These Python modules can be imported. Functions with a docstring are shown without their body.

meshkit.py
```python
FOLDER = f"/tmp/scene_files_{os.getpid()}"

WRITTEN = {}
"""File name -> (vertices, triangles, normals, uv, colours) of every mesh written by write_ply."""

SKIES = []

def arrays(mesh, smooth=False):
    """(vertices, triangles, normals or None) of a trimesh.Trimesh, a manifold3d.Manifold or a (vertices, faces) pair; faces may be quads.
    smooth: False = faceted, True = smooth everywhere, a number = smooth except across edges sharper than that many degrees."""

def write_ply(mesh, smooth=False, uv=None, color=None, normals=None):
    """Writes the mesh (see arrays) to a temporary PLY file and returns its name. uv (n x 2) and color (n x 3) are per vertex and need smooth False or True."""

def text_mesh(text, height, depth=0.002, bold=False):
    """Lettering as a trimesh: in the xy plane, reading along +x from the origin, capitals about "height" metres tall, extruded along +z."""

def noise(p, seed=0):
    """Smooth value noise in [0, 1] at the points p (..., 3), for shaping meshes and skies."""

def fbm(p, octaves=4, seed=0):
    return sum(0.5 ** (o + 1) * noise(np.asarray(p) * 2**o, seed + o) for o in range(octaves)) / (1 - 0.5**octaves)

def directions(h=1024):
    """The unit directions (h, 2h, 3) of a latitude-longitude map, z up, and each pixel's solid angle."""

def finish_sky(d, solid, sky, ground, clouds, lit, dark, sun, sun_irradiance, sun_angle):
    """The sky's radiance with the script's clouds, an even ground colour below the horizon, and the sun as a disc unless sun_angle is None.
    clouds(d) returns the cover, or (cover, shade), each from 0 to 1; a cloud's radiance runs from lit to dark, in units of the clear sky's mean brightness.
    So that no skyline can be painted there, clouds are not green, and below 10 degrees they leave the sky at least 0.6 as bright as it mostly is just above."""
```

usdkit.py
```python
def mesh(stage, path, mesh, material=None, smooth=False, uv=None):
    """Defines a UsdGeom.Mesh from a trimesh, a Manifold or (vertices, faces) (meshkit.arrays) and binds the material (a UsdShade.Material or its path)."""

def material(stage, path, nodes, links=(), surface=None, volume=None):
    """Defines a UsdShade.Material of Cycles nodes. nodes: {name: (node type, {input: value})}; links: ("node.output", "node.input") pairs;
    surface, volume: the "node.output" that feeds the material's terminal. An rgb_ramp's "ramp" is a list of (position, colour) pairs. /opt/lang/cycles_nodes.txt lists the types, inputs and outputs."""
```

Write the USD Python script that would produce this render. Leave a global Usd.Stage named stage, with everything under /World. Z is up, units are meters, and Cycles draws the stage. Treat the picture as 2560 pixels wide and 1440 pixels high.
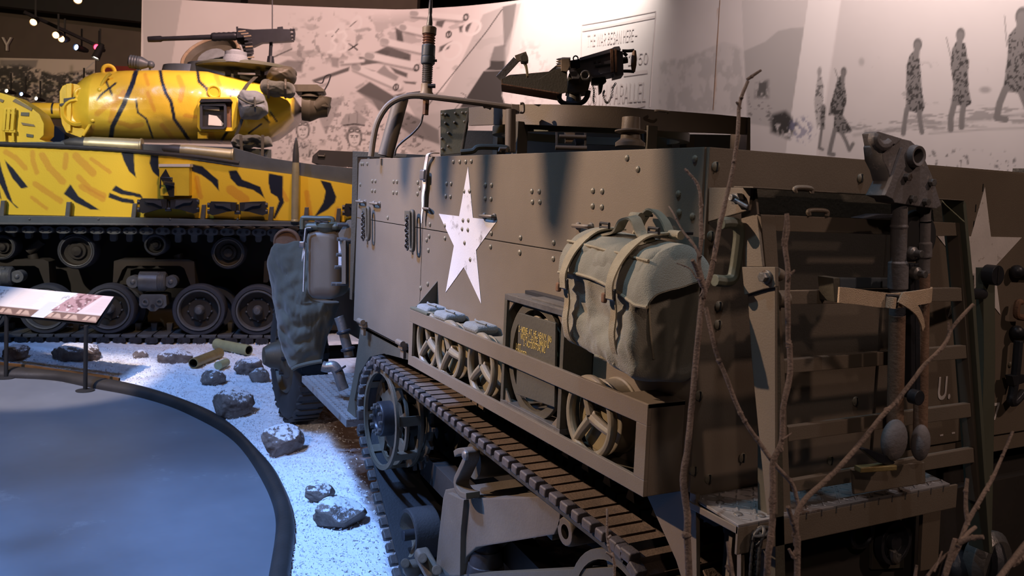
import math, random
import numpy as np, trimesh, usdkit, meshkit
import shapely.geometry as sg
from shapely.ops import unary_union
from pxr import Usd, UsdGeom, UsdLux, UsdShade, Gf, Sdf, Vt

stage = Usd.Stage.CreateInMemory()
UsdGeom.SetStageUpAxis(stage, 'Z')
UsdGeom.SetStageMetersPerUnit(stage, 1.0)
stage.SetDefaultPrim(UsdGeom.Xform.Define(stage, '/World').GetPrim())
UsdGeom.Scope.Define(stage, '/World/Looks')

# ------------------------------------------------------------------ camera (x = forward along the half-track, y = its left, z up)
CAM = np.array([-1.4039, 1.2060, 1.7092]); YAW, PITCH, ROLL = -0.4896, -0.0599, 0.0443
FPX, PPX, PPY = 2107.07, 1280.0, 600.38
def _axes():
    cy, sy, cp, sp = math.cos(YAW), math.sin(YAW), math.cos(PITCH), math.sin(PITCH)
    f = np.array([cp*cy, cp*sy, sp]); r = np.array([sy, -cy, 0.0]); u = np.cross(r, f)
    c, s = math.cos(ROLL), math.sin(ROLL)
    return c*r + s*u, -s*r + c*u, f
CR, CU, CF = _axes()
camera = UsdGeom.Camera.Define(stage, '/World/camera')
camera.AddTransformOp().Set(Gf.Matrix4d(*CR, 0, *CU, 0, *(-CF), 0, *CAM, 1))
camera.CreateHorizontalApertureAttr(36.0); camera.CreateVerticalApertureAttr(36.0*9/16)
camera.CreateFocalLengthAttr(36.0*FPX/2560)
camera.CreateVerticalApertureOffsetAttr(-(720-PPY)/2560*36.0)
camera.CreateFStopAttr(9.0); camera.CreateFocusDistanceAttr(2.5)
camera.CreateClippingRangeAttr(Gf.Vec2f(0.05, 200))
camera.CreateExposureAttr(0.0)

# ------------------------------------------------------------------ lamps of the hall, plus two added fill lights
def aim(prim, pos, at):
    z = np.array(pos, float) - np.array(at, float); z /= np.linalg.norm(z)
    x = np.cross([0, 0, 1.0], z)
    x = x/np.linalg.norm(x) if np.linalg.norm(x) > 1e-6 else np.array([1.0, 0, 0])
    y = np.cross(z, x)
    prim.AddTransformOp().Set(Gf.Matrix4d(*x, 0, *y, 0, *z, 0, *map(float, pos), 1))
def spot(name, pos, at, power, color, angle=30, soft=0.4, size=0.06):
    l = UsdLux.SphereLight.Define(stage, '/World/' + name)
    aim(l, pos, at)
    l.CreateRadiusAttr(size); l.CreateIntensityAttr(power/(4*math.pi*math.pi*size*size)); l.CreateColorAttr(Gf.Vec3f(*color)); 
    s = UsdLux.ShapingAPI.Apply(l.GetPrim()); s.CreateShapingConeAngleAttr(angle); s.CreateShapingConeSoftnessAttr(soft)
def area(name, pos, at, w, h, inten, color):
    l = UsdLux.RectLight.Define(stage, '/World/' + name); aim(l, pos, at)
    s = UsdLux.ShapingAPI.Apply(l.GetPrim()); s.CreateShapingConeAngleAttr(58); s.CreateShapingConeSoftnessAttr(.6); l.CreateWidthAttr(w); l.CreateHeightAttr(h); l.CreateIntensityAttr(inten); l.CreateColorAttr(Gf.Vec3f(*color))
WARM, NEUT, BLUE, PINK = (1.0, .72, .54), (1.0, .90, .76), (.22, .43, 1.0), (1.0, .63, .56)
spot('lamp_track_side', (3.2, 4.4, 4.6), (1.15, 0, 1.95), 2150, WARM, 16.5, .9, .045)
spot('lamp_track_back', (-2.2, 4.6, 4.6), (3.3, -.2, 1.25), 800, WARM, 9.5, .8, .12)
spot('lamp_rear', (-3.2, -2.4, 4.6), (-.1, -.9, 1.4), 190, (1.0, .70, .58), 20, .7, .12)
spot('fill_twigs', (-3.4, 2.2, 4.0), (-.2, -.3, 1.2), 75, (1.0, .76, .66), 16, .7, .1)  # added fill from the left rear to brighten the twigs
spot('lamp_blue_back', (.15, 1.7, 5.6), (.5, .0, 1.6), 260, (.38, .70, 1.0), 14, .8, .1)
spot('lamp_step', (-.75, -.1, 5.0), (-.12, -.32, 1.05), 120, (.95, .86, .92), 8, .6, .06)
spot('lamp_tank_white', (2.6, 4.6, 5.2), (7.9, 1.9, 1.9), 1650, NEUT, 11.5, .45, .08)
spot('lamp_blue_tank', (5.4, 1.8, 5.9), (7.6, .6, 1.3), 300, BLUE, 30, .7, .1)
spot('lamp_tank_warm', (4.2, 0.4, 5.4), (7.4, -1.0, 1.7), 520, (1.0, .60, .28), 26, .6, .1)
spot('lamp_snow', (2.2, 2.6, 5.0), (2.2, .5, 0), 1500, BLUE, 22, .7, .1)
spot('lamp_panel', (4.6, 3.0, 5.2), (6.2, 1.55, .75), 1500, (1.0, .80, .68), 9, .5, .06)
spot('lamp_blue_wash', (3.3, 2.9, 5.8), (3.6, 1.5, 0), 1450, (.25, .46, 1.0), 40, .6, .5)
area('bounce_fill', (0.5, 0.5, 6.2), (0.5, 0.5, 0), 5.0, 5.0, .22, (1.0, .74, .60))  # added overhead panel standing in for warm bounce light
spot('lamp_mural_left', (6.2, -.8, 5.6), (10.3, -2.2, 2.8), 1450, PINK, 50, .7, .1)
spot('lamp_mural_mid', (7.0, -4.2, 5.6), (8.7, -5.9, 3.6), 900, (1.0, .84, .75), 50, .8, .1)
spot('lamp_mural_right', (2.8, -4.2, 5.4), (4.6, -6.9, 2.6), 680, (1.0, .76, .70), 55, .8, .1)
spot('lamp_far_wall', (10.5, 7.5, 5.6), (15.0, 3.0, 2.6), 720, (1.0, .72, .48), 50, .8, .1)

# ------------------------------------------------------------------ pixel of the photograph -> point on a known plane
def ray(px, py): return CF + CR*((px-PPX)/FPX) - CU*((py-PPY)/FPX)
def on(px, py, axis, val):
    d = ray(px, py); return CAM + d*((val-CAM[axis])/d[axis])
def Py(px, py, y=0.0): return on(px, py, 1, y)
def Px(px, py, x=0.0): return on(px, py, 0, x)
def Pz(px, py, z=0.0): return on(px, py, 2, z)
def Pd(px, py, d): return CAM + ray(px, py)*d
def project(P):
    d = np.asarray(P, float) - CAM; z = d@CF
    return np.stack([PPX + FPX*(d@CR)/z, PPY - FPX*(d@CU)/z], -1)
# the tank's own axes: TT to its rear, TN out of its near side towards the walkway
TO = np.array([7.704, .335, 0.0]); TT = np.array([-.305, -.952, 0.0]); TT /= np.linalg.norm(TT); TN = np.array([TT[1], -TT[0], 0.0])
if TN@(CAM-TO) < 0: TN = -TN
UP = np.array([0, 0, 1.0])
def Tk(px, py, v=0.0):
    d = ray(px, py); o = TO - TN*v; return CAM + d*(((o-CAM)@TN)/(d@TN))

# ------------------------------------------------------------------ mesh builder
def nrm(a):
    a = np.asarray(a, float); return a/max(np.linalg.norm(a), 1e-12)
def perp(a):
    a = nrm(a); b = nrm(np.cross(a, [0, 0, 1.0] if abs(a[2]) < .9 else [1.0, 0, 0])); return b, np.cross(a, b)
def catmull(pts, n=6, closed=False):
    p = [np.asarray(q, float) for q in pts]
    q = [p[-1]] + p + [p[0], p[1]] if closed else [2*p[0]-p[1]] + p + [2*p[-1]-p[-2]]
    out = []
    for i in range(len(q)-3):
        a, b, c, d = q[i:i+4]
        for t in np.linspace(0, 1, n, endpoint=False):
            out.append(.5*((2*b) + (c-a)*t + (2*a-5*b+4*c-d)*t*t + (3*b-a-3*c+d)*t**3))
    if not closed: out.append(p[-1])
    return np.array(out)
class MB:
    def __init__(s): s.v, s.f, s.n = [], [], 0
    def add(s, v, f):
        v = np.asarray(v, float); f = np.asarray(f, int)
        if f.shape[1] == 4: f = np.vstack([f[:, [0, 1, 2]], f[:, [0, 2, 3]]])
        s.v.append(v); s.f.append(f + s.n); s.n += len(v); return s
    def tm(s, m): return s.add(m.vertices, m.faces)
    def obox(s, c, a, b, d):
        c, a, b, d = (np.asarray(x, float) for x in (c, a, b, d))
        if np.cross(a, b)@d < 0: d = -d
        v = [c + i*a + j*b + k*d for k in (-.5, .5) for j in (-.5, .5) for i in (-.5, .5)]
        return s.add(v, [[0, 2, 3, 1], [4, 5, 7, 6], [0, 1, 5, 4], [2, 6, 7, 3], [0, 4, 6, 2], [1, 3, 7, 5]])
    def box(s, lo, hi):
        lo, hi = np.minimum(lo, hi).astype(float), np.maximum(lo, hi).astype(float); d = hi-lo
        return s.obox((lo+hi)/2, [d[0], 0, 0], [0, d[1], 0], [0, 0, d[2]])
    def rbox(s, c, a, b, d, r=.15, e=None):
        """rounded box: hull of eight balls; r in metres"""
        c, a, b, d = (np.asarray(x, float) for x in (c, a, b, d))
        ic = trimesh.creation.icosphere(1, r).vertices
        A, B, D = (x/2 - nrm(x)*min(r, np.linalg.norm(x)/2) for x in (a, b, d))
        pts = np.vstack([c + i*A + j*B + k*D + ic for i in (-1, 1) for j in (-1, 1) for k in (-1, 1)])
        return s.tm(trimesh.convex.convex_hull(pts))
    def bar(s, p0, p1, w, h, up=(0, 0, 1)):
        p0, p1 = np.asarray(p0, float), np.asarray(p1, float); d = p1-p0
        side = nrm(np.cross(d, up)); u2 = nrm(np.cross(side, d))
        return s.obox((p0+p1)/2, d, side*w, u2*h)
    def lathe(s, p0, axis, prof, n=24, a0=None):
        p0 = np.asarray(p0, float); ax = nrm(axis); b, c = perp(ax) if a0 is None else (nrm(a0), np.cross(ax, nrm(a0)))
        t = np.arange(n)*2*np.pi/n; ring = np.cos(t)[:, None]*b + np.sin(t)[:, None]*c
        v = np.vstack([p0 + ax*h + ring*r for r, h in prof]); k = len(prof)
        i, j = np.meshgrid(np.arange(k-1), np.arange(n), indexing='ij')
        f = np.stack([i*n+j, i*n+(j+1) % n, (i+1)*n+(j+1) % n, (i+1)*n+j], -1).reshape(-1, 4)
        return s.add(v, f)
    def cyl(s, p0, p1, r0, r1=None, n=16):
        p0, p1 = np.asarray(p0, float), np.asarray(p1, float); L = np.linalg.norm(p1-p0); r1 = r0 if r1 is None else r1
        return s.lathe(p0, p1-p0, [(1e-5, 0), (r0, 0), (r1, L), (1e-5, L)], n)
    def tube(s, pts, r, n=8, closed=False):
        p = np.asarray(pts, float); k = len(p); r = np.broadcast_to(r, (k,))
        t = (np.roll(p, -1, 0)-np.roll(p, 1, 0)) if closed else np.gradient(p, axis=0)
        t /= np.linalg.norm(t, axis=1, keepdims=True)+1e-12
        b = perp(t[0])[0]; rings = []
        for i in range(k):
            b = nrm(b - t[i]*(b@t[i])); c = np.cross(t[i], b); a = np.arange(n)*2*np.pi/n
            rings.append(p[i] + r[i]*(np.cos(a)[:, None]*b + np.sin(a)[:, None]*c))
        v = np.vstack(rings); kk = k if closed else k-1
        i, j = np.meshgrid(np.arange(kk), np.arange(n), indexing='ij'); i2 = (i+1) % k
        f = np.stack([i*n+j, i*n+(j+1) % n, i2*n+(j+1) % n, i2*n+j], -1).reshape(-1, 4)
        s.add(v, f)
        if not closed:
            for e, o in ((0, 1), (k-1, 0)):
                base = e*n; fan = [[base, base+q+1, base+q] if o else [base, base+q, base+q+1] for q in range(1, n-1)]
                s.f.append(np.array(fan) + s.n - len(v))
        return s
    def strip(s, pts, w, wdir, th):
        """flat band along pts, width w along wdir, thickness th"""
        p = np.asarray(pts, float); k = len(p); t = np.gradient(p, axis=0); wd = np.asarray(wdir, float)
        wd = np.broadcast_to(wd, (k, 3)); nn = np.array([nrm(np.cross(t[i], wd[i])) for i in range(k)])
        ww = np.broadcast_to(w, (k,))[:, None]; wn = np.array([nrm(x) for x in wd])
        q = np.stack([p-wn*ww/2, p+wn*ww/2, p+wn*ww/2+nn*th, p-wn*ww/2+nn*th], 1).reshape(-1, 3)
        f = [[4*i+a, 4*i+(a+1) % 4, 4*i+4+(a+1) % 4, 4*i+4+a] for i in range(k-1) for a in range(4)]
        f += [[3, 2, 1, 0], [4*k-4, 4*k-3, 4*k-2, 4*k-1]]
        return s.add(q, f)
    def prism(s, pts, ext, holes=()):
        """planar outline (3-D points), thickened along ext"""
        p = np.asarray(pts, float); ext = np.asarray(ext, float)
        nn = np.zeros(3)
        for i in range(len(p)): nn += np.cross(p[i]-p[0], p[(i+1) % len(p)]-p[0])
        nn = nrm(nn); b, c = perp(nn); o = p[0]
        to2 = lambda q: np.stack([(np.asarray(q)-o)@b, (np.asarray(q)-o)@c], 1)
        poly = sg.Polygon(to2(p), [to2(h) for h in holes])
        if not poly.is_valid: poly = poly.buffer(0)
        for g in getattr(poly, 'geoms', [poly]):
            if g.area < 1e-9: continue
            v2, f = trimesh.creation.triangulate_polygon(g, engine='earcut')
            fr = o + v2[:, :1]*b + v2[:, 1:]*c; m = len(fr)
            up = np.cross(b, c)@ext > 0
            s.add(np.vstack([fr, fr+ext]), np.vstack([f[:, ::-1] if up else f, (f if up else f[:, ::-1])+m]))
            for rg in [g.exterior] + list(g.interiors):
                xy = np.array(rg.coords)[:-1]; q = o + xy[:, :1]*b + xy[:, 1:]*c; k = len(q)
                ccw = rg.is_ccw
                ff = [[i, (i+1) % k, k+(i+1) % k, k+i] for i in range(k)]
                if ccw != up: ff = [x[::-1] for x in ff]
                s.add(np.vstack([q, q+ext]), ff)
        return s
    def ell(s, c, a, b, d, nu=16, nv=10):
        m = trimesh.creation.uv_sphere(1.0, count=[nv, nu]); v = m.vertices
        a, b, d = (np.asarray(x, float) for x in (a, b, d))
        f = m.faces if np.cross(a, b)@d > 0 else m.faces[:, ::-1]
        return s.add(np.asarray(c, float) + v[:, :1]*a + v[:, 1:2]*b + v[:, 2:]*d, f)
    def ball(s, c, r): return s.ell(c, [r, 0, 0], [0, r, 0], [0, 0, r], 14, 8)
    def torus(s, c, axis, R, r, n=28, m=8):
        ax = nrm(axis); b, d = perp(ax); t = np.arange(n)*2*np.pi/n
        return s.tube(np.asarray(c, float) + R*(np.cos(t)[:, None]*b + np.sin(t)[:, None]*d), r, m, True)
    def dome(s, c, axis, r, h, n=8): return s.lathe(c, axis, [(r, -.2*h), (r*.92, h*.45), (r*.55, h*.88), (1e-5, h)], n)
    def grid(s, P):
        """P: (a, b, 3) sheet"""
        P = np.asarray(P, float); a, b = P.shape[:2]; i, j = np.meshgrid(np.arange(a-1), np.arange(b-1), indexing='ij')
        return s.add(P.reshape(-1, 3), np.stack([i*b+j, (i+1)*b+j, (i+1)*b+j+1, i*b+j+1], -1).reshape(-1, 4))
    def arrays(s): return np.vstack(s.v), np.vstack(s.f)
    def move(s, fn):
        s.v = [fn(x) for x in s.v]; return s
    def build(s, name, mat, parent=None, label=None, smooth=32, **kw): return obj(name, s, mat, parent, label, smooth, **kw)

# ------------------------------------------------------------------ things, parts, sub-parts
ORIGIN, TAKEN = {}, {}
def fresh(parent, name):
    k = TAKEN[(parent, name)] = TAKEN.get((parent, name), -1) + 1
    return f'{parent}/{name}' + (f'_{k:03d}' if k else '')
def meta(prim, label=None, cat=None, group=None, kind=None):
    for k, v in (('label', label), ('category', cat), ('group', group), ('kind', kind)):
        if v: prim.SetCustomDataByKey(k, v)
    return prim
def thing(name, label, cat, loc=(0, 0, 0), group=None, kind=None):
    path = fresh('/World', name); x = UsdGeom.Xform.Define(stage, path); x.AddTranslateOp().Set(Gf.Vec3d(*map(float, loc)))
    ORIGIN[path] = np.asarray(loc, float); meta(x.GetPrim(), label, cat, group, kind); return path
def obj(name, mb, mat, parent=None, label=None, smooth=32, cat=None, group=None, kind=None, color=None):
    """one Mesh: points are given in the room and stored relative to the thing they belong to"""
    par = parent or '/World'; path = fresh(par, name)
    v, f = mb.arrays() if isinstance(mb, MB) else mb
    o = ORIGIN.get(par, np.zeros(3)); ORIGIN[path] = o
    m = usdkit.mesh(stage, path, (v - o, f), LOOK[mat], smooth if color is None else True)
    if color is not None:
        UsdGeom.PrimvarsAPI(m).CreatePrimvar('print', Sdf.ValueTypeNames.Color3fArray, 'vertex').Set(Vt.Vec3fArray.FromNumpy(np.asarray(color, np.float32)))
    meta(m.GetPrim(), label, cat, group, kind); return path
def single(name, mb, mat, label, cat, group=None, smooth=32, kind=None):
    """a thing that is one mesh"""
    return obj(name, mb, mat, None, label, smooth, cat, group, kind)
def copy_of(src, name, loc, label, cat, group=None, rotz=0.0):
    path = fresh('/World', name); x = UsdGeom.Xform.Define(stage, path)
    x.AddTranslateOp().Set(Gf.Vec3d(*map(float, loc)))
    if rotz: x.AddRotateZOp().Set(rotz)
    p = x.GetPrim(); p.GetReferences().AddInternalReference(src); p.SetInstanceable(True)
    x.SetXformOpOrder([o for o in x.GetOrderedXformOps()])
    meta(p, label, cat, group); return path

# ------------------------------------------------------------------ looks
LOOK = {}
def look(name, nodes, links, surface): LOOK[name] = usdkit.material(stage, '/World/Looks/' + name, nodes, links, surface)
def paint(name, col, rough=.55, var=.18, scale=6.0, bump=.15, bscale=90.0, metal=0.0, wear=None, edge=.003, spec=.5, sheen=0.0):
    """painted or bare surface: large tone variation, fine grain, rounded edges, optional scattered wear of colour wear=(colour, threshold)"""
    c = np.asarray(col, float)
    N = {'tc': ('geometry', {}), 'n1': ('noise_texture', {'scale': scale, 'detail': 5.0, 'roughness': .6}), 'n2': ('noise_texture', {'scale': bscale, 'detail': 4.0}),
         'r': ('rgb_ramp', {'ramp': [(.25, tuple(c*(1-var))), (.5, tuple(c)), (.75, tuple(np.minimum(c*(1+var), 1)))]}),
         'bv': ('bevel', {'radius': edge, 'samples': 4}), 'b': ('bump', {'strength': bump, 'distance': .004}),
         'p': ('principled_bsdf', {'roughness': rough, 'metallic': metal, 'specular_ior_level': spec, 'sheen_weight': sheen})}
    L = [('tc.position', 'n1.vector'), ('tc.position', 'n2.vector'), ('n1.fac', 'r.fac'), ('n2.fac', 'b.height'), ('b.normal', 'p.normal')]
    if edge: L.append(('bv.bevel', 'b.normal'))
    else: N.pop('bv')
    if wear:
        N['n3'] = ('noise_texture', {'scale': wear[2] if len(wear) > 2 else 25.0, 'detail': 8.0, 'roughness': .72})
        N['m'] = ('map_range', {'from_min': wear[1], 'from_max': wear[1]+.08, 'clamp': True})
        N['x'] = ('mix_color', {'b': tuple(wear[0])})
        L += [('tc.position', 'n3.vector'), ('n3.fac', 'm.value'), ('m.result', 'x.fac'), ('r.color', 'x.a'), ('x.result', 'p.base_color')]
    else: L.append(('r.color', 'p.base_color'))
    look(name, N, L, 'p.BSDF')
def printed(name, rough=.6, bump=.0, bscale=200.0, spec=.5, coat=0.0, grain=0.0):
    N = {'a': ('attribute', {'attribute': 'print'}), 'tc': ('geometry', {}), 'n': ('noise_texture', {'scale': bscale, 'detail': 3.0}), 'b': ('bump', {'strength': bump, 'distance': .003}),
         'p': ('principled_bsdf', {'roughness': rough, 'specular_ior_level': spec, 'coat_weight': coat, 'coat_roughness': .12})}
    look(name, N, [('tc.position', 'n.vector'), ('n.fac', 'b.height'), ('b.normal', 'p.normal'), ('a.color', 'p.base_color')], 'p.BSDF')
def emit(name, col, strength): look(name, {'e': ('emission', {'color': col, 'strength': strength})}, [], 'e.emission')
OD = (.150, .130, .088)
paint('olive', (.158, .125, .091), .5, .13, 3.0, .12, 260, wear=((.19, .16, .115), .68, 40))
paint('olive_dark', (.075, .066, .047), .55, .2, 6, .2, 120, wear=((.16, .10, .06), .66))
paint('olive_green', (.10, .105, .075), .5, .15, 4, .1, 160)
paint('rivet', (.16, .138, .096), .45, .1, 6, .05, 90, edge=0)
paint('steel_dark', (.035, .036, .042), .42, .25, 12, .15, 140, metal=.35, wear=((.12, .10, .085), .68))
paint('gun_lit', (.15, .148, .18), .42, .15, 12, .1, 150, metal=.15, wear=((.16, .12, .10), .68))  # lightened blue-grey steel: cool light missing on the receiver is put into the colour
paint('gunmetal', (.022, .023, .03), .38, .2, 15, .08, 200, metal=.4)
paint('steel_worn', (.17, .16, .15), .4, .3, 10, .3, 90, metal=.5, wear=((.10, .06, .04), .58))
paint('steel_bright', (.33, .32, .33), .38, .2, 10, .1, 90, metal=.75)
paint('rust', (.17, .085, .045), .8, .35, 14, .4, 110)
paint('rubber', (.028, .028, .030), .75, .25, 8, .3, 120)
paint('olive_shaded', (.098, .078, .057), .65, .2, 6, .25, 110, wear=((.13, .105, .08), .64, 18), edge=.008)  # darker olive for the bogie: shade put into the colour, plus scattered wear
paint('sprocket_paint', (.115, .095, .066), .5, .25, 10, .2, 110, wear=((.05, .045, .045), .60, 20))
paint('tread_metal', (.085, .072, .066), .6, .35, 16, .4, 110, metal=.2, wear=((.17, .15, .14), .66, 50))
paint('tread', (.100, .068, .047), .85, .35, 9, .5, 130, wear=((.06, .045, .04), .6))
paint('canvas', (.23, .215, .165), .9, .16, 7, .5, 420, edge=0, sheen=.25, wear=((.33, .31, .25), .66, 16))
paint('canvas_grey', (.070, .072, .056), .9, .22, 6, .5, 330, edge=0, sheen=.2)
paint('canvas_blue', (.17, .19, .20), .9, .22, 10, .6, 200, edge=0, sheen=.2)
paint('webbing', (.34, .29, .20), .9, .14, 30, .6, 500, edge=.001)
paint('webbing_tan', (.55, .40, .26), .9, .12, 30, .6, 500, edge=.001)
paint('webbing_white', (.72, .66, .60), .9, .1, 30, .4, 400, edge=.001)
paint('white_paint', (.62, .59, .60), .55, .06, 8, .1, 180, edge=0, wear=((.27, .245, .24), .565, 9))
paint('mine_paint', (.20, .165, .11), .5, .15, 8, .15, 90, edge=.004)
paint('mine_lid', (.21, .165, .085), .5, .15, 8, .1, 90)
paint('yellow_letter', (.62, .45, .13), .6, .1, 30, 0, 90, edge=0)
paint('tank_yellow', (.79, .55, .045), .32, .08, 5, .2, 60, edge=.008)
paint('tank_grey', (.070, .085, .100), .45, .2, 5, .15, 90, edge=.006)
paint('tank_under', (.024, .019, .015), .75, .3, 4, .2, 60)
paint('tank_steel', (.115, .12, .125), .42, .25, 9, .2, 90, metal=.3, edge=.006)
paint('tank_rubber', (.030, .034, .046), .7, .2, 8, .2, 90)
paint('shell_case', (.46, .41, .25), .4, .14, 10, .15, 120, metal=.4)
paint('shell_head', (.05, .05, .05), .5, .2, 10, .1, 90)
paint('brass_dull', (.30, .22, .09), .5, .25, 12, .2, 120, metal=.4)
paint('case_green', (.29, .30, .16), .55, .2, 10, .2, 120)
paint('snow', (.86, .87, .90), .95, .04, 20, .9, 160, edge=0)
c_ = (.20, .155, .13)
look('rock', {'tc': ('geometry', {}), 'n1': ('noise_texture', {'scale': 9.0, 'detail': 6.0, 'roughness': .65}), 'n2': ('noise_texture', {'scale': 60.0, 'detail': 6.0}), 'n3': ('noise_texture', {'scale': 34.0, 'detail': 5.0, 'roughness': .7}),
     'r': ('rgb_ramp', {'ramp': [(.3, (.085, .062, .052)), (.5, (.18, .14, .12)), (.72, (.27, .22, .19))]}), 's': ('separate_xyz', {}), 'm1': ('map_range', {'from_min': .35, 'from_max': 1.0, 'to_min': -.12, 'to_max': .20}),
     'ad': ('math', {'math_type': 'add'}), 'm2': ('map_range', {'from_min': .55, 'from_max': .64, 'clamp': True}), 'x': ('mix_color', {'b': (.80, .81, .85)}), 'b': ('bump', {'strength': .9, 'distance': .006}), 'p': ('principled_bsdf', {'roughness': .92, 'specular_ior_level': .2})},
     [('tc.position', 'n1.vector'), ('tc.position', 'n2.vector'), ('tc.position', 'n3.vector'), ('n1.fac', 'r.fac'), ('tc.normal', 's.vector'), ('s.z', 'm1.value'), ('m1.result', 'ad.value1'), ('n3.fac', 'ad.value2'), ('ad.value', 'm2.value'), ('m2.result', 'x.fac'), ('r.color', 'x.a'), ('x.result', 'p.base_color'), ('n2.fac', 'b.height'), ('b.normal', 'p.normal')], 'p.BSDF')
paint('floor', (.165, .175, .195), .42, .22, 1.1, .06, 40, edge=0, wear=((.26, .27, .29), .62, 2.2))
paint('curb', (.03, .026, .024), .55, .35, 4, .35, 40, edge=.01)
paint('wood_edge', (.15, .075, .028), .5, .2, 10, .1, 60)
paint('dark_wall', (.12, .095, .075), .85, .1, 3, .1, 40, edge=0)
paint('black', (.012, .011, .011), .7, .2, 5, .1, 60)
paint('hall_red', (.25, .03, .02), .7, .1, 5, .1, 60)
paint('letter', (.75, .70, .62), .6, .05, 8, 0, 60)
paint('twig', (.34, .255, .21), .8, .3, 30, .8, 220, edge=0, wear=((.38, .30, .25), .6, 60))
paint('wood_handle', (.20, .12, .075), .6, .25, 14, .3, 130)
paint('dusty_steel', (.155, .14, .137), .65, .2, 14, .25, 120, wear=((.30, .25, .22), .6, 30))
paint('copper', (.30, .15, .09), .35, .2, 30, .1, 90, metal=.6)
paint('antenna_tan', (.27, .20, .13), .5, .2, 20, .1, 90)
paint('helmet', (.28, .30, .33), .8, .1, 60, .8, 700, edge=0)
paint('lens_dark', (.02, .02, .022), .15, .1, 8, 0, 60)
paint('tread_plate', (.30, .28, .27), .38, .2, 9, .2, 120, metal=.4, wear=((.17, .12, .09), .55, 12))
paint('chain', (.06, .055, .05), .5, .3, 20, .2, 200, metal=.5)
printed('print_matte', .75, .0)
printed('print_tank', .30, .25, 70, coat=.25)
printed('print_board', .35)
printed('print_bed', .95, 1.0, 140, spec=.15)
emit('glow_warm', (1.0, .50, .20), 7); emit('glow_white', (1.0, .85, .65), 6); emit('glow_blue', (.35, .5, 1.0), 8); emit('glow_red', (1.0, .05, .1), 6)
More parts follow.
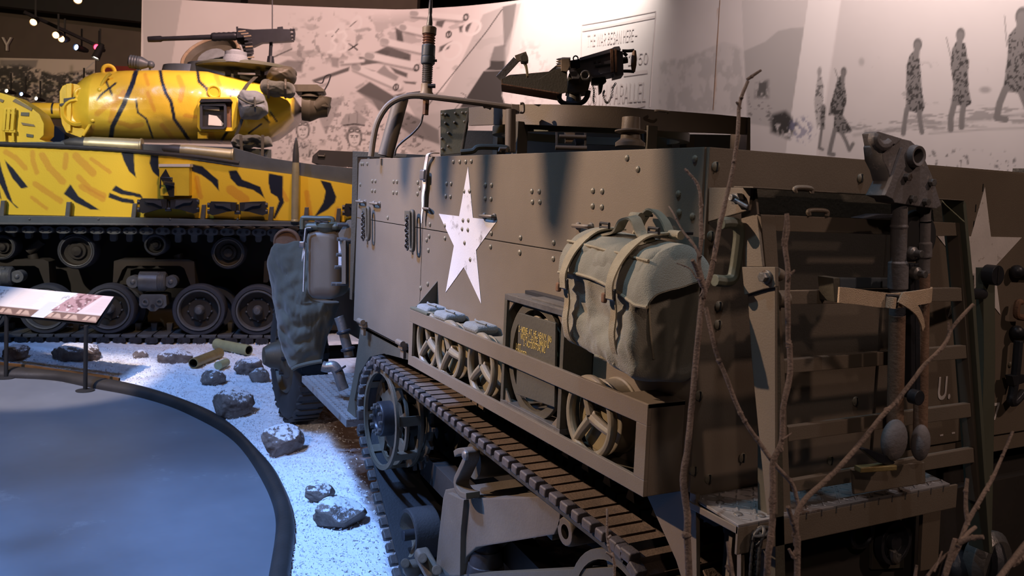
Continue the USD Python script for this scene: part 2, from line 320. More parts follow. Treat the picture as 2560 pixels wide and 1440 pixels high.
# ------------------------------------------------------------------ flat print: colours computed per vertex of a surface
def hz(px): return 417 + (px/2560)*114.0
class Print:
    def __init__(s, P, base): s.p = np.asarray(P, float); s.c = np.tile(np.asarray(base, float), (len(s.p), 1)) if np.ndim(base) == 1 else np.array(base, float)
    def _mix(s, idx, m, col):
        col = np.ones(3)*np.asarray(col, float) if np.ndim(col) < 2 else col[idx]
        s.c[idx] = s.c[idx]*(1-m[:, None]) + col*m[:, None]
    def _box(s, q, pad):
        lo, hi = q.min(0)-pad, q.max(0)+pad
        return np.nonzero(((s.p > lo) & (s.p < hi)).all(1))[0]
    def _dist(s, X, q, closed):
        d = np.full(len(X), 1e9); n = len(q)
        for i in range(n if closed else n-1):
            a, b = q[i], q[(i+1) % n]; ab = b-a; t = np.clip(((X-a)@ab)/max(ab@ab, 1e-9), 0, 1)
            d = np.minimum(d, np.linalg.norm(X-a-t[:, None]*ab, axis=1))
        return d
    def poly(s, q, col, soft=2.0, a=1.0, rough=0.0):
        q = np.asarray(q, float); idx = s._box(q, soft+rough*2+2)
        if not len(idx): return s
        X = s.p[idx]; ins = np.zeros(len(X), bool); n = len(q)
        if rough: X = X + (np.stack([meshkit.fbm(np.c_[X/9, np.full(len(X), k)], 3, 5) for k in (1.5, 7.5)], 1)-.5)*rough*4
        for i in range(n):
            (x0, y0), (x1, y1) = q[i], q[(i+1) % n]
            if y0 == y1: continue
            c = (y0 > X[:, 1]) != (y1 > X[:, 1])
            ins ^= c & (X[:, 0] < (x1-x0)*(X[:, 1]-y0)/(y1-y0)+x0)
        d = s._dist(X, q, True)*np.where(ins, 1, -1)
        s._mix(idx, np.clip(d/soft+.5, 0, 1)*a, col); return s
    def line(s, q, w, col, soft=1.5, a=1.0, rough=0.0):
        q = np.asarray(q, float); idx = s._box(q, w+soft+rough*2)
        if len(idx):
            X = s.p[idx]
            if rough: X = X + (np.stack([meshkit.fbm(np.c_[X/7, np.full(len(X), k)], 3, 5) for k in (1.5, 7.5)], 1)-.5)*rough*4
            s._mix(idx, np.clip((w/2-s._dist(X, q, False))/soft+.5, 0, 1)*a, col)
        return s
    def ell(s, cx, cy, rx, ry, col, ang=0.0, soft=2.0, a=1.0, ring=None):
        idx = s._box(np.array([[cx-rx-ry, cy-rx-ry], [cx+rx+ry, cy+rx+ry]]), 4)
        X = s.p[idx]-[cx, cy]; c, n = math.cos(ang), math.sin(ang); u, v = X[:, 0]*c+X[:, 1]*n, -X[:, 0]*n+X[:, 1]*c
        d = (1-np.hypot(u/rx, v/ry))*min(rx, ry)
        if ring: d = np.minimum(d, ring-d)
        s._mix(idx, np.clip(d/soft+.5, 0, 1)*a, col); return s
    def blotch(s, q, col, scale, thr, soft=.06, a=1.0, seed=0, edge=12):
        """noise blotches inside an outline"""
        q = np.asarray(q, float); idx = s._box(q, edge); X = s.p[idx]
        keep = Print(X, (0, 0, 0)).poly(q, (1, 1, 1), edge).c[:, 0]
        n = meshkit.fbm(np.c_[X/np.asarray(scale, float), np.full(len(X), seed+.5)], 4, seed)
        s._mix(idx, np.clip((n-thr)/soft, 0, 1)*keep*a, col); return s
g3 = lambda v: (v, v, v)

# ------------------------------------------------------------------ the room
struct = lambda name, mb, mat, parent=None, smooth=32, color=None, label=None: obj(name, mb, mat, parent, label, smooth, kind=None if parent else 'structure', color=color)
CEIL = 6.4
struct('floor', MB().box((-9, -12, -.28), (20, 12, -.08)), 'floor', label='smooth blue-grey concrete museum floor inside the curved kerb')
struct('ceiling', MB().box((-9, -12, CEIL), (24, 12, CEIL+.2)), 'black', label='unlit black ceiling of the exhibition hall')
struct('wall_right', MB().box((-9, -12, -.2), (20, -11.8, CEIL)), 'black', label='black side wall of the hall behind the mural')
struct('wall_rear', MB().box((-9.2, -12, -.2), (-9, 12, CEIL)), 'black', label='black wall of the hall behind the viewer')

# curved mural wall: plan from measured distances
_c = np.array([348, 560, 700, 960, 1100, 1300, 1455, 1640, 1900, 2200, 2560, 2950, 3300.])
_d = np.array([12.63, 12.70, 12.74, 12.68, 12.36, 11.60, 10.90, 10.02, 9.0, 8.05, 7.2, 6.5, 6.0])
from scipy.interpolate import PchipInterpolator
DEPTH = PchipInterpolator(_c, _d)
def wall_xy(c):
    c = np.asarray(c, float); d = DEPTH(c); h = hz(c)
    return (CAM + (CF + CR*((c-PPX)/FPX)[..., None] - CU*((h-PPY)/FPX)[..., None])*d[..., None])[..., :2]
_cc = np.linspace(348, 3300, 1500); _xy = wall_xy(_cc); _s = np.r_[0, np.cumsum(np.linalg.norm(np.diff(_xy, axis=0), axis=1))]
def wall_s(s, z):
    c = np.interp(s, _s, _cc); xy = wall_xy(c); return np.stack([xy[..., 0], xy[..., 1], np.broadcast_to(z, np.shape(c))], -1)
def wall_pix(px, py):
    c, z = float(px), 3.0
    for _ in range(8):
        p = np.r_[wall_xy(np.array(c)), z]; q = project(p); c += px-q[0]; z -= (py-q[1])*float(DEPTH(c))/FPX
    return float(np.interp(c, _cc, _s)), z
WTOP = 4.30
def wall_normal(xy):
    t = np.gradient(xy, axis=0); n = np.stack([-t[:, 1], t[:, 0]], 1); n /= np.linalg.norm(n, axis=1, keepdims=True)
    return np.where((((CAM[:2]-xy)*n).sum(1) > 0)[:, None], n, -n)
cols = np.r_[np.arange(348, 2620, 3.0), np.arange(2620, 3300, 20)]; rows = np.r_[0, .8, np.arange(1.55, WTOP-.004, .0135), WTOP]
xy = wall_xy(cols); G = np.concatenate([np.repeat(xy[:, None], len(rows), 1), np.broadcast_to(rows[None, :, None], (len(cols), len(rows), 1))], 2)
V = G.reshape(-1, 3); Q = project(V)
base = .60 + .05*(meshkit.fbm(np.c_[Q/90, np.zeros(len(Q))], 4, 3)-.5)
mu = Print(Q, np.stack([base]*3, 1)*np.array([1, .985, .985]))
A = lambda *p: [(680+x/3.6, y/3.6) for x, y in p]          # notes taken on an enlargement of the left part
B = lambda *p: [(1640+x/2.7826, y/2.7826) for x, y in p]   # and of the right part
# -- left: printed overlay edge, aircraft deck, rockets, pilots
mu.poly([(346, 0), (455, 0), (425, 180), (346, 240)], g3(.50), 2)
mu.poly([(346, 0), (357, 0), (357, 240), (346, 240)], g3(.66), 1)
mu.blotch([(690, 60), (1180, 30), (1300, 60), (1050, 420), (690, 420)], g3(.36), (60, 34), .60, .05, .5, 2, 30)
mu.blotch(A((0, 160), (600, 120), (1100, 160), (900, 500), (500, 560), (0, 620)), g3(.32), (22, 30), .60, .05, .65, 7, 20)
mu.poly(A((1400, 1240), (1180, 860), (1540, 830), (1700, 560), (1900, 130), (2080, 60), (2240, 30), (2140, 480), (2050, 900), (1600, 1400)), g3(.44), 4, .8)
mu.poly(A((2075, 60), (2200, 30), (2130, 480), (2080, 620), (2100, 830)), g3(.30), 3, .9)
mu.poly(A((2000, 420), (2110, 400), (2110, 550), (1960, 550)), g3(.26), 4, .8); mu.poly(A((1965, 548), (2105, 548), (2105, 632), (1920, 632), (1960, 600)), g3(.18), 3)
mu.poly(A((1905, 640), (2110, 632), (2070, 860), (2120, 1000), (1680, 985)), g3(.21), 3); mu.poly(A((1690, 970), (2200, 990), (2000, 1440), (1350, 1440), (1000, 1200), (1250, 1060)), g3(.42), 8, .7)
mu.poly(A((1200, 1000), (1500, 1170), (1510, 1300), (1260, 1220), (1130, 1130)), g3(.25), 5, .8)
mu.line(A((2070, 85), (1930, 285), (1480, 850), (1410, 945)), 1.8, g3(.10)); mu.line(A((1700, 835), (1750, 860), (1500, 1150)), 1.2, g3(.16))
for q in (A((1110, 250), (1170, 275), (1185, 390), (1125, 375)), A((1480, 190), (1560, 180), (1530, 250), (1470, 230)), A((925, 470), (1040, 415), (1250, 490), (1245, 560), (1120, 530)),
          A((780, 510), (870, 520), (1000, 560), (800, 590)), A((1060, 600), (1220, 660), (1215, 700), (1110, 660)), A((760, 820), (880, 735), (1090, 860), (1200, 830), (1080, 920), (960, 1000), (900, 900)),
          A((830, 610), (930, 640), (860, 650)), A((1180, 730), (1300, 740), (1290, 760), (1200, 750)), A((360, 720), (700, 600), (690, 640), (380, 745)), A((1680, 240), (1800, 200), (1760, 290), (1690, 290)),
          A((1510, 420), (1620, 370), (1590, 440), (1500, 470))):
    mu.poly(q, g3(.20), 4, .85)
mu.poly(A((940, 650), (1010, 585), (1060, 640), (1140, 690), (1110, 740), (1020, 720)), g3(.38), 4)
for q, w in ((A((1170, 245), (1360, 290)), 16), (A((1000, 370), (1335, 445)), 17), (A((860, 500), (1290, 590)), 17), (A((740, 600), (1140, 775)), 17), (A((1260, 120), (1700, 160)), 14), (A((620, 560), (820, 545)), 8)):
    mu.line([(x+2, y+6) for x, y in q], w, g3(.28), 6, .7); mu.line(q, w, g3(.64), 5); mu.line(q[:1]+[(q[0][0]+.08*(q[1][0]-q[0][0]), q[0][1]+.08*(q[1][1]-q[0][1]))], w*.9, g3(.42), 3)
for x, y in ((1300, 610), (1115, 785), (1590, 310), (1745, 155)):
    mu.ell(680+x/3.6, y/3.6, 7, 9.5, g3(.12), .35); mu.ell(680+x/3.6, y/3.6, 4, 6, g3(.55), .35); mu.line(A((x+5, y-25), (x-5, y+25)), 1.4, g3(.12))
for x, y, rx, ry, an in ((1800, 250, 26, 19, -.5), (1620, 460, 30, 21, -.7), (590, 350, 16, 42, .25), (760, 215, 14, 22, .3)):
    mu.ell(680+x/3.6, y/3.6, rx, ry, g3(.62), an, 2, 1, 6)
mu.line(A((695, 395), (770, 450)), 3, g3(.12)); mu.line(A((690, 450), (770, 400)), 3, g3(.12))
mu.line(A((0, 520), (180, 440)), 3, g3(.25)); mu.line(A((540, 330), (600, 260)), 2, g3(.2)); mu.line(A((700, 240), (760, 190)), 2, g3(.2))
mu.poly(A((50, 580), (140, 540), (280, 550), (270, 650), (60, 640)), g3(.24), 6, .7); mu.poly(A((520, 510), (600, 520), (600, 610), (540, 600)), g3(.3), 5, .7)
mu.blotch(A((380, 900), (640, 860), (900, 1000), (900, 1440), (0, 1440), (0, 1200), (200, 1050)), g3(.26), (8, 10), .55, .05, .6, 11, 14)
mu.blotch(A((860, 1000), (1300, 1050), (1500, 1440), (800, 1440)), g3(.2), (14, 9), .58, .05, .6, 12, 14)
for q in (A((380, 930), (430, 900), (640, 870), (560, 1060), (480, 1200), (440, 1110)), A((760, 820), (1000, 920), (1050, 1010), (980, 1000), (900, 940))): mu.poly(q, g3(.33), 5, .6)
def pilot(cx, cy, k, cap):
    X = lambda *p: [(cx+x*k, cy+y*k) for x, y in p]
    mu.poly(X((-60, 130), (-52, 75), (-20, 58), (20, 58), (54, 78), (62, 130)), g3(.52), 3); mu.blotch(X((-60, 130), (-50, 72), (50, 74), (62, 130)), g3(.22), (9*k, 12*k), .53, .05, .7, 21, 6)
    mu.line(X((-10, 60), (0, 92), (12, 60)), 2.5*k, g3(.22)); mu.line(X((-35, 72), (-28, 128)), 3*k, g3(.25)); mu.line(X((34, 72), (28, 128)), 3*k, g3(.25))
    mu.ell(cx, cy+2*k, 33*k, 45*k, g3(.30), 0, 2); mu.ell(cx, cy+8*k, 24*k, 36*k, g3(.62), 0, 3)
    mu.poly(X((-26, -8), (-22, -30), (0, -38), (22, -30), (26, -8), (0, -16)), g3(.34), 2)
    for e in (-1, 1): mu.line(X((e*5, -2), (e*15, -2)), 3*k, g3(.22)); mu.ell(cx+e*10*k, cy+4*k, 4*k, 2.6*k, g3(.14)); mu.ell(cx+e*12*k, cy-22*k, 10*k, 6.5*k, g3(.14), 0, 1.5); mu.ell(cx+e*12*k, cy-22*k, 7*k, 4*k, g3(.52), 0, 1.5); mu.line(X((e*22, 40), (e*29, 10)), 3*k, g3(.2))
    mu.line(X((0, 4), (-3, 15), (3, 17)), 2*k, g3(.32)); mu.line(X((-9, 28), (0, 31), (10, 27)), 2.6*k, g3(.24)); mu.line(X((-16, 40), (0, 46), (16, 40)), 3*k, g3(.42))
    if cap: mu.poly(X((-60, -50), (-36, -92), (20, -96), (52, -70), (40, -42), (-30, -38)), g3(.42), 3); mu.line(X((-46, -44), (0, -50), (42, -44)), 6*k, g3(.22)); mu.line(X((-20, -92), (-26, -52)), 1.5, g3(.3)); mu.line(X((14, -94), (12, -50)), 1.5, g3(.3))
pilot(757, 322, .55, False); pilot(886, 340, .60, True)
for k, (x, y, w, h, a_) in enumerate(((735, 95, 40, 10, .5), (775, 130, 26, 8, -.4), (720, 170, 34, 9, .2), (800, 215, 44, 10, -.3), (870, 130, 30, 8, .6), (905, 75, 40, 9, -.2), (960, 110, 24, 8, .3), (845, 255, 36, 9, -.5), (775, 260, 30, 12, .4), (900, 215, 26, 8, -.6))):
    c_, s_ = math.cos(a_), math.sin(a_); mu.poly([(x+u*c_-v*s_, y+u*s_+v*c_) for u, v in ((-w/2, -h/2), (w/2, -h/3), (w/2.3, h/2), (-w/2.5, h/2.5))], g3(.40 if k % 2 else .46), 4, .8, 1)
for x0 in (818, 846): mu.line([(x0, 82), (x0+14, 78), (x0+20, 90), (x0+12, 102), (x0+22, 112), (x0+18, 126), (x0+4, 130)], 6, g3(.68), 3)
# -- middle: grove, dark wedge, text plate, hills
mu.blotch([(1262, 230), (1300, 100), (1345, 110), (1390, 200), (1330, 300), (1262, 330)], g3(.42), (12, 14), .5, .1, .45, 31, 20)
mu.poly([(1262, 120), (1308, 10), (1300, 120), (1262, 300)], g3(.55), 8, .5)
mu.blotch(B((20, 430), (200, 400), (400, 330), (600, 330), (620, 780), (20, 780)), g3(.40), (20, 34), .48, .1, .55, 33, 10)
mu.poly(B((20, 430), (130, 415), (200, 440), (330, 350), (420, 310), (470, 290), (560, 310), (610, 350), (610, 800), (20, 800)), g3(.50), 5, .4)
mu.poly(B((596, 0), (1060, 0), (905, 1100), (640, 1060), (610, 350)), g3(.505), 2, .6)
mu.poly(B((612, 355), (760, 290), (850, 215), (940, 195), (1030, 190), (985, 560), (930, 900), (640, 860)), g3(.43), 4, .8)
mu.poly(B((1060, 0), (1285, 0), (1110, 1090), (900, 1070)), g3(.66), 2)
mu.blotch(B((700, 560), (780, 560), (780, 680), (690, 680)), g3(.2), (14, 18), .42, .1, .8, 41, 12)
mu.blotch(B((800, 800), (900, 770), (990, 860), (930, 970), (800, 920)), g3(.17), (12, 16), .36, .12, .9, 42, 12); mu.blotch(B((650, 660), (800, 740), (800, 860), (640, 800)), g3(.22), (12, 8), .56, .06, .7, 43, 10)
mu.blotch(B((930, 850), (1050, 800), (1110, 930), (1040, 1010), (930, 960)), (.30, .31, .38), (9, 11), .46, .1, .7, 44, 12)
mu.line(B((430, 60), (425, 300), (410, 790)), 1.2, (.50, .40, .34), 1.2, .8)
# -- right: road with walkers in long coats
mu.poly(B((1290, 0), (2600, 0), (2600, 1240), (1130, 1080)), g3(.515), 3, .6)
mu.blotch(B((1300, 860), (2600, 700), (2600, 860), (1300, 950)), g3(.33), (50, 8), .5, .06, .7, 51, 10); mu.blotch(B((1400, 380), (2300, 480), (2350, 680), (1450, 760)), g3(.40), (26, 26), .64, .04, .7, 52, 10)
mu.line(B((1380, 940), (1700, 890), (2100, 850), (2600, 790)), 9, g3(.38), 6, .5); mu.line(B((1900, 930), (2300, 900), (2600, 890)), 4, g3(.36), 4, .6)
mu.blotch(B((1900, 1040), (2600, 1060), (2600, 1240), (1900, 1180)), g3(.24), (18, 26), .56, .05, .75, 53, 12)
def walker(q, legs, seed, head, rifle=None, tone=.30, a=1.0):
    mu.poly(B(*q), g3(tone), 3.5, a); mu.blotch(B(*q), g3(tone*.55), (6, 8), .52, .04, .9*a, seed, 3)
    for l, w in legs: mu.line(B(*l), w, g3(tone), 3, a)
    hc = (1640+head[0]/2.7826, head[1]/2.7826+2); mu.ell(*hc, head[2]*.92, head[3]*.95, g3(tone*.9), .1, 3, a)
    mu.line([hc, (hc[0]-head[2]*.3, hc[1]+head[3]*1.7)], head[2]*1.25, g3(tone), 3, a)
    if rifle: mu.line(B(*rifle), 3.2, g3(tone*1.1), 1.5, .8)
walker([(1120, 560), (1150, 530), (1165, 600), (1160, 820), (1120, 900), (1100, 720)], [], 61, (1137, 490, 6, 12), tone=.40, a=.8)
walker([(1150, 730), (1180, 740), (1170, 900), (1140, 900)], [(((1155, 880), (1135, 1030), (1160, 1040)), 7)], 62, (1165, 735, 4, 6))
walker([(1265, 540), (1300, 520), (1320, 640), (1325, 700), (1300, 800), (1340, 870), (1365, 915), (1330, 925), (1290, 940), (1235, 900), (1240, 800), (1200, 800), (1215, 720), (1245, 620)], [(((1245, 900), (1220, 1000), (1205, 1070), (1235, 1075)), 11), (((1290, 920), (1325, 990), (1345, 1045), (1370, 1000)), 9)], 63, (1305, 495, 8, 13), ((1245, 480), (1270, 560)))
walker([(1765, 385), (1800, 350), (1830, 400), (1840, 480), (1850, 640), (1870, 740), (1850, 790), (1800, 780), (1740, 770), (1740, 560), (1745, 450)], [(((1745, 760), (1730, 850), (1720, 930)), 12), (((1830, 780), (1840, 860), (1850, 920)), 12)], 64, (1820, 305, 12, 17))
walker([(2060, 340), (2090, 290), (2150, 300), (2165, 400), (2180, 430), (2170, 500), (2175, 620), (2195, 720), (2160, 740), (2060, 730), (2070, 600), (2050, 450)], [(((2075, 720), (2050, 820), (2050, 900)), 15), (((2140, 730), (2130, 800), (2125, 885)), 14)], 65, (2118, 235, 12, 18), ((2020, 260), (2055, 420)))
walker([(2450, 250), (2500, 190), (2600, 160), (2600, 640), (2540, 650), (2460, 640), (2410, 640), (2440, 450), (2450, 330)], [(((2430, 620), (2390, 720), (2370, 820), (2430, 830)), 17), (((2540, 640), (2580, 740), (2620, 800)), 17)], 66, (2550, 110, 20, 26), ((2425, 110), (2440, 320)))
mu.ell(1640+1430/2.7826, 430/2.7826, 7, 10, g3(.40), 0, 6, .7); mu.ell(1640+2290/2.7826, 625/2.7826, 14, 8, g3(.34), 0, 6, .7)
dlt = mu.c - .60; mu.c = np.clip(np.where(dlt < 0, .60+dlt*1.45, mu.c), .035, .8)
W = struct('wall_back', MB().grid(G), 'print_matte', color=mu.c, label='curved wall with a pale grey printed photographic mural')
# its thickness: cap, end and rear
n2 = wall_normal(xy); back = xy - n2*.14
cap = np.stack([np.c_[xy, np.full(len(xy), WTOP)], np.c_[back, np.full(len(xy), WTOP)], np.c_[back, np.zeros(len(xy))]], 1)[::4]
struct('wall_cap', MB().grid(cap), 'letter', W)
e0 = np.array([[*xy[0], 0], [*back[0], 0], [*back[0], WTOP], [*xy[0], WTOP]])
struct('wall_end', MB().prism(e0, [*(xy[0]-xy[1])*.3, 0]), 'letter', W)
# text plate printed on the wall: frame lines, rules and lettering a hair proud of it
def wall_rule(p0, p1, w):
    (s0, z0), (s1, z1) = wall_pix(*p0), wall_pix(*p1); S = np.linspace(s0, s1, 14); Zs = np.linspace(z0, z1, 14)
    P = wall_s(S, Zs); n = wall_normal(P[:, :2]) if abs(s1-s0) > .02 else np.repeat([nrm((CAM-P[0])[:2])], 14, 0)
    P[:, :2] += n*.004; t = nrm(P[-1]-P[0]); side = nrm(np.cross(t, np.r_[n[0], 0]))
    return MB().grid(np.stack([P-side*w/2, P+side*w/2], 1))
struct('wall_panel_seam', wall_rule((1800, 0), (1783, 275), .006), 'wood_edge', W)
paint('print_grey', (.53, .50, .50), .75, .05, 8, 0, 60, edge=0)
for p0, p1, w in (((1455, 62), (1640, 28), .012), ((1457, 76), (1640, 42), .03), ((1640, 28), (1625, 268), .014), ((1455, 62), (1452, 250), .012), ((1560, 187), (1619, 179), .045), ((1530, 275), (1613, 262), .045)):
    struct('print_rule', wall_rule(p0, p1, w), 'print_grey', W)
def wall_text(text, p0, p1, hpx):
    (s0, z0), (s1, z1) = wall_pix(*p0), wall_pix(*p1); zt = wall_pix(p0[0], p0[1]-hpx)[1]
    m = meshkit.text_mesh(text, zt-z0, .003); v = m.vertices; x0, x1 = v[:, 0].min(), v[:, 0].max()
    S = s0 + (v[:, 0]-x0)/(x1-x0)*(s1-s0); P = wall_s(S, z0+v[:, 1])
    o = np.argsort(S); nn = nrm((CAM-P.mean(0))*[1, 1, 0]); P += nn*(.004+v[:, 2:])
    return struct('lettering', (P, m.faces), 'print_grey', W)
wall_text('THE WAR BEGAN HERE –', (1468, 117), (1592, 97), 30)
wall_text('1950', (1570, 164), (1619, 158), 28)
wall_text('38TH PARALLEL', (1470, 262), (1614, 246), 46)

# dark wall to the left with its own mural strip, a letter and a red door
def far(px, py, d=17.0): return Pd(px, py, d)
q = [far(-900, 600, 19), far(420, 600, 17)]
n_l = nrm(np.cross(q[1]-q[0], UP)); n_l = n_l if n_l@(CAM-q[0]) > 0 else -n_l
wl0, wl1 = np.r_[q[0][:2], -.08], np.r_[q[1][:2], -.08]
wl1 = wl1 + nrm(wl1-wl0)*5
WL = struct('wall_left', MB().prism([wl0, wl1, wl1+UP*6.5, wl0+UP*6.5], -n_l*.2), 'dark_wall', label='dark brown wall of the hall beyond the tank, left')
def onleft(px, py, off=0.0):
    d = ray(px, py); o = wl0 + n_l*off; return CAM + d*(((o-CAM)@n_l)/(d@n_l))
a, b = onleft(-60, 143), onleft(240, 155); zb, zt_ = onleft(0, 262)[2], onleft(0, 145)[2]
i, j = np.meshgrid(np.linspace(0, 1, 120), np.linspace(0, 1, 60), indexing='ij')
S3 = np.stack([a[0]+(b[0]-a[0])*i, a[1]+(b[1]-a[1])*i, zb+(zt_-zb)*j], -1) + n_l*.03
ms = Print(project(S3.reshape(-1, 3)), (.74, .66, .56)).blotch([(-80, 168), (60, 160), (130, 185), (235, 175), (245, 280), (-80, 280)], g3(.06), (10, 8), .40, .08, .95, 71, 8)
ms.poly([(0, 150), (95, 150), (90, 168), (0, 165)], g3(.2), 4, .7); ms.line([(150, 230), (235, 155)], 2.5, g3(.5)); ms.blotch([(-80, 190), (240, 180), (245, 280), (-80, 280)], g3(.45), (7, 6), .62, .05, .6, 72, 6)
struct('printed_mural', MB().grid(S3), 'print_matte', WL, color=ms.c)
zd = onleft(300, 166)[2]; d0, d1 = onleft(258, 300), onleft(430, 300)
struct('door_1', MB().prism([np.r_[p[:2], z] for p, z in ((d0, 0), (d1, 0), (d1, zd), (d0, zd))], n_l*.05), 'hall_red', label='dark red door in the brown wall behind the tank')
bq = [onleft(x, y, .3) for x, y in ((-900, -150), (-900, -70), (0, 20), (360, 60), (620, 92), (620, -150))]
struct('trim_3', MB().prism(bq, n_l*.3), 'black', label='black bulkhead below the ceiling at the far left')
yl = meshkit.text_mesh('Y', .27, .04); ax = nrm(wl1-wl0); p0 = onleft(6, 127, .03)
if project(p0+ax)[0] < project(p0)[0]: ax = -ax
P = p0 + yl.vertices[:, :1]*ax + yl.vertices[:, 1:2]*UP + yl.vertices[:, 2:]*n_l
single('wall_letter', (P, yl.faces), 'letter', 'raised cream letter Y on the dark wall at far left', 'letter')

# ------------------------------------------------------------------ kerb, snow bed
K = lambda *p: [(x/2.323, 820+y/2.323) for x, y in p]
outer = [Pz(x, y, -.035)[:2] for x, y in K((-500, 150), (0, 215), (150, 230), (300, 250), (500, 275), (700, 310), (900, 360), (1100, 430), (1250, 495), (1380, 590), (1480, 690), (1580, 800), (1640, 900), (1690, 1020), (1715, 1150), (1700, 1300), (1680, 1440), (1600, 1900), (1480, 2600))]
inner = [Pz(x, y, -.08)[:2] for x, y in K((-500, 235), (0, 290), (300, 300), (500, 345), (650, 370), (800, 400), (1000, 460), (1150, 530), (1300, 610), (1400, 700), (1490, 830), (1560, 960), (1600, 1080), (1605, 1180), (1590, 1300), (1565, 1440), (1480, 1900), (1340, 2600))]
co, ci = catmull([np.r_[p, 0] for p in outer], 5)[:, :2], catmull([np.r_[p, 0] for p in inner], 5)[:, :2]
def resample(p, n):
    d = np.r_[0, np.cumsum(np.linalg.norm(np.diff(p, axis=0), axis=1))]; t = np.linspace(0, d[-1], n); return np.stack([np.interp(t, d, p[:, k]) for k in range(2)], 1)
co, ci = resample(co, 140), resample(ci, 140)
ci = np.array([ci[np.argmin(np.linalg.norm(ci-p, axis=1))] for p in co]); kk = np.ones(9)/9
ci = np.stack([np.convolve(np.pad(ci[:, k], 4, mode='edge'), kk, 'valid') for k in range(2)], 1)
prof = [(0, -.082), (-.01, -.06), (.05, -.04), (.18, -.024), (.45, -.016), (.75, -.018), (.95, -.03), (1.02, -.06), (1.04, -.12)]
wob = 1+.0*co[:, :1]
sheet = np.stack([np.c_[ci+(co-ci)*a, np.full(140, z)] for a, z in prof], 1)
struct('trim_1', MB().grid(sheet), 'curb', smooth=60, label='low black rounded kerb curving between the floor and the snow')
edge_ = np.stack([np.c_[co+(co-ci)*a_, np.full(140, z_)] for a_, z_ in ((.01, -.05), (.01, -.012), (.10, -.012), (.10, -.07))], 1)[:42]
struct('trim_2', MB().grid(edge_), 'wood_edge', label='thin brown timber edge behind the left part of the kerb')
bedpoly = sg.Polygon([tuple(p) for p in co] + [(-6, .3), (-6, -8), (11.5, -8), (11.5, 6.0), tuple(co[0] + [0, 2])]).buffer(0)
import shapely
def bed_h(x, y):
    P = np.stack([x, y, np.zeros_like(x)], -1); return .035*(meshkit.fbm(P*2.1, 4, 9)-.5) + .016*(meshkit.fbm(P*14, 3, 4)-.5) + .022*(meshkit.noise(P*52, 5)-.5)
bx, by = np.meshgrid(np.arange(.6, 9.4, .026), np.arange(-2.4, 3.6, .026), indexing='ij')
bz = bed_h(bx, by); ok = shapely.contains_xy(bedpoly.buffer(.034), bx, by); ds_ = shapely.distance(sg.LineString(co), shapely.points(bx, by)); t_ = np.clip(ds_/.35, 0, 1)**.7; bz = np.where(shapely.contains_xy(bedpoly, bx, by), bz*t_ - .052*(1-t_) + .012*(meshkit.noise(np.stack([bx, by, 0*bx], -1)*45, 2)-.5)*(1-t_), -.075)
BV = np.stack([bx, by, bz], -1); nb = BV.shape[1]
i, j = np.meshgrid(np.arange(BV.shape[0]-1), np.arange(nb-1), indexing='ij'); keep = ok[:-1, :-1] & ok[1:, :-1] & ok[:-1, 1:] & ok[1:, 1:]
F = np.stack([i*nb+j, (i+1)*nb+j, (i+1)*nb+j+1, i*nb+j+1], -1)[keep]
BV = BV.reshape(-1, 3); BP = project(BV)
bp = Print(BP, (.80, .82, .86))
DIRT = [(700, 1046), (760, 1036), (820, 1070), (852, 1120), (880, 1190), (915, 1262), (955, 1330), (1000, 1500), (2600, 1500), (2000, 800), (900, 900), (800, 1010)]
bp.poly(DIRT, (.19, .125, .095), 22, 1.0, 7); bp.blotch(DIRT, (.55, .50, .50), (9, 6), .60, .07, .6, 81, 10); bp.blotch([(0, 860), (660, 860), (660, 1000), (0, 960)], (.62, .55, .54), (60, 12), .52, .1, .5, 82, 10)
bp.blotch([(0, 840), (1000, 840), (1000, 1440), (0, 1440)], (.52, .52, .58), (7, 5), .60, .06, .45, 83, 5)
obj('snow_bed', (BV, np.vstack([F[:, [0, 1, 2]], F[:, [0, 2, 3]]])), 'print_bed', None, 'white artificial snow spread over brown earth around both vehicles', cat='snow', kind='stuff', color=bp.c)
tri = trimesh.creation.triangulate_polygon(bedpoly, engine='earcut')
struct('display_floor', (np.c_[tri[0], np.full(len(tri[0]), -.076)], tri[1]), 'tread', label='earth floor of the display bed below the snow')
rng = np.random.default_rng(5)
fx, fy = rng.uniform(1.2, 7.6, 90000), rng.uniform(-1.0, 2.6, 90000)
m_ = shapely.contains_xy(bedpoly, fx, fy); fx, fy = fx[m_], fy[m_]; fp = project(np.stack([fx, fy, 0*fx], -1))
dm = Print(fp, (0, 0, 0)).poly(DIRT, (1, 1, 1), 60, 1, 8).c[:, 0]; m_ = (rng.random(len(fx)) > dm*.93) & (fp[:, 0] < 1100) & (fp[:, 0] > -80) & (fp[:, 1] < 1500); fx, fy = fx[m_][:26000], fy[m_][:26000]
n = len(fx); c0 = np.stack([fx, fy, bed_h(fx, fy)*(t2 := np.clip(shapely.distance(sg.LineString(co), shapely.points(fx, fy))/.35, 0, 1)**.7) - .052*(1-t2) +.004], -1); sz = rng.uniform(.0025, .006, (n, 1, 1))
tv = c0[:, None] + rng.normal(size=(n, 4, 3))*sz*np.array([1, 1, .8]); f4 = np.arange(n)[:, None, None]*4 + np.array([[0, 1, 2], [0, 2, 3]])
obj('snow_flakes', (tv.reshape(-1, 3), f4.reshape(-1, 3)), 'snow', None, 'loose white flakes of artificial snow lying in front of the vehicles', smooth=False, cat='snow', kind='stuff')

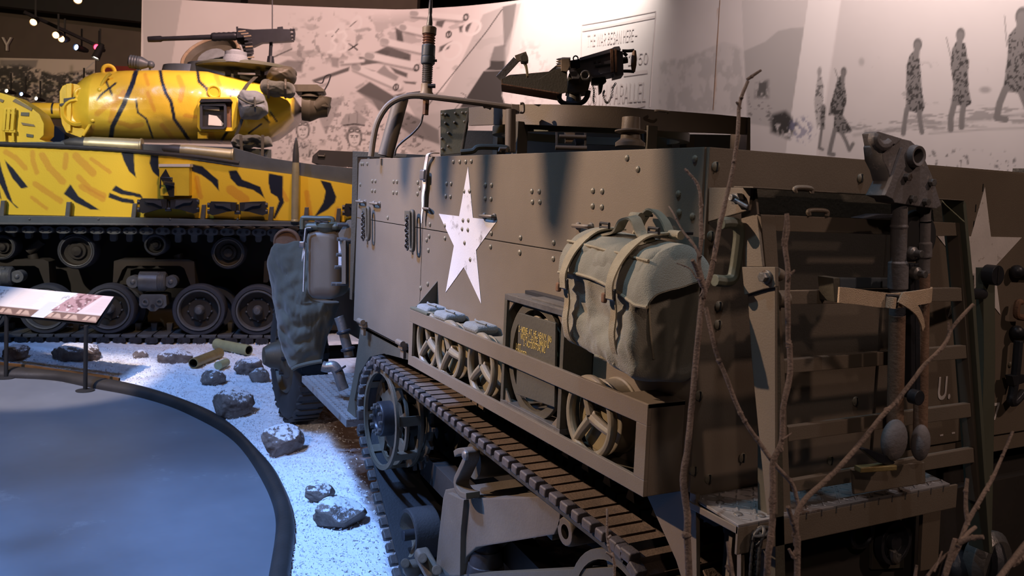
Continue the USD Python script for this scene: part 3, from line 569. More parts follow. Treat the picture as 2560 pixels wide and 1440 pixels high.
# ------------------------------------------------------------------ boulders
def rock(px, py, w, h, label, seed, d_scale=1.0, sink=.3):
    """centre pixel, size in pixels of its outline"""
    base = Pz(px, py+h*.42, 0.0); d = (base-CAM)@CF; R = w/2*d/FPX; Hh = h*d/FPX
    m = trimesh.creation.icosphere(4 if w > 60 else 3, 1.0); v = m.vertices.copy()
    v *= (1 + .55*(meshkit.fbm(v*1.3+seed*7.3, 3, seed)-.5) + .16*(meshkit.fbm(v*5+seed, 3, seed+3)-.5))[:, None]
    for k in range(7):
        dd = nrm(np.random.default_rng(seed*31+k).normal(size=3)); lim = .78; t = v@dd; v -= np.clip(t-lim, 0, None)[:, None]*dd*.9
    v /= np.abs(v).max(0)
    r2 = np.array([CR[0], CR[1], 0]); r2 /= np.linalg.norm(r2); f2 = np.array([CF[0], CF[1], 0]); f2 /= np.linalg.norm(f2)
    Hz = Hh*.9
    P = base + f2*R*.6 + v[:, :1]*r2*R + v[:, 1:2]*f2*R*.8*d_scale + (v[:, 2:]+1-2*sink)*UP*Hz/(2-2*sink)
    path = fresh('/World', 'boulder'); ORIGIN['tmp'] = base
    x = usdkit.mesh(stage, path, (P-0*base, m.faces), LOOK['rock'], 40); meta(x.GetPrim(), label, 'rock'); ORIGIN[path] = np.zeros(3)
for k, a in enumerate((
    (28, 880, 72, 36, 'grey boulder cut off by the left edge, beside the first panel post'), (172, 884, 128, 44, 'wide flat snow-dusted boulder behind the right panel post'),
    (347, 887, 42, 22, 'small brown stone lying alone on the snow before the tank tracks'), (428, 893, 90, 40, 'low boulder nearly buried in snow, left of the brass case'),
    (524, 945, 68, 42, 'rough brown boulder below the open brass shell case'), (615, 918, 78, 46, 'dark angular boulder between green shell case and front wheel'),
    (646, 940, 58, 40, 'small dark boulder touching the front wheel at its left'), (572, 1006, 108, 66, 'large bare rounded boulder between the kerb and the front wheel'),
    (697, 1103, 108, 66, 'snow-spotted oblong boulder right of the kerb bend'), (795, 1230, 76, 40, 'pointed brown stone poking out of the bright snow'), (838, 1290, 142, 68, 'flat boulder capped with snow nearest the half-track track'))):
    rock(*a[:4], a[4], k+3)
# ------------------------------------------------------------------ the yellow tank (notes in enlargement pixels: C upper left, D below it)
C1 = lambda x, y: (x/2.844, y/2.844)
D1 = lambda x, y: (x/2.844, 460+y/2.844)
Cs = lambda *p: [C1(*q) for q in p]
Ds = lambda *p: [D1(*q) for q in p]
TKs = lambda pts, v: [Tk(x, y, v) for x, y in pts]
pxm = lambda p, n: n*((np.asarray(p)-CAM)@CF)/FPX      # n photograph pixels, in metres at point p
tank = thing('tank', 'yellow tank with dark tiger stripes standing before the curved mural', 'tank', TO)
NAVY, ORANGE, YEL = (.017, .022, .038), (.62, .27, .04), (.80, .55, .045)
def slab(mb, pts, v0, v1): return mb.prism(TKs(pts, v0), -TN*(v1-v0))
# hull flank, striped
top = np.array(Cs((-700, 1020), (0, 1042), (400, 1055), (900, 1080), (1200, 1112), (1700, 1190), (2080, 1240), (2500, 1312), (2900, 1390)))
bot = np.array(Ds((-700, 205), (0, 216), (500, 226), (950, 235), (1500, 243), (2100, 262), (2500, 268), (2900, 274)))
xs = np.arange(-240, 1015, 2.5); yt_, yb_ = np.interp(xs, top[:, 0], top[:, 1]), np.interp(xs, bot[:, 0], bot[:, 1])
G = np.array([[Tk(x, a+(b-a)*t, .02) for t in np.linspace(0, 1, 66)] for x, a, b in zip(xs, yt_, yb_)])
sp = Print(project(G.reshape(-1, 3)), YEL)
for q, w in ((Cs((40, 1080), (110, 1120), (180, 1195)), 13), (Cs((230, 1085), (235, 1150), (262, 1225)), 12), (Cs((300, 1105), (350, 1190), (445, 1290)), 17), (Cs((540, 1110), (660, 1230)), 19), (Cs((470, 1100), (462, 1190)), 13), (Cs((650, 1130), (780, 1222)), 10),
             (Cs((560, 1260), (640, 1340), (740, 1390)), 13), (Ds((250, 0), (340, 60), (430, 120)), 15), (Ds((225, 95), (330, 175)), 9), (Ds((580, 20), (730, 105)), 15), (Cs((1400, 1265), (1410, 1340), (1425, 1400)), 13), (Ds((1640, 40), (1740, 110)), 24), (Ds((2180, 60), (2210, 240)), 13), (Ds((2400, 170), (2385, 250)), 9), (Cs((1990, 1330), (2040, 1422)), 10)):
    sp.line(q, w, ORANGE, 2.5, .62, 1.2)
for q in (Cs((860, 1080), (952, 1082), (955, 1190), (967, 1262), (920, 1222), (880, 1140)), Cs((1072, 1100), (1127, 1108), (1130, 1200), (1168, 1258), (1128, 1260), (1085, 1220), (1063, 1160)), Cs((35, 1140), (95, 1200), (200, 1332), (150, 1340), (90, 1270), (50, 1190)),
          Cs((-10, 1120), (14, 1210), (60, 1360), (90, 1440), (132, 1477), (120, 1480), (50, 1410), (-10, 1290)), Ds((500, 2), (560, 90), (710, 186), (640, 180), (540, 132), (452, 70)), Ds((822, 10), (880, 45), (1000, 72), (1018, 104), (950, 86), (870, 77), (796, 45)),
          Ds((778, 62), (860, 95), (950, 112), (958, 142), (870, 130), (770, 96)), Cs((1360, 1165), (1440, 1183), (1550, 1280), (1557, 1358), (1500, 1292), (1430, 1242), (1358, 1216)), Cs((1625, 1215), (1682, 1210), (1720, 1275), (1850, 1328), (1884, 1415), (1866, 1395), (1800, 1350), (1690, 1322), (1638, 1268)),
          Cs((1912, 1232), (2012, 1252), (2010, 1400), (2020, 1440), (1955, 1556), (1940, 1552), (1985, 1430), (1970, 1400), (1925, 1372), (1908, 1300)), Cs((2278, 1282), (2352, 1300), (2392, 1400), (2380, 1440), (2330, 1490), (2232, 1546), (2298, 1440), (2316, 1360))):
    sp.poly(q, NAVY, 2, 1, .5)
for k_ in range(5):
    x_ = -40-42*k_; sp.poly([(x_, 372+k_), (x_+16, 374), (x_+30, 430), (x_+44, 500), (x_+26, 478), (x_+6, 430)], NAVY, 2, 1, .5); sp.line([(x_+10, 440), (x_-2, 480), (x_-20, 520)], 13, ORANGE, 2.5, .62, 1.2)
sp.line([(0, 541), (350, 544)], 1.2, (.8, .75, .6), 1.5, .5, .8)
obj('hull_side', MB().grid(G), 'print_tank', tank, 'yellow flank panel with painted navy and orange tiger stripes', color=sp.c)
hb = MB(); tp, bt = [tuple(p) for p in top], [tuple(p) for p in bot]
slab(hb, tp+bt[::-1], .03, .6); hb.build('hull_core', 'tank_yellow', tank)
dk = MB(); slab(dk, Cs((-700, 985), (0, 1012), (480, 1008), (1010, 1024), (1650, 1046), (1900, 1120), (2200, 1165), (2520, 1196), (2900, 1245)) + tp[::-1], .07, 3.0)
dk.build('deck', 'tank_grey', tank)
ledge = MB(); slab(ledge, Ds((-700, 208), (0, 224), (1000, 240), (2100, 268), (2500, 274), (2900, 280), (2900, 304), (2500, 300), (1500, 292), (0, 284), (-700, 276)), -.07, .65); ledge.build('fender', 'tank_grey', tank)
lip = MB(); slab(lip, Ds((-700, 262), (0, 276), (1500, 286), (2900, 300), (2900, 310), (1500, 296), (0, 288), (-700, 276)), -.085, -.07); lip.build('fender_lip', 'tank_steel', tank)
for x, y0, y1 in ((15, 118, 235), (482, 128, 245), (952, 138, 255), (1444, 148, 262), (1926, 162, 268), (2176, 166, 272), (2406, 174, 278)):
    b = MB(); slab(b, Ds((x-9, y0), (x+19, y0), (x+10, y1), (x-22, y1)), -.05, .0); b.build('bracket', 'tank_steel', tank)
for x in (210, 700, 1210, 1690):
    MB().dome(Tk(*D1(x, 250), -.07), TN, .012, .01).build('ledge_bolt', 'tank_steel', tank)
# lower hull, in the dark between and behind the wheels
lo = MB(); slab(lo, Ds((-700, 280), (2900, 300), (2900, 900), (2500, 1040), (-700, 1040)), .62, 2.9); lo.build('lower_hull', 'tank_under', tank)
# road wheels: disc, tyre, hub and bolts
def wheel(cx, cy, r, name='road_wheel', v=.03, th=.16, bolts=9, rt=1.0):
    c = Tk(cx, cy, v); R = pxm(c, r); dsc = MB()
    dsc.lathe(c - TN*th, TN, [(1e-4, 0), (R*.78, 0), (R*.80, th*.9), (R*.74, th*.92), (R*.70, th*.55), (R*.46, th*.5), (R*.42, th*.62), (1e-4, th*.62)], 32)
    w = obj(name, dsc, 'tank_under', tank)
    MB().lathe(c - TN*th, TN, [(R*.80, 0), (R*.97, 0), (R, th*.15), (R, th*.85), (R*.96, th), (R*.84, th), (R*.80, th*.9)], 40).build('tyre', 'tank_rubber', w)
    MB().lathe(c - TN*th, TN, [(R*.81, th*.9), (R*.80, th*1.06), (R*.74, th*1.04), (R*.70, th*.7)], 40).build('rim', 'tank_steel', w)
    MB().lathe(c - TN*th*.4, TN, [(R*.19, 0), (R*.19, th*.35), (R*.13, th*.55), (1e-4, th*.6)], 16).build('hub', 'tank_steel', w)
    b, d = perp(TN)
    for k in range(bolts):
        a = k*2*math.pi/bolts+.2; p = c - TN*th*.5 + R*.44*(math.cos(a)*b+math.sin(a)*d)
        MB().dome(p, TN, R*.055, R*.09, 6).build('wheel_bolt', 'tank_steel', w)
for cx, cy, r in ((-46, 771, 62), (112, 773, 63), (271, 773, 63), (497, 776, 64.5), (643, 777, 64)): wheel(cx, cy, r)
for cx, cy, r in ((300, 775, 60), (532, 778, 60), (675, 780, 60)):
    c = Tk(cx, cy, .34); R = pxm(c, r); MB().lathe(c - TN*.16, TN, [(1e-4, 0), (R, 0), (R, .16), (R*.8, .16), (R*.76, .08), (1e-4, .08)], 32).build('inner_wheel', 'tank_rubber', tank)
for cx, cy, r in ((4, 618, 33), (190, 628, 46), (570, 632, 42), (388, 612, 28)):
    c = Tk(cx, cy, .16); R = pxm(c, r)
    w = MB().lathe(c - TN*.2, TN, [(1e-4, 0), (R*.86, 0), (R*.86, .2), (R*.78, .2), (R*.72, .15), (R*.5, .14), (R*.45, .17), (R*.3, .17), (R*.25, .2), (1e-4, .21)], 28).build('return_roller', 'tank_under', tank)
    MB().lathe(c - TN*.2, TN, [(R*.86, 0), (R, .02), (R, .17), (R*.93, .2), (R*.84, .2)], 28).build('tyre', 'tank_rubber', w)
    MB().torus(c, TN, R*.8, R*.035, 28, 6).build('rim', 'tank_steel', w)
# tracks
def shoe(cx, cy, hw, hh, v=.0, tooth=None, pins=True):
    a = np.linspace(0, 2*np.pi, 16, endpoint=False); ex = 2.8
    pts = [(cx+hw*np.sign(math.cos(t))*abs(math.cos(t))**(2/ex), cy+hh*np.sign(math.sin(t))*abs(math.sin(t))**(2/ex)) for t in a]
    m = MB(); slab(m, pts, v, v+.5); s = m.build('track_shoe', 'tank_steel' if cy < 700 else 'steel_dark', tank)
    if pins:
        for k in (-1, 1): MB().cyl(Tk(cx+k*hw*.5, cy, v+.02), Tk(cx+k*hw*.5, cy, v-.012), pxm(Tk(cx, cy), hh*.42), n=8).build('pin', 'steel_dark', s)
    if tooth:
        t = MB(); x, y0, y1 = tooth; slab(t, [(x-8, y0), (x+8, y0), (x+8, y1-4), (x+4, y1), (x-5, y1), (x-8, y1-4)], v+.2, v+.26); t.build('guide_tooth', 'tank_steel', s)
UX = [-40, 80, 203, 325, 448, 567, 688, 808, 924, 1040, 1155, 1270, 1385, 1500, 1615, 1730, 1842, 1948, 2060, 2170]
for x in UX:
    y = 322+(x-80)*.013; cx, cy = D1(x, y); shoe(cx, cy, 17.5, 9.2, .02, (D1(x-16, 0)[0]+4, cy+6, cy+29-abs(x-1100)/150))
for x0, x1 in zip(UX[:-1], UX[1:]):
    y = 325+((x0+x1)/2-80)*.013; m = MB(); slab(m, Ds((x0+44, y-16), (x1-44, y-16), (x1-44, y+18), (x0+44, y+18)), .06, .5); m.build('track_connector', 'tank_under', tank)
LX = [-90, 28, 145, 258, 372, 490, 608, 728, 846, 960, 1075, 1190, 1305, 1416, 1530, 1640, 1755, 1862, 1975, 2085]
for x in LX:
    cx, cy = D1(x, 1112+(x-700)*.006); shoe(cx, cy, 16.5, 7.4, -.03)
for x0, x1 in zip(LX[:-1], LX[1:]):
    y = 1086+(x0-700)*.006; m = MB(); slab(m, Ds((x0+14, y-14), (x1+6, y-14), (x1-2, y+8), (x0+20, y+8)), .0, .5); m.build('track_connector', 'tank_steel', tank)
for x in (70, 540, 980, 1095, 1205, 1640): m = MB(); slab(m, Ds((x-22, 990), (x+22, 990), (x+14, 1075), (x-14, 1075)), .26, .32); m.build('guide_tooth', 'tank_steel', tank)
# suspension: arches, bump springs, knuckles
for x in (-225, 810, 1880):
    m = MB(); slab(m, Ds((x, 548), (x+40, 536), (x+530, 536), (x+570, 552), (x+580, 720), (x+545, 720), (x+500, 600), (x+470, 582), (x+90, 582), (x+60, 610), (x+22, 700), (x-8, 700)), .22, .42); m.build('suspension_arch', 'tank_under', tank)
    m = MB(); m.cyl(Tk(*D1(x+455, 500), .3), Tk(*D1(x+470, 545), .3), .045, .05); m.build('bump_stop', 'tank_under', tank)
def damper(x0, x1, y):
    a, b = Tk(*D1(x0+60, y), .12), Tk(*D1(x1-60, y), .12); R = pxm(a, 25); L = np.linalg.norm(b-a); ax = b-a
    prof = [(1e-4, 0), (R*.8, 0), (R, .03*L), (R, .7*L)]
    for k in range(5): prof += [(R*.94, (.71+.05*k)*L), (R*1.0, (.735+.05*k)*L)]
    d = MB().lathe(a, ax, prof + [(R*.8, L), (1e-4, L)], 24).build('damper', 'tank_steel', tank)
    for c, s in ((a, -1), (b, 1)):
        q = c + nrm(ax)*s*.05; m = MB().cyl(q+TN*.05, q-TN*.06, R*.62); m.box(q-.03, q+.03); m.dome(q+TN*.05, TN, R*.25, .02); m.build('eyelet', 'tank_steel', d)
    t = MB().bar(a+UP*R*.8+nrm(ax)*L*.1+TN*R*.6, a+UP*R*.8+nrm(ax)*L*.8+TN*R*.6, .012, .02); t.build('clamp', 'tank_steel', d)
damper(930, 1245, 692); damper(-180, 155, 655)
for x in (1085,):
    m = MB(); slab(m, Ds((x-95, 800), (x-80, 786), (x+70, 786), (x+95, 796), (x+100, 862), (x+80, 882), (x+45, 884), (x+20, 905), (x-15, 905), (x-40, 884), (x-80, 882), (x-97, 860)), .06, .3); kk_ = m.build('spring_seat', 'tank_steel', tank)
    for k in (-50, 50): MB().lathe(Tk(*D1(x+k, 838), .06), TN, [(.035, 0), (.035, .016), (.018, .016), (.016, .0)], 16).build('bush', 'tank_steel', kk_)
    m = MB(); m.cyl(Tk(*D1(x, 868), .06), Tk(*D1(x, 868), .03), .02); m.build('bush', 'steel_dark', kk_)
for x in (275, 1640): MB().cyl(Tk(*D1(x-70, 480), .35), Tk(*D1(x+20, 400), .35), .05).build('swing_arm', 'tank_under', tank)
# stowage box on the flank with its lamp bracket
bx_ = MB(); slab(bx_, Cs((1132, 1172), (1345, 1172), (1345, 1392), (1132, 1392)), -.13, .03); sb = bx_.build('side_box', 'tank_yellow', tank)
m = MB(); slab(m, Cs((1128, 1166), (1350, 1166), (1350, 1186), (1128, 1186)), -.14, .02); m.build('box_lid', 'letter', sb)
m = MB(); slab(m, Cs((1178, 1200), (1225, 1290), (1240, 1330), (1238, 1400), (1205, 1400), (1170, 1310), (1138, 1262)), -.136, -.129); m.build('painted_stripe', 'steel_dark', sb)
m = MB(); m.tube(TKs(Cs((1140, 1340), (1142, 1262), (1225, 1266), (1222, 1292)), -.2), .008); m.cyl(Tk(*C1(1165, 1300), -.2), Tk(*C1(1235, 1310), -.14), .02); m.build('box_handle', 'steel_dark', sb)
# spare track links standing on the ledge
def spare(x0, x1, y0, y1, label):
    t = thing('spare_track_link', label, 'track link', Tk(*D1((x0+x1)/2, y1), -.05), 'spare track links on the tank ledge' if False else None)
    xm = (x0+x1)/2; w = (x1-x0)/2
    for s in (-1, 1):
        X = lambda u: xm + s*u*w
        m = MB(); q = Ds((X(.06), y0+8), (X(.5), y0+2), (X(.92), y0), (X(.97), y0+24), (X(.95), y1-12), (X(.86), y1-3), (X(.70), y1-10), (X(.38), y0+(y1-y0)*.72), (X(.06), y0+(y1-y0)*.66)); slab(m, q, -.11, -.02); b = m.build('shoe_half', 'steel_dark', t)
        m = MB(); slab(m, Ds((X(.25), y0+14), (X(.8), y0+16), (X(.74), y0+30), (X(.5), y0+34), (X(.22), y0+60)), -.135, -.11); m.build('pad', 'tank_rubber', b)
        m = MB(); m.cyl(Tk(*D1(X(.95), y0+26), -.09), Tk(*D1(X(1.03), y0+26), -.09), .025); m.cyl(Tk(*D1(X(.95), y1-30), -.09), Tk(*D1(X(1.03), y1-30), -.09), .025); m.build('pin_end', 'steel_dark', b)
    m = MB(); m.cyl(Tk(*D1(xm-.1*w, y0+78), -.08), Tk(*D1(xm+.1*w, y0+78), -.08), .02); slab(m, Ds((xm-.03*w, y0+20), (xm+.03*w, y0+20), (xm+.03*w, y1-30), (xm-.03*w, y1-30)), -.08, -.03); m.build('joint', 'steel_dark', t)
spare(985, 1410, 102, 212, 'dark spare track link block on the tank ledge under the yellow side box')
spare(1482, 1898, 124, 226, 'dark spare track link block on the tank ledge left of the upright shell')
spare(2440, 2860, 140, 236, 'dark spare track link block on the tank ledge, half hidden by the armoured carrier')
# turret: lofted casting, striped
tt = np.array(Cs((634, 650), (648, 614), (690, 575), (735, 540), (790, 518), (900, 508), (1000, 502), (1250, 498), (1550, 508), (1700, 540), (1900, 596), (2060, 656), (2110, 690), (2150, 770)))
tb = np.array(Cs((636, 960), (650, 990), (690, 1004), (800, 1012), (1300, 1020), (1700, 1030), (1860, 1030), (1960, 995), (2040, 940), (2110, 880), (2150, 800)))
xs = np.unique(np.r_[tt[[0, -1], 0], np.arange(tt[0, 0], tt[-1, 0], 2.4)]); ttop, tbot = np.interp(xs, tt[:, 0], tt[:, 1]), np.interp(xs, tb[:, 0], tb[:, 1])
u = (xs-xs[0])/(xs[-1]-xs[0]); hw = 1.0*(.72+.28*np.clip(u/.12, 0, 1)**.6)*np.clip(u/.012+.0, 0, 1)**.4*np.where(u > .6, 1-.32*np.clip((u-.6)/.4, 0, 1)**1.6, 1)*np.clip((1-u)/.03, 0, 1)**.5
VC = 1.72; th = np.linspace(0, 2*np.pi, 150, endpoint=False)
def turret_ring(yt, yb):
    mid, h = (yt+yb)/2+.12*(yb-yt), None
    st, ct = np.sin(th), np.cos(th)
    up = np.sign(st)*np.abs(st)**.95; off = np.sign(ct)*np.abs(ct)**.36
    y = np.where(up > 0, mid[:, None]-(mid-yt)[:, None]*up, mid[:, None]-(yb-mid)[:, None]*up)
    P = np.array([[Tk(x, yy, VC) for yy in row] for x, row in zip(xs, y)])
    return P + TN*(hw[:, None]*off[None])[..., None]
a_, b_ = ttop.copy(), tbot.copy()
for _ in range(3):
    R = turret_ring(a_, b_); q = project(R.reshape(-1, 3))[:, 1].reshape(len(xs), -1); a_ += .9*(ttop-q.min(1)); b_ += .9*(tbot-q.max(1))
R = turret_ring(a_, b_); R = np.concatenate([R, R[:, :1]], 1)
R += (TN*.02)*(meshkit.fbm(R*5, 3, 8)-.5)[..., None]
tq = Print(project(R.reshape(-1, 3)), YEL)
for q, w in ((Cs((1030, 530), (1052, 600)), 9), (Cs((1270, 550), (1300, 620), (1282, 710)), 13), (Cs((830, 690), (690, 810)), 14), (Cs((880, 660), (810, 760), (790, 860)), 15), (Cs((1050, 660), (1098, 785)), 9), (Cs((850, 872), (930, 900), (1010, 885)), 12), (Cs((1150, 890), (1255, 1015)), 11), (Cs((1535, 530), (1565, 620)), 11), (Cs((1315, 822), (1400, 832)), 9), (Cs((1480, 920), (1500, 1010)), 26), (Cs((660, 900), (640, 960)), 10)):
    tq.line(q, w, ORANGE, 2.5, .6, 1)
for q, w in ((Cs((975, 480), (940, 600), (880, 740), (800, 900), (783, 1020)), 12), (Cs((965, 700), (980, 800), (1040, 845), (1085, 978)), 5), (Cs((1135, 480), (1152, 580), (1180, 665), (1215, 720), (1240, 850), (1300, 930), (1365, 1030)), 8.5), (Cs((1400, 480), (1415, 580), (1470, 630), (1488, 676)), 7.5), (Cs((1662, 636), (1638, 688)), 5.5), (Cs((755, 580), (797, 674)), 5.5), (Cs((822, 592), (722, 670), (690, 708)), 5),
             (Cs((1640, 720), (1642, 900), (1600, 960), (1558, 1030)), 7), (Cs((1717, 850), (1680, 958)), 4.5), (Cs((1858, 882), (1768, 948)), 4.5), (Cs((1922, 798), (1968, 862)), 5), (Cs((1880, 835), (1918, 872)), 4)):
    tq.line(q, w, NAVY, 1.5, 1, .3)
tq.poly(Cs((2092, 660), (2180, 700), (2180, 1060), (1880, 1060), (1925, 985), (2030, 925), (2088, 860)), (.115, .10, .085), 3)
obj('turret', MB().grid(R), 'print_tank', tank, 'rounded yellow cast turret with painted navy tiger stripes', color=tq.c)
# turret fittings
m = MB(); rr = [Tk(*C1(x, y), .79) for x, y in ((790, 520), (750, 560), (700, 660), (690, 760), (655, 860), (590, 965))]; m.tube(catmull(rr, 6), .018, 8); seam = m.build('casting_seam', 'tank_yellow', tank)
for x, y in ((712, 640), (702, 738), (662, 856)): MB().dome(Tk(*C1(x, y), .77), TN, .03, .03).build('seam_bolt', 'tank_yellow', seam)
ml = np.array(Cs((425, 700), (440, 622), (470, 600), (545, 596), (600, 640), (640, 640)))[:, :]
mant = MB(); pts = Cs((424, 650), (445, 610), (500, 592), (548, 600), (590, 625), (640, 612), (690, 640), (640, 860), (575, 978), (530, 962), (470, 940), (440, 880), (424, 760))
mant.prism(TKs(pts, .88), -TN*1.7); mt = mant.build('mantlet', 'tank_yellow', tank, smooth=50)
m = MB(); m.lathe(Tk(*C1(552, 800), .885), TN, [(.13, 0), (.15, .05), (.12, .07), (.105, .03), (.02, .01)], 24); m.build('sight_port', 'tank_yellow', mt)
m = MB(); m.torus(Tk(*C1(578, 670), .86), TN+.3*TT, .055, .018, 20, 8); m.build('lifting_ring', 'tank_yellow', mt)
m = MB(); m.prism(TKs(Cs((470, 596), (510, 592), (500, 930), (476, 935)), .84), -TN*.1); m.build('mantlet_rib', 'tank_yellow', mt)
m = MB(); m.prism(TKs(Cs((452, 700), (530, 690), (528, 712), (452, 730)), .83), -TN*.03); m.prism(TKs(Cs((420, 738), (480, 728), (480, 742), (424, 756)), .83), -TN*.03); m.build('painted_stripe', 'steel_dark', mt)
m = MB(); m.torus(Tk(*C1(772, 505), 1.1), TN+.4*TT, .06, .022, 20, 8); m.build('lifting_ring', 'tank_yellow', tank)
gun = MB(); g0, g1 = Tk(*C1(440, 790), 1.72), Tk(*C1(-900, 772), 1.72); r_ = pxm(g0, 17.5)
gun.lathe(g0, g1-g0, [(r_*1.15, 0), (r_*1.15, .3), (r_, .34), (r_*.9, np.linalg.norm(g1-g0)), (1e-3, np.linalg.norm(g1-g0))], 28); gb = gun.build('gun_barrel', 'tank_yellow', tank)
MB().lathe(Tk(*C1(395, 750), 1.72), g1-g0, [(r_*1.17, 0), (r_*1.17, .02), (r_*.5, .02)], 28).move(lambda v: v - UP*pxm(g0, 13)).build('painted_band', 'steel_dark', gb)
# small square port with its open frame
m = MB(); m.prism(TKs(Cs((1405, 715), (1425, 690), (1670, 690), (1690, 740), (1680, 900), (1655, 932), (1420, 932), (1402, 905)), .66), -TN*.25, [TKs(Cs((1440, 708), (1648, 708), (1648, 905), (1440, 905)), .66)]); pf = m.build('port_frame', 'tank_yellow', tank)
m = MB(); m.prism(TKs(Cs((1422, 735), (1600, 735), (1610, 760), (1610, 900), (1590, 918), (1432, 918), (1420, 900)), .62), -TN*.05, [TKs(Cs((1438, 752), (1592, 752), (1592, 900), (1438, 900)), .62)]); m.build('port_gasket', 'tank_rubber', pf)
m = MB(); m.prism(TKs(Cs((1438, 700), (1650, 700), (1650, 905), (1438, 905)), .675), -TN*.01); m.build('port_recess', 'black', pf)
m = MB(); m.prism(TKs(Cs((1442, 752), (1560, 764), (1560, 788), (1440, 776)), .67), -TN*.004); m.prism(TKs(Cs((1484, 815), (1540, 825), (1590, 880), (1580, 896), (1480, 890)), .67), -TN*.004); m.build('pale_sheet', 'letter', pf)
m = MB(); m.prism(TKs(Cs((1590, 712), (1640, 712), (1642, 905), (1604, 905)), .668), -TN*.004); m.build('port_flap', 'rust', pf)
m = MB(); m.prism(TKs(Cs((1416, 728), (1430, 702), (1636, 702), (1650, 722)), .60), -TN*.12); m.build('port_hood', 'steel_dark', pf)
m = MB(); m.lathe(Tk(*C1(1522, 652), .74), TN, [(.07, -.02), (.07, .012), (.055, .014), (.05, .004), (.02, .004), (1e-4, .004)], 20); m.build('cast_mark', 'tank_yellow', tank)
m = MB(); m.prism(TKs(Cs((1405, 938), (1470, 945), (1470, 985), (1405, 985)), .7), -TN*.08); m.build('port_step', 'tank_yellow', tank)
# cupola, hatches, lamp, rear fittings
cu = MB(); c = Tk(*C1(1640, 530), 1.55); cu.cyl(c-UP*.1, c+UP*.09, .52, .48, 36); cu.build('cupola', 'tank_grey', tank)
cu = MB(); c = Tk(*C1(1380, 500), 1.6); cu.cyl(c-UP*.06, c+UP*.03, .36, .34, 32); cu.build('loader_ring', 'tank_grey', tank)
c = Tk(*C1(1750, 492), 1.45); cu = MB().lathe(c, [.05, 0, 1], [(1e-4, .03), (.36, .05), (.55, .012), (.58, -.005), (.58, -.03), (.4, -.05), (1e-4, -.05)], 40); hs = cu.build('hatch_plate', 'olive_green', tank)
for k in (-150, -90, 60, 130): m = MB(); m.prism(TKs(Cs((1750+k, 495), (1790+k, 495), (1790+k, 535), (1750+k, 535)), 1.0), -TN*.1); m.build('vision_block', 'lens_dark', hs)
m = MB(); m.prism(TKs(Cs((1690, 515), (1815, 520), (1815, 533), (1690, 528)), .96), -TN*.02); m.build('block_rim', 'steel_bright', hs)
c = Tk(*C1(1512, 430), 1.9); ax = nrm(TN*.55+UP*.55-TT*.25); cu = MB().lathe(c, ax, [(1e-4, .0), (.30, .0), (.33, .06), (.36, .07), (.37, .03), (.36, -.02), (1e-4, -.03)], 36); oh = cu.build('open_hatch', 'olive_dark', tank)
MB().torus(c+ax*.07, ax, .35, .022, 36, 8).build('hatch_seal', 'antenna_tan', oh)
MB().cyl(c+ax*.01, c+ax*.05, .19, .17).build('hatch_pad', 'canvas_blue', oh)
a, b = Tk(*C1(918, 436), 1.5), Tk(*C1(1075, 460), 1.5); L = np.linalg.norm(b-a); r0 = pxm(a, 16)
sl = MB().lathe(a, b-a, [(1e-4, 0), (r0*.9, 0), (r0, .03*L)] + [(r0*(1.0 if k % 2 else 1.07), (.06+.06*k)*L) for k in range(8)] + [(r0*1.02, .55*L), (r0*.55, .85*L), (r0*.2, .98*L), (1e-4, L)], 24); s_ = sl.build('searchlight', 'tank_grey', tank)
m = MB(); m.bar(Tk(*C1(988, 455), 1.5), Tk(*C1(985, 520), 1.5), .04, .05, TN); m.ball(Tk(*C1(1072, 460), 1.5), .045); m.bar(Tk(*C1(1066, 462), 1.5), Tk(*C1(1066, 510), 1.5), .02, .02, TN); m.build('lamp_bracket', 'tank_grey', s_)
m = MB(); m.cyl(Tk(*C1(1204, 500), 1.5), Tk(*C1(1203, 474), 1.5), .025, .015); m.build('stub_post', 'tank_grey', tank)
m = MB(); m.prism(TKs(Cs((2080, 600), (2255, 600), (2310, 640), (2300, 650), (2100, 650)), 1.4), -TN*.5); m.build('rear_rack', 'olive_dark', tank)
m = MB(); m.tube(catmull(TKs(Cs((2240, 580), (2290, 590), (2310, 545), (2350, 530), (2345, 560), (2330, 600), (2305, 645)), 1.5), 4), .009, 6); m.build('wire_loop', 'steel_dark', tank)
m = MB(); m.lathe(Tk(*C1(2150, 750), 1.6), TT, [(1e-4, 0), (.18, 0), (.19, .1), (.14, .2), (.12, .3), (1e-4, .34)], 24); m.cyl(Tk(*C1(2240, 760), 1.5), Tk(*C1(2310, 715), 1.5), .07, .09); m.cyl(Tk(*C1(2300, 760), 1.5), Tk(*C1(2308, 688), 1.5), .075, .085); m.cyl(Tk(*C1(2200, 660), 1.5), Tk(*C1(2200, 690), 1.5), .05, .12); m.build('ventilator', 'olive_dark', tank)
m = MB(); m.prism(TKs(Cs((2222, 1110), (2270, 1066), (2540, 1080), (2700, 1090), (2700, 1215), (2480, 1212), (2216, 1156)), .5), -TN*1.2); eb = m.build('engine_box', 'black', tank)
for x0, x1, y in ((2330, 2380, 1186), (2430, 2510, 1194)): m = MB(); m.prism(TKs(Cs((x0, y-6), (x1, y-2), (x1, y+14), (x0, y+8)), .48), -TN*.03); m.build('edge_plate', 'steel_bright', eb)
m = MB(); m.tube(TKs(Cs((2262, 1092), (2262, 1108), (2308, 1110), (2308, 1094)), .49), .008, 6); m.build('box_handle', 'olive_dark', eb)
m = MB(); m.prism(TKs(Cs((1700, 1050), (1925, 1062), (1925, 1150), (1880, 1146), (1880, 1120), (1860, 1118), (1850, 1142), (1700, 1120)), .3), -TN*.06); m.build('rack_plate', 'tank_grey', tank)
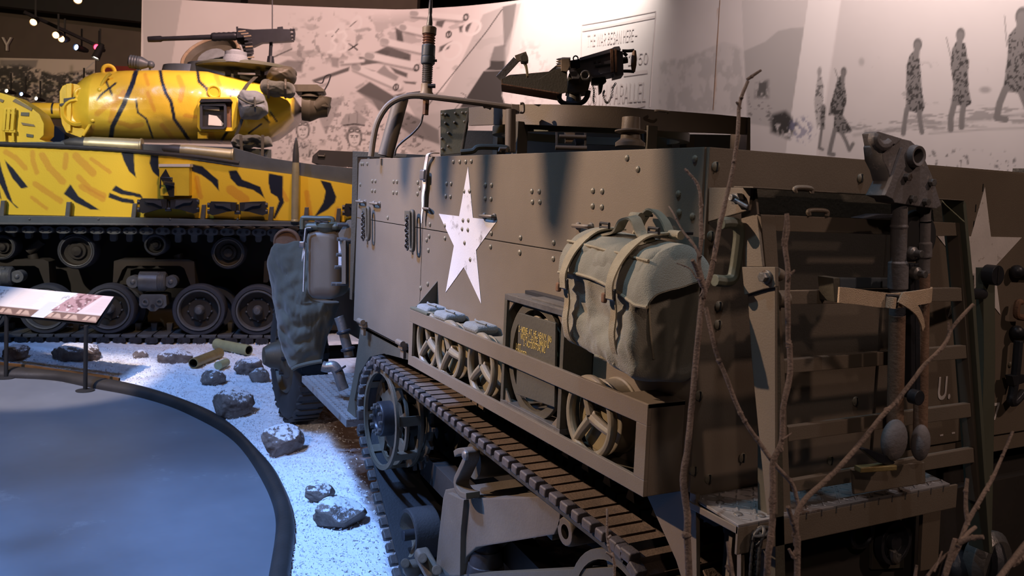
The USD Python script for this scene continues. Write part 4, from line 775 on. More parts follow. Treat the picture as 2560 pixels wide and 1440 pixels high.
cas = MB(); cp_ = Cs((-700, 700), (-300, 655), (0, 658), (100, 690), (200, 750), (280, 812), (312, 880), (310, 960), (280, 990), (330, 1010), (460, 1030), (-100, 1035), (-700, 1010))
cas.prism(TKs(cp_, .55), -TN*.3); cs_ = cas.build('front_casing', 'tank_yellow', tank, smooth=50)
for q in (Cs((150, 798), (208, 800), (206, 826), (148, 822)), Cs((188, 950), (238, 958), (236, 978), (188, 972))): m = MB(); m.prism(TKs(q, .545), TN*.004); m.build('painted_patch', 'olive_green', cs_)
for q in (Cs((110, 700), (230, 770), (225, 790), (90, 720)), Cs((150, 870), (240, 885), (250, 900), (160, 890)), Cs((0, 700), (30, 712), (20, 730), (0, 722))): m = MB(); m.prism(TKs(q, .545), TN*.004); m.build('painted_patch', 'mine_lid', cs_)
fr = MB()
for x in (40, 68, 100): fr.bar(Tk(*C1(x, 775), .5), Tk(*C1(x-12, 930), .5), .03, .04, TN)
for y in (775, 800, 930): fr.bar(Tk(*C1(36, y), .5), Tk(*C1(112, y+4), .5), .03, .03, TN)
fr.bar(Tk(*C1(30, 930), .5), Tk(*C1(35, 1005), .5), .02, .02, TN); fr.bar(Tk(*C1(92, 930), .5), Tk(*C1(95, 1005), .5), .02, .02, TN); fr.build('grab_frame', 'tank_yellow', cs_)
m = MB(); m.prism(TKs(Cs((320, 880), (400, 900), (470, 960), (540, 1010), (330, 1010), (310, 960)), 1.2), -TN*1.2); m.build('front_deck', 'tank_grey', tank)
m = MB(); m.bar(Tk(*C1(1936, -60), 1.6), Tk(*C1(1936, 330), 1.6), .012, .012, TN); m.build('aerial', 'steel_dark', tank)

# ------------------------------------------------------------------ loose things on the tank
def shell(a, b, r, label, pos):
    L = np.linalg.norm(b-a); t = thing('artillery_shell', label, 'shell', a)
    MB().lathe(a, b-a, [(1e-4, 0), (r*1.1, 0), (r*1.1, .015), (r, .02), (r, .62*L), (r*.93, .66*L), (r*.9, .70*L)], 24).build('case', 'shell_case', t)
    MB().lathe(a, b-a, [(r*.9, .69*L), (r*.86, .80*L), (r*.62, .90*L), (r*.35, .965*L)], 24).build('projectile', 'shell_head', t)
    MB().lathe(a, b-a, [(r*.36, .962*L), (r*.24, .99*L), (1e-4, L)], 16).build('fuze', 'tank_grey', t)
shell(Tk(*C1(1012, 1040), .1), Tk(*C1(430, 1014), .1), .072, 'pale artillery shell lying along the tank deck under the striped turret', 0)
shell(Tk(*C1(1662, 1104), .1), Tk(*C1(1120, 1056), .1), .066, 'pale shell case lying on the tank deck nearer the canvas roll', 0)
shell(Tk(737, 554, -.08), Tk(740.5, 343, -.08), .037, 'brass shell with dark nose standing upright on the tank ledge', 0)
m = MB(); cab = catmull(TKs(Cs((-500, 990), (0, 1022), (400, 1040), (800, 1062), (1100, 1088), (1400, 1116), (1700, 1160)), .01), 12); ph = np.arange(len(cab))
m.tube(cab, .022*(1+.08*np.sin(ph*2.6)), 8); single('tow_cable', m, 'rubber', 'black twisted tow cable lying along the top edge of the striped tank flank', 'cable')
def lump(name, label, cat, outline, v, th, mat, seed, parts=None, amp=.05):
    """soft stuffed bundle: outline in pixels, inflated about its middle plane and creased"""
    q = np.array(outline, float); c = q.mean(0); n = 44; d = np.r_[0, np.cumsum(np.linalg.norm(np.diff(np.vstack([q, q[:1]]), axis=0), axis=1))]
    rimp = np.stack([np.interp(np.linspace(0, d[-1], n, endpoint=False), d, np.r_[q[:, k], q[0, k]]) for k in range(2)], 1)
    rimp = np.array([np.mean([rimp[(i+k) % n] for k in (-1, 0, 1)], 0) for i in range(n)])
    rad = np.linspace(0, 1, 12); P = []
    for side in (1, -1):
        S = []
        for r in (rad if side == 1 else rad[::-1]):
            z = math.sqrt(max(1-r**2.6, 0))*side
            S.append([Tk(*(c+(p-c)*r), v) + TN*th*z for p in rimp])
        P.append(S if side == 1 else S[1:])
    P = np.array(P[0]+P[1]); cr = meshkit.fbm(P*np.array([9, 9, 14.]), 3, seed)-.5
    P = P + TN*(cr*amp*2)[..., None] + UP*((meshkit.fbm(P*11+5, 2, seed+1)-.5)*amp)[..., None]
    P = np.concatenate([P, P[:, :1]], 1); t = thing(name, label, cat, Tk(*c, v))
    MB().grid(P).build('bundle', mat, t, smooth=60); return t
t = lump('canvas_pack', 'blue-grey canvas pack strapped to the side of the striped turret', 'pack', Cs((1690, 680), (1712, 640), (1800, 640), (1870, 660), (1905, 740), (1910, 810), (1850, 848), (1720, 850), (1695, 790)), .62, .17, 'canvas_blue', 3)
m = MB(); m.tube(catmull(TKs(Cs((1690, 690), (1740, 720), (1800, 740), (1880, 720)), .43), 5), .012, 6); m.tube(TKs(Cs((1810, 690), (1812, 760)), .42), .01, 6); m.build('flap_seam', 'canvas_grey', t)
MB().strip(TKs(Cs((1700, 690), (1760, 600), (1820, 545)), .66), .045, TT, .006).build('strap', 'olive_dark', t); MB().strip(TKs(Cs((1722, 846), (1700, 910), (1676, 965)), .68), .035, TT, .006).build('strap', 'olive_dark', t)
t = lump('bedroll', 'rolled grey-green bedroll tied behind the turret on its bustle', 'bedroll', Cs((1845, 600), (1870, 560), (1990, 580), (2085, 590), (2105, 640), (2095, 690), (2000, 692), (1880, 680), (1850, 650)), .75, .2, 'canvas_grey', 5)
for x in (1910, 2030): MB().tube([Tk(*C1(x+10*math.sin(a), 632-62*math.cos(a)), .75)+TN*.2*abs(math.sin(a)) for a in np.linspace(0, math.pi, 10)], .014, 6).build('strap', 'olive_dark', t)
lump('tarpaulin', 'dark folded tarpaulin heaped on the turret rear above the bedroll', 'tarpaulin', Cs((1890, 540), (1930, 480), (2020, 470), (2095, 490), (2112, 560), (2090, 600), (1990, 590), (1900, 580)), 1.1, .25, 'olive_dark', 7)
t = lump('netting_roll', 'crumpled grey camouflage bundle hanging below the rear of the turret', 'bundle', Cs((1640, 1000), (1700, 955), (1800, 952), (1900, 960), (1940, 1000), (1935, 1050), (1850, 1040), (1790, 1060), (1700, 1050), (1660, 1070)), .35, .14, 'canvas_grey', 9, amp=.1)
MB().strip(TKs(Cs((1712, 960), (1716, 1040), (1722, 1110)), .2), .03, TT, .006).build('strap', 'olive_dark', t); MB().strip(TKs(Cs((1868, 960), (1866, 1110)), .2), .03, TT, .006).build('strap', 'olive_dark', t)
h = thing('helmet', 'grey net-covered steel helmet lying on the turret hatch plate', 'helmet', Tk(*C1(1676, 436), 1.0)); c = Tk(*C1(1676, 434), 1.0); r = pxm(c, 30)
MB().lathe(c, UP, [(r*.02, r*.98), (r*.4, r*.92), (r*.72, r*.72), (r*.93, r*.38), (r, .0), (r*.99, -.02), (r*.9, -.02), (r*.88, .1)], 28).build('shell', 'helmet', h)
MB().lathe(c, UP, [(r*1.0, .03), (r*1.08, -.01), (r*1.06, -.025), (r*.98, -.01)], 28).build('brim', 'helmet', h)
# heavy machine gun on the cupola
T2 = lambda x, y, v=1.5: Tk(*C1(x, y), v)
mg = thing('machine_gun', 'black heavy machine gun with long barrel on top of the striped turret', 'machine gun', T2(1740, 400))
MB().lathe(T2(1052, 280), T2(1540, 262)-T2(1052, 280), [(.005, 0), (.033, 0), (.035, .04), (.036, .14), (.026, .16), (.03, np.linalg.norm(T2(1540, 262)-T2(1052, 280)))], 16).build('barrel', 'gunmetal', mg)
j = MB(); a, b = T2(1500, 264), T2(1690, 256); L = np.linalg.norm(b-a)
j.lathe(a, b-a, [(.03, 0)] + [(.053 if k % 2 else .047, L*(k+.5)/11) for k in range(11)] + [(.06, L)], 16).build('jacket', 'gunmetal', mg)
m = MB(); m.prism(TKs(Cs((1680, 205), (1700, 200), (1800, 210), (1960, 204), (2060, 208), (2072, 290), (2040, 292), (1860, 302), (1800, 330), (1740, 322), (1685, 300)), 1.44), -TN*.12); rc = m.build('receiver', 'gunmetal', mg)
m = MB(); m.prism(TKs(Cs((1972, 192), (2010, 188), (2012, 206), (1970, 208)), 1.47), -TN*.05); m.bar(T2(1686, 206), T2(1686, 190), .02, .02, TN); m.build('sight', 'gunmetal', rc)
m = MB()
for y in (208, 236, 262, 286): m.prism(TKs(Cs((2060, y-6), (2088, y-3), (2088, y+3), (2060, y+6)), 1.45), -TN*.1)
m.prism(TKs(Cs((2082, 200), (2096, 205), (2100, 240), (2096, 285), (2082, 282)), 1.46), -TN*.04); m.build('spade_grip', 'gunmetal', mg)
for k in range(13):
    t_ = k/12; x, y = (1720+40*min(t_*2, 1), 222+70*t_) if t_ < .5 else (1760+22*(t_-.5)*2, 222+70*.5+(t_-.5)*2*150)
    m = MB(); m.cyl(T2(x-26, y+3, 1.36), T2(x+26, y-2, 1.36), .009, .009, 8); m.build('cartridge', 'antenna_tan' if k % 3 == 0 else 'steel_dark', mg)
m = MB(); m.prism(TKs(Cs((1708, 300), (1790, 300), (1800, 360), (1772, 432), (1752, 432), (1730, 360)), 1.44), -TN*.08); m.build('cradle', 'gunmetal', mg)
m = MB(); m.cyl(T2(1928, 295), T2(1922, 400), .02); m.cyl(T2(1924, 400), T2(1924, 468), .035, .05); m.bar(T2(1905, 420), T2(1945, 415), .03, .03, TN); m.build('rear_stay', 'gunmetal', mg)
# empty cases on the snow
def case(p0, p1, r, label, mat, z=.03):
    a, b = Pz(*p0, z), Pz(*p1, z); a[2] = b[2] = r+.005; d = nrm(b-a); t = thing('shell_case', label, 'shell case', a)
    L = np.linalg.norm(b-a); MB().lathe(a, d, [(r*.82, .02), (r*.82, 0), (r, 0), (r, L*.93), (r*1.08, L*.95), (r*1.08, L), (1e-4, L)], 24).build('tube', mat, t)
    MB().lathe(a, d, [(r*.82, .0), (r*.80, L*.9), (1e-4, L*.9)], 24).build('bore', 'black', t)
case((483, 914), (548, 888), .046, 'open brass shell case lying on the snow, mouth to the left', 'brass_dull')
case((622, 882), (541, 866), .05, 'pale green shell case lying on the snow beside the tank tracks', 'case_green')
case((566, 908), (545, 917), .035, 'short stub of a green case sunk in snow right of the brass one', 'case_green')
# ------------------------------------------------------------------ the armoured half-track (x forward, left side plane y = 0)
ht = thing('half_track', 'olive armoured half-track carrier with white stars, nearest vehicle, seen from its rear corner', 'half-track', (1.2, -.95, 0))
ZT, SEAM, XS, XD = 1.818, 1.546, 1.587, 2.405
Y3 = lambda x, y: (640+x/3.6, 340+y/3.6)            # enlargement notes: left flank, upper
Y4 = lambda x, y: (640+x/3.6, 700+y/3.6)            # left flank, lower
Z2 = lambda x, y: (840+x/2.4822, 860+y/2.4822)      # track
E4 = lambda x, y: (1660+x/2.4822, 320+y/2.4822)     # rear, upper
F5 = lambda x, y: (1660+x/2.4822, 860+y/2.4822)     # rear, lower
M1 = lambda x, y: (860+x/3.0476, y/3.0476)          # roof gear
BG = lambda x, y: (1240+x/3.131, 480+y/3.131)       # bag
LY = lambda f, pts, y=0.0: [Py(*f(*p), y) for p in pts]
LX_ = lambda f, pts, x=0.0: [Px(*f(*p), x) for p in pts]
LD = lambda f, pts, d: [Pd(*f(*p), d) for p in pts]
def plate_y(x0, x1, z0, z1, y, t=.012, cut=None):
    p = [(x0, z0), (x1, z0), (x1, z1), (x0, z1)] if cut is None else cut
    return MB().prism([(x, y, z) for x, z in p], (0, -t, 0))
plate_y(.004, XS-.002, SEAM+.0015, ZT, 0).build('side_plate', 'olive', ht)
plate_y(.004, XS-.002, 1.06, SEAM-.0015, 0).build('side_plate', 'olive', ht)
plate_y(0, 0, 0, 0, 0, .014, [(XS+.002, SEAM+.0015), (XD, SEAM+.0015), (XD, ZT-.02), (XD-.03, ZT), (XS+.002, ZT)]).build('door_flap', 'olive', ht)
dr = plate_y(XS+.002, XD, 1.064, SEAM-.0015, 0, .014).build('side_door', 'olive', ht)
for (x, y) in ((985, 395), (1345, 590)):
    m = MB(); p = Py(*Y4(x, y), .0); m.obox(p+[0, .012, 0], [.05, 0, 0], [0, .02, 0], [0, 0, .028]); m.cyl(p+[-.03, .022, .012], p+[.03, .022, .012], .012, n=10); m.obox(p+[0, .008, -.03], [.035, 0, 0], [0, .012, 0], [0, 0, .04]); m.build('hinge', 'olive', dr)
MB().box((-.006, -.006, 1.04), (.006, -1.92, ZT)).build('rear_plate', 'olive_dark' if False else 'olive', ht)
MB().box((-.012, -.58, 1.09), (-.006, -1.30, ZT-.004)).build('rear_door', 'olive', ht)
MB().box((.004, -1.91, 1.04), (XD, -1.922, ZT)).build('side_plate', 'olive', ht)
MB().box((.01, -.014, 1.05), (XD, -1.91, 1.064)).build('floor_plate', 'olive_dark', ht)
MB().box((XD+.0, -.05, 1.06), (XD+.03, -1.9, ZT+.01)).build('dash_bulkhead', 'olive_dark', ht)
MB().box((.006, -.002, ZT-.03), (.03, -.03, ZT-.001)).build('corner_angle', 'olive_dark', ht)
# windscreen armour frame standing a hand higher in front of the door
m = MB(); m.prism([Pd(*q, 3.98) for q in ((882, 378), (1075, 388), (1075, 394), (894, 392), (893, 500), (880, 750), (874, 748))], CF*.03); m.build('windscreen_frame', 'olive_dark', ht)
m = MB(); m.prism(LD(Y3, ((820, 760), (850, 752), (895, 800), (880, 1400), (868, 1400), (815, 1340), (740, 880), (760, 850)), 4.1), CF*.02); wp = m.build('radiator_flap', 'olive', ht)
for x, y in ((822, 800), (822, 930), (850, 940), (815, 1070), (800, 1180), (770, 1330), (810, 1330)):
    p = Pd(*Y3(x, y), 4.09); MB().cyl(p, p+np.array([-.0, .05, 0.0]), .009, n=8).build('hinge_pin', 'steel_worn', wp)
m = MB(); m.bar(Pd(*Y3(795, 940), 4.08), Pd(*Y3(795, 1330), 4.08), .02, .03, CF); m.build('hinge_rod', 'olive', wp)
m = MB()
for y in (1010, 1100): m.obox(Pd(*Y3(757, y), 4.13), CR*.015, CU*.07, CF*.01)
m.build('white_stencil', 'white_paint', wp)
# skirt below the door, mudguard, lower chassis
plate_y(0, 0, 0, 0, -.02, .012, [tuple(Py(*q, -.02)[[0, 2]]) for q in ((903, 804), (1032, 872), (1020, 900), (960, 884), (925, 892), (898, 935), (886, 1000), (889, 1044), (866, 1036), (886, 930))]).build('skirt', 'olive_dark', ht)
plate_y(0, 0, 0, 0, -.006, .010, [tuple(Py(*q, -.006)[[0, 2]]) for q in ((1618, 1240), (1700, 1222), (1740, 1236), (1742, 1480), (1712, 1470), (1690, 1400))]).build('rear_skirt', 'olive', ht)
MB().box((.05, -.40, .5), (2.5, -1.55, 1.05)).build('chassis', 'tank_under', ht)
MB().box((.02, -.02, 1.035), (2.35, -.42, 1.05)).build('sponson_floor', 'olive_dark', ht)
MB().box((2.43, -.62, .62), (4.9, -1.42, 1.38)).build('engine_hood', 'olive_dark', ht)
MB().box((1.7, -.30, .25), (2.9, -1.6, .5)).build('transfer_case', 'tank_under', ht)
# running board of tread plate
m = MB(); e = [Pz(755, 940, .6), Pz(866, 1050, .6)]; m.prism([e[0], e[1], e[1]+[0, -.36, 0], e[0]+[0, -.36, 0]], (0, 0, -.035)); rb = m.build('running_board', 'tread_plate', ht)
a_ = e[0]; L_ = e[1]-e[0]
m = MB()
for k in range(44):
    for j in range(9): p = a_ + L_*(k+.5)/44 + np.array([0, -.02-.036*j, .001]); m.obox(p, nrm(L_)*.014, [0, .004 if (k+j) % 2 else .012, 0], [0, 0, .003])
obj('checker_studs', m, 'tread_plate', rb, kind='stuff')
# rivets and slotted screws on flank and rear
flank = [Y3(*p) for p in ((950, 250), (966, 250), (1003, 250), (1048, 405), (1077, 405), (1046, 492), (1073, 492), (1240, 410), (1271, 410), (1237, 508), (1268, 510), (1458, 418), (1455, 520), (940, 437), (930, 630), (1187, 735), (1778, 232), (1836, 232), (1890, 232), (1940, 228), (1717, 429), (1758, 430), (1710, 541), (1752, 546), (1878, 498), (1926, 498), (1868, 760), (1916, 760), (1860, 838), (1912, 846), (2068, 440), (2122, 442), (2065, 564), (2117, 568), (1567, 795), (1560, 902), (1537, 935), (1553, 1028), (1703, 920), (1705, 806), (1882, 962), (2120, 876), (2113, 997), (2383, 915), (2377, 1048), (1547, 1332), (1932, 1112), (2063, 445))]
flank += [BG(*p) for p in ((287, 78), (345, 78), (282, -6), (340, -4), (193, 357), (187, 470), (453, 397), (450, 522), (760, -10), (832, -6), (758, 110), (830, 118), (1430, 15), (1436, 160), (1540, 190))]
flank += [(1568, 395), (1595, 423), (1738, 397), (1050, 470), (1052, 720), (1300, 632)]
for k, (x, y) in enumerate(flank):
    p = Py(x, y, .0); MB().dome(p, (0, 1, 0), .0085 if x > 1080 else .0095, .006, 9).build('rivet', 'rivet', ht)
for x, y in [E4(*p) for p in ((320, 240), (1218, 312), (1965, 370), (1920, 497), (1985, 497), (1908, 600), (1972, 600), (290, 670), (340, 1105), (335, 1220), (1520, 780))] + [F5(*p) for p in ((485, 705), (275, 835), (1032, 722), (1187, 355), (185, 785), (215, 320))]:
    p = Px(x, y, -.006); s = MB().dome(p, (-1, 0, 0), .012, .006, 12).build('slotted_screw', 'rivet', ht)
    MB().obox(p+[-.0055, 0, 0], [.003, 0, 0], [0, .0, .0]+np.array([0, .003, 0]), [0, 0, .02]).build('slot', 'black', s)
# stars
def star(c, R, ax, ay, n, name, mat):
    pts = []
    for k in range(10):
        r = R if k % 2 == 0 else R*.382; a = math.pi/2+k*math.pi/5; pts.append(np.asarray(c)+np.asarray(ax)*r*math.cos(a)+np.asarray(ay)*r*math.sin(a))
    return MB().prism(pts, np.asarray(n)*.0012).build(name, mat, ht, 'large worn white star')
star((1.197, .0003, 1.533), .247, (1, 0, 0), (0, 0, 1), (0, 1, 0), 'star', 'white_paint')
paint('white_dim', (.72, .67, .63), .6, .12, 9, .1, 120, edge=0, wear=((.30, .24, .2), .6, 30))
star((-.0123, -.945, 1.581), .19, (0, 1, 0), (0, 0, 1), (-1, 0, 0), 'star', 'white_dim')
def rear_text(text, px, py, h, x=-.0125):
    m = meshkit.text_mesh(text, h, .001, True); p = Px(px, py, x); v = m.vertices
    return obj('stencil_letter', (p + np.stack([-v[:, 2], -v[:, 0]*.72, v[:, 1]], 1), m.faces[:, ::-1]), 'white_dim', ht)
rear_text('U.', *F5(1688, 345), .058); rear_text('7', *F5(2036, 470), .045)
for x, y in ((1640, 570), (1722, 566), (1795, 552)): MB().obox(Px(*F5(x, y), -.0125), [.001, 0, 0], [0, .013, 0], [0, 0, .004]).build('stencil_fragment', 'white_dim', ht)
# footman loops and hasps with chains
for f, x, y, w in ((Y3, 962, 592, 50), (Y3, 1090, 608, 52), (Y3, 2105, 722, 90), (BG, 698, 268, 100)):
    sc = 3.6 if f is Y3 else 3.131; a, b = Py(*f(x-w/2, y-3), 0), Py(*f(x+w/2, y+3), 0); m = MB().tube(catmull([a, a+[0, .018, 0], b+[0, .018, 0], b], 4), .006, 6); m.dome(a, (0, 1, 0), .012, .01); m.dome(b, (0, 1, 0), .012, .01); m.build('footman_loop', 'olive', ht)
m = MB(); a = Py(*Y3(2100, 770), .0008); m.obox(a, [.03, 0, 0], [0, .001, 0], [0, 0, .028]); m.build('bare_patch', 'mine_lid', ht)
for x, y, h, ch in ((985, 668, 230, 250), (1382, 705, 285, 300)):
    p = Py(*Y3(x+20, y+40), .0); hs = MB().box(p+[-.03, .0, -.012], p+[.03, .02, .03]).build('hasp', 'olive_dark', ht)
    a, b = Py(*Y3(x+22, y+10), .025), Py(*Y3(x+22, y+h), .025); w = .016
    MB().tube(catmull([a+[w, 0, 0], a+[0, 0, w], a-[w, 0, 0], b-[w, 0, 0], b-[0, 0, w], b+[w, 0, 0]], 4, True), .0075, 7, True).build('link', 'olive_dark', hs)
    n_ = 13; m = MB()
    for k in range(n_):
        c = Py(*Y3(x-18+3*math.sin(k), y+25+ch*k/n_), .02); ax = (1, 0, 0) if k % 2 else (0, 1, 0)
        m.torus(c, ax, .009, .0032, 10, 5)
    obj('chain', m, 'chain', hs, kind='stuff')
# rack for the mines
XR, XF, RD, ZR0, ZR1 = .0195, 1.428, .101, 1.0623, 1.2637
MB().box((XR, RD, ZR1-.046), (XF, RD-.01, ZR1)).build('rack_rail', 'olive', ht)
MB().box((XR, RD, ZR0), (XF, RD-.01, ZR0+.036)).build('rack_rail', 'olive', ht)
MB().box((XF, RD, ZR0+.036), (XF-.034, RD-.01, ZR1-.046)).build('rack_post', 'olive', ht)
MB().box((XR, RD, ZR0+.036), (XR+.038, RD-.01, ZR1-.046)).build('rack_post', 'olive', ht)
MB().box((XR, RD-.01, ZR0), (XR+.006, .0, ZR1)).build('rack_end', 'olive', ht)
MB().box((XF-.006, RD-.01, ZR0), (XF, .0, ZR1)).build('rack_end', 'olive', ht)
MB().box((XR, RD-.002, ZR1-.008), (XR+.105, .0, ZR1+.001)).build('rack_cover', 'olive', ht)
MB().box((XF, RD, ZR1+.001), (XF-.16, .0, ZR1+.008)).build('rack_cover', 'olive_green', ht)
MB().box((XR+.006, RD-.01, ZR0), (XF-.006, .0, ZR0+.006)).build('rack_floor', 'olive_dark', ht)
m = MB(); m.prism([(XF-.0, .0, ZR1+.008), (XF-.0, .08, ZR1+.008), (XF, .0, ZR1+.10)], (-.006, 0, 0)); m.build('rack_gusset', 'olive_dark', ht)
# ------------------------------------------------------------------ track, wheels and bogie of the near side
SC, SR, IC, IR = np.array([2.0, .70]), .232, np.array([.27, .60]), .245
def loop():
    P = []
    for a in np.radians(np.linspace(92, -38, 22)): P.append(SC + SR*np.array([math.cos(a), math.sin(a)]))
    P += [np.array([1.72, .16]), np.array([1.55, .05]), np.array([1.40, .03]), np.array([.55, .03]), np.array([.38, .06]), np.array([.2, .2])]
    for a in np.radians(np.linspace(235, 95, 22)): P.append(IC + IR*np.array([math.cos(a), math.sin(a)]))
    P.append(np.array([1.1, .886]))
    return catmull([np.r_[p[0], 0, p[1]] for p in P], 6, True)[:, [0, 2]]
lp = loop(); lp = np.vstack([lp, lp[:1]]); dl = np.r_[0, np.cumsum(np.linalg.norm(np.diff(lp, axis=0), axis=1))]
NT = int(dl[-1]/.0565); tpos = np.linspace(0, dl[-1], NT, endpoint=False)
def at_loop(t):
    t = t % dl[-1]; p = np.array([np.interp(t, dl, lp[:, k]) for k in range(2)]); q = np.array([np.interp((t+.01) % dl[-1], dl, lp[:, k]) for k in range(2)])
    d = nrm(q-p); return p, d, np.array([-d[1], d[0]])
nb_ = MB(); S = []
for t in np.linspace(0, dl[-1], 220, endpoint=False):
    p, d, n = at_loop(t); q = p - n*.012; r = p - n*.03
    S.append([(q[0], -.005, q[1]), (q[0], -.30, q[1]), (r[0], -.30, r[1]), (r[0], -.005, r[1]), (q[0], -.005, q[1])])
S.append(S[0]); nb_.grid(np.array(S)); trk = nb_.build('track', 'rubber', ht)
orient = 1 if (at_loop(dl[-1]*.02)[2]@(at_loop(dl[-1]*.02)[0]-SC)) > 0 else -1
for k, t in enumerate(tpos):
    p, d, n = at_loop(t); n = n*orient; c3 = lambda a, y: np.array([p[0]+n[0]*a, y, p[1]+n[1]*a]); dd = np.array([d[0], 0, d[1]]); nn = np.array([n[0], 0, n[1]])
    for y0, y1 in ((-.006, -.142), (-.172, -.30)):
        m = MB(); prof = [(-.0225, -.012), (-.0215, .006), (-.017, .016), (-.009, .020), (.009, .020), (.017, .016), (.0215, .006), (.0225, -.012)]
        m.prism([c3(0, y0)+dd*u+nn*v for u, v in prof], (0, y1-y0, 0)); tb_ = m.build('tread_block', 'tread', trk)
        if y0 > -.1: MB().rbox(c3(-.012, .004), dd*(.040+.005*math.sin(k*2.3)), (0, .034, 0), nn*.028, .006).build('tread_end', 'tread_metal', trk)
    if k % 2 == 0: m = MB(); m.prism([c3(-.03, -.157)+dd*u-nn*v for u, v in ((-.02, 0), (.02, 0), (.006, .045), (-.006, .045))], (0, -.008, 0)); m.build('guide_lug', 'steel_dark', trk)
spk = MB(); ang = lambda a, r, y: np.array([SC[0]+r*math.cos(a), y, SC[1]+r*math.sin(a)])
ring = lambda r, y, n=48, a0=0: [ang(a0+k*2*math.pi/n, r, y) for k in range(n)]
spk.prism(ring(.215, .0), (0, -.014, 0), [ring(.196, .0)]); spr = spk.build('sprocket', 'sprocket_paint', ht)
def window(a, da, r0, r1, y): return [ang(a-da, r0, y), ang(a-da*.8, r1, y), ang(a, r1*1.02, y), ang(a+da*.8, r1, y), ang(a+da, r0, y), ang(a, r0*.98, y)]
m = MB(); m.prism(ring(.20, -.05), (0, -.012, 0), [window(k*math.pi/4+.2, .26, .125, .178, -.05) for k in range(8)]); m.build('web', 'sprocket_paint', spr)
for k in range(8):
    a = k*math.pi/4+.6; MB().prism([ang(a-.10, .197, -.012), ang(a+.10, .197, -.012), ang(a+.10, .197, -.105), ang(a-.10, .197, -.105)], (ang(a, .016, 0)-ang(a, 0, 0))).build('rim_bridge', 'sprocket_paint', spr)
m = MB(); m.prism(ring(.215, -.105), (0, -.016, 0), [ring(.185, -.105)]); m.build('rim_ring', 'sprocket_paint', spr)
m = MB().lathe(ang(0, 0, -.06), (0, 1, 0), [(.075, 0), (.075, .06), (.07, .068), (.045, .068), (.04, .06), (1e-4, .06)], 28); hb_ = m.build('hub_drum', 'steel_dark', spr)
for k in range(10): p = ang(k*math.pi/5, .06, .008); MB().cyl(p, p+[0, .014, 0], .0075, n=6).build('hub_bolt', 'steel_worn', hb_)
for y in (-.155, -.29):
    m = MB(); m.prism(ring(.205, y), (0, -.014, 0), [ring(.17, y)]); m.prism(ring(.16, y+.0), (0, -.01, 0), [window(k*math.pi/3, .3, .09, .15, y) for k in range(6)]); m.build('inner_disc', 'olive_dark', spr)
m = MB()
for k in range(18): a = k*math.pi/9; m.prism([ang(a-.06, .2, -.15), ang(a+.06, .2, -.15), ang(a+.03, .235, -.15), ang(a-.03, .235, -.15)], (0, -.014, 0))
obj('sprocket_teeth', m, 'steel_worn', spr, kind='stuff'); MB().cyl((SC[0], -.05, SC[1]), (SC[0], -.5, SC[1]), .06).build('axle', 'tank_under', spr)
# idler at the rear
ang2 = lambda a, r, y: np.array([IC[0]+r*math.cos(a), y, IC[1]+r*math.sin(a)]); rg2 = lambda r, y: [ang2(k*2*math.pi/44, r, y) for k in range(44)]
m = MB().prism(rg2(.212, -.02), (0, -.03, 0), [rg2(.185, -.02)]); idl = m.build('idler_wheel', 'olive_dark', ht)
for k in range(6): a = k*math.pi/3+.3; MB().bar(ang2(a, .03, -.06), ang2(a, .2, -.04), .035, .02, (0, 1, 0)).build('spoke', 'olive_dark', idl)
MB().cyl(ang2(0, 0, -.02), ang2(0, 0, -.2), .055).build('hub', 'olive_dark', idl)
m = MB().prism(rg2(.205, -.2), (0, -.03, 0), [rg2(.175, -.2)]); m.build('rim_ring', 'olive_dark', idl)
# bogie
m = MB(); m.prism([Py(*q, -.03) for q in ((1108, 1245), (1114, 1224), (1148, 1217), (1165, 1238), (1210, 1246), (1390, 1240), (1402, 1262), (1398, 1310), (1385, 1336), (1190, 1368), (1165, 1392), (1155, 1460), (1086, 1460), (1096, 1350))], (0, -.24, 0)); bog = m.build('bogie', 'olive_shaded', ht)
m = MB(); m.prism([Py(*q, -.012) for q in ((1120, 1232), (1160, 1250), (1152, 1330), (1150, 1440), (1100, 1440), (1106, 1330))], (0, -.03, 0)); m.build('bogie_rib', 'olive_shaded', bog)
for y in (-.09, -.2):
    p = Py(1215, 1400, y); MB().lathe(p+[0, 0, .09], (0, 0, -1), [(.02, 0), (.035, .0), (.045, .05), (.05, .05), (.058, .10), (.062, .10), (.07, .16)], 18).build('volute_spring', 'steel_dark', bog)
m = MB(); m.bar(Py(1095, 1455, -.05), Py(1560, 1440, -.05), .05, .05); m.build('equalizer_bar', 'olive_dark', bog)
m = MB(); m.lathe(Py(*Z2(1420, 1165), -.03)-[0, .2, 0], (0, 1, 0), [(.02, .2), (.038, .2), (.042, .19), (.042, 0)], 18); m.bar(Py(*Z2(1400, 1170), -.08), Py(*Z2(1350, 1125), -.08), .04, .06, (0, 1, 0)); m.build('pivot_arm', 'olive_shaded', bog)
def roller(c, r, w, name, mat='rubber', parent=bog):
    c = np.asarray(c); R = MB().lathe(c-[0, w, 0], (0, 1, 0), [(r*.8, 0), (r*.98, 0), (r, .01), (r, w-.01), (r*.97, w), (r*.84, w), (r*.82, w*.9)], 36).build(name, mat, parent)
    MB().lathe(c-[0, w, 0], (0, 1, 0), [(1e-4, w*.5), (r*.5, w*.55), (r*.75, w*.8), (r*.85, w+.002), (r*.80, w*.7), (r*.6, w*.4), (1e-4, w*.35)], 36).build('roller_disc', 'olive', parent) if False else None
    return R
rc_ = np.array([1.735, -.045, .285]); roller(rc_, .105, .11, 'road_roller')
m = MB().lathe(rc_-[0, .11, 0], (0, 1, 0), [(1e-4, .06), (.04, .065), (.06, .08), (.082, .104), (.087, .11), (.09, .108), (.086, .03), (1e-4, .03)], 32); m.build('roller_disc', 'sprocket_paint', bog)
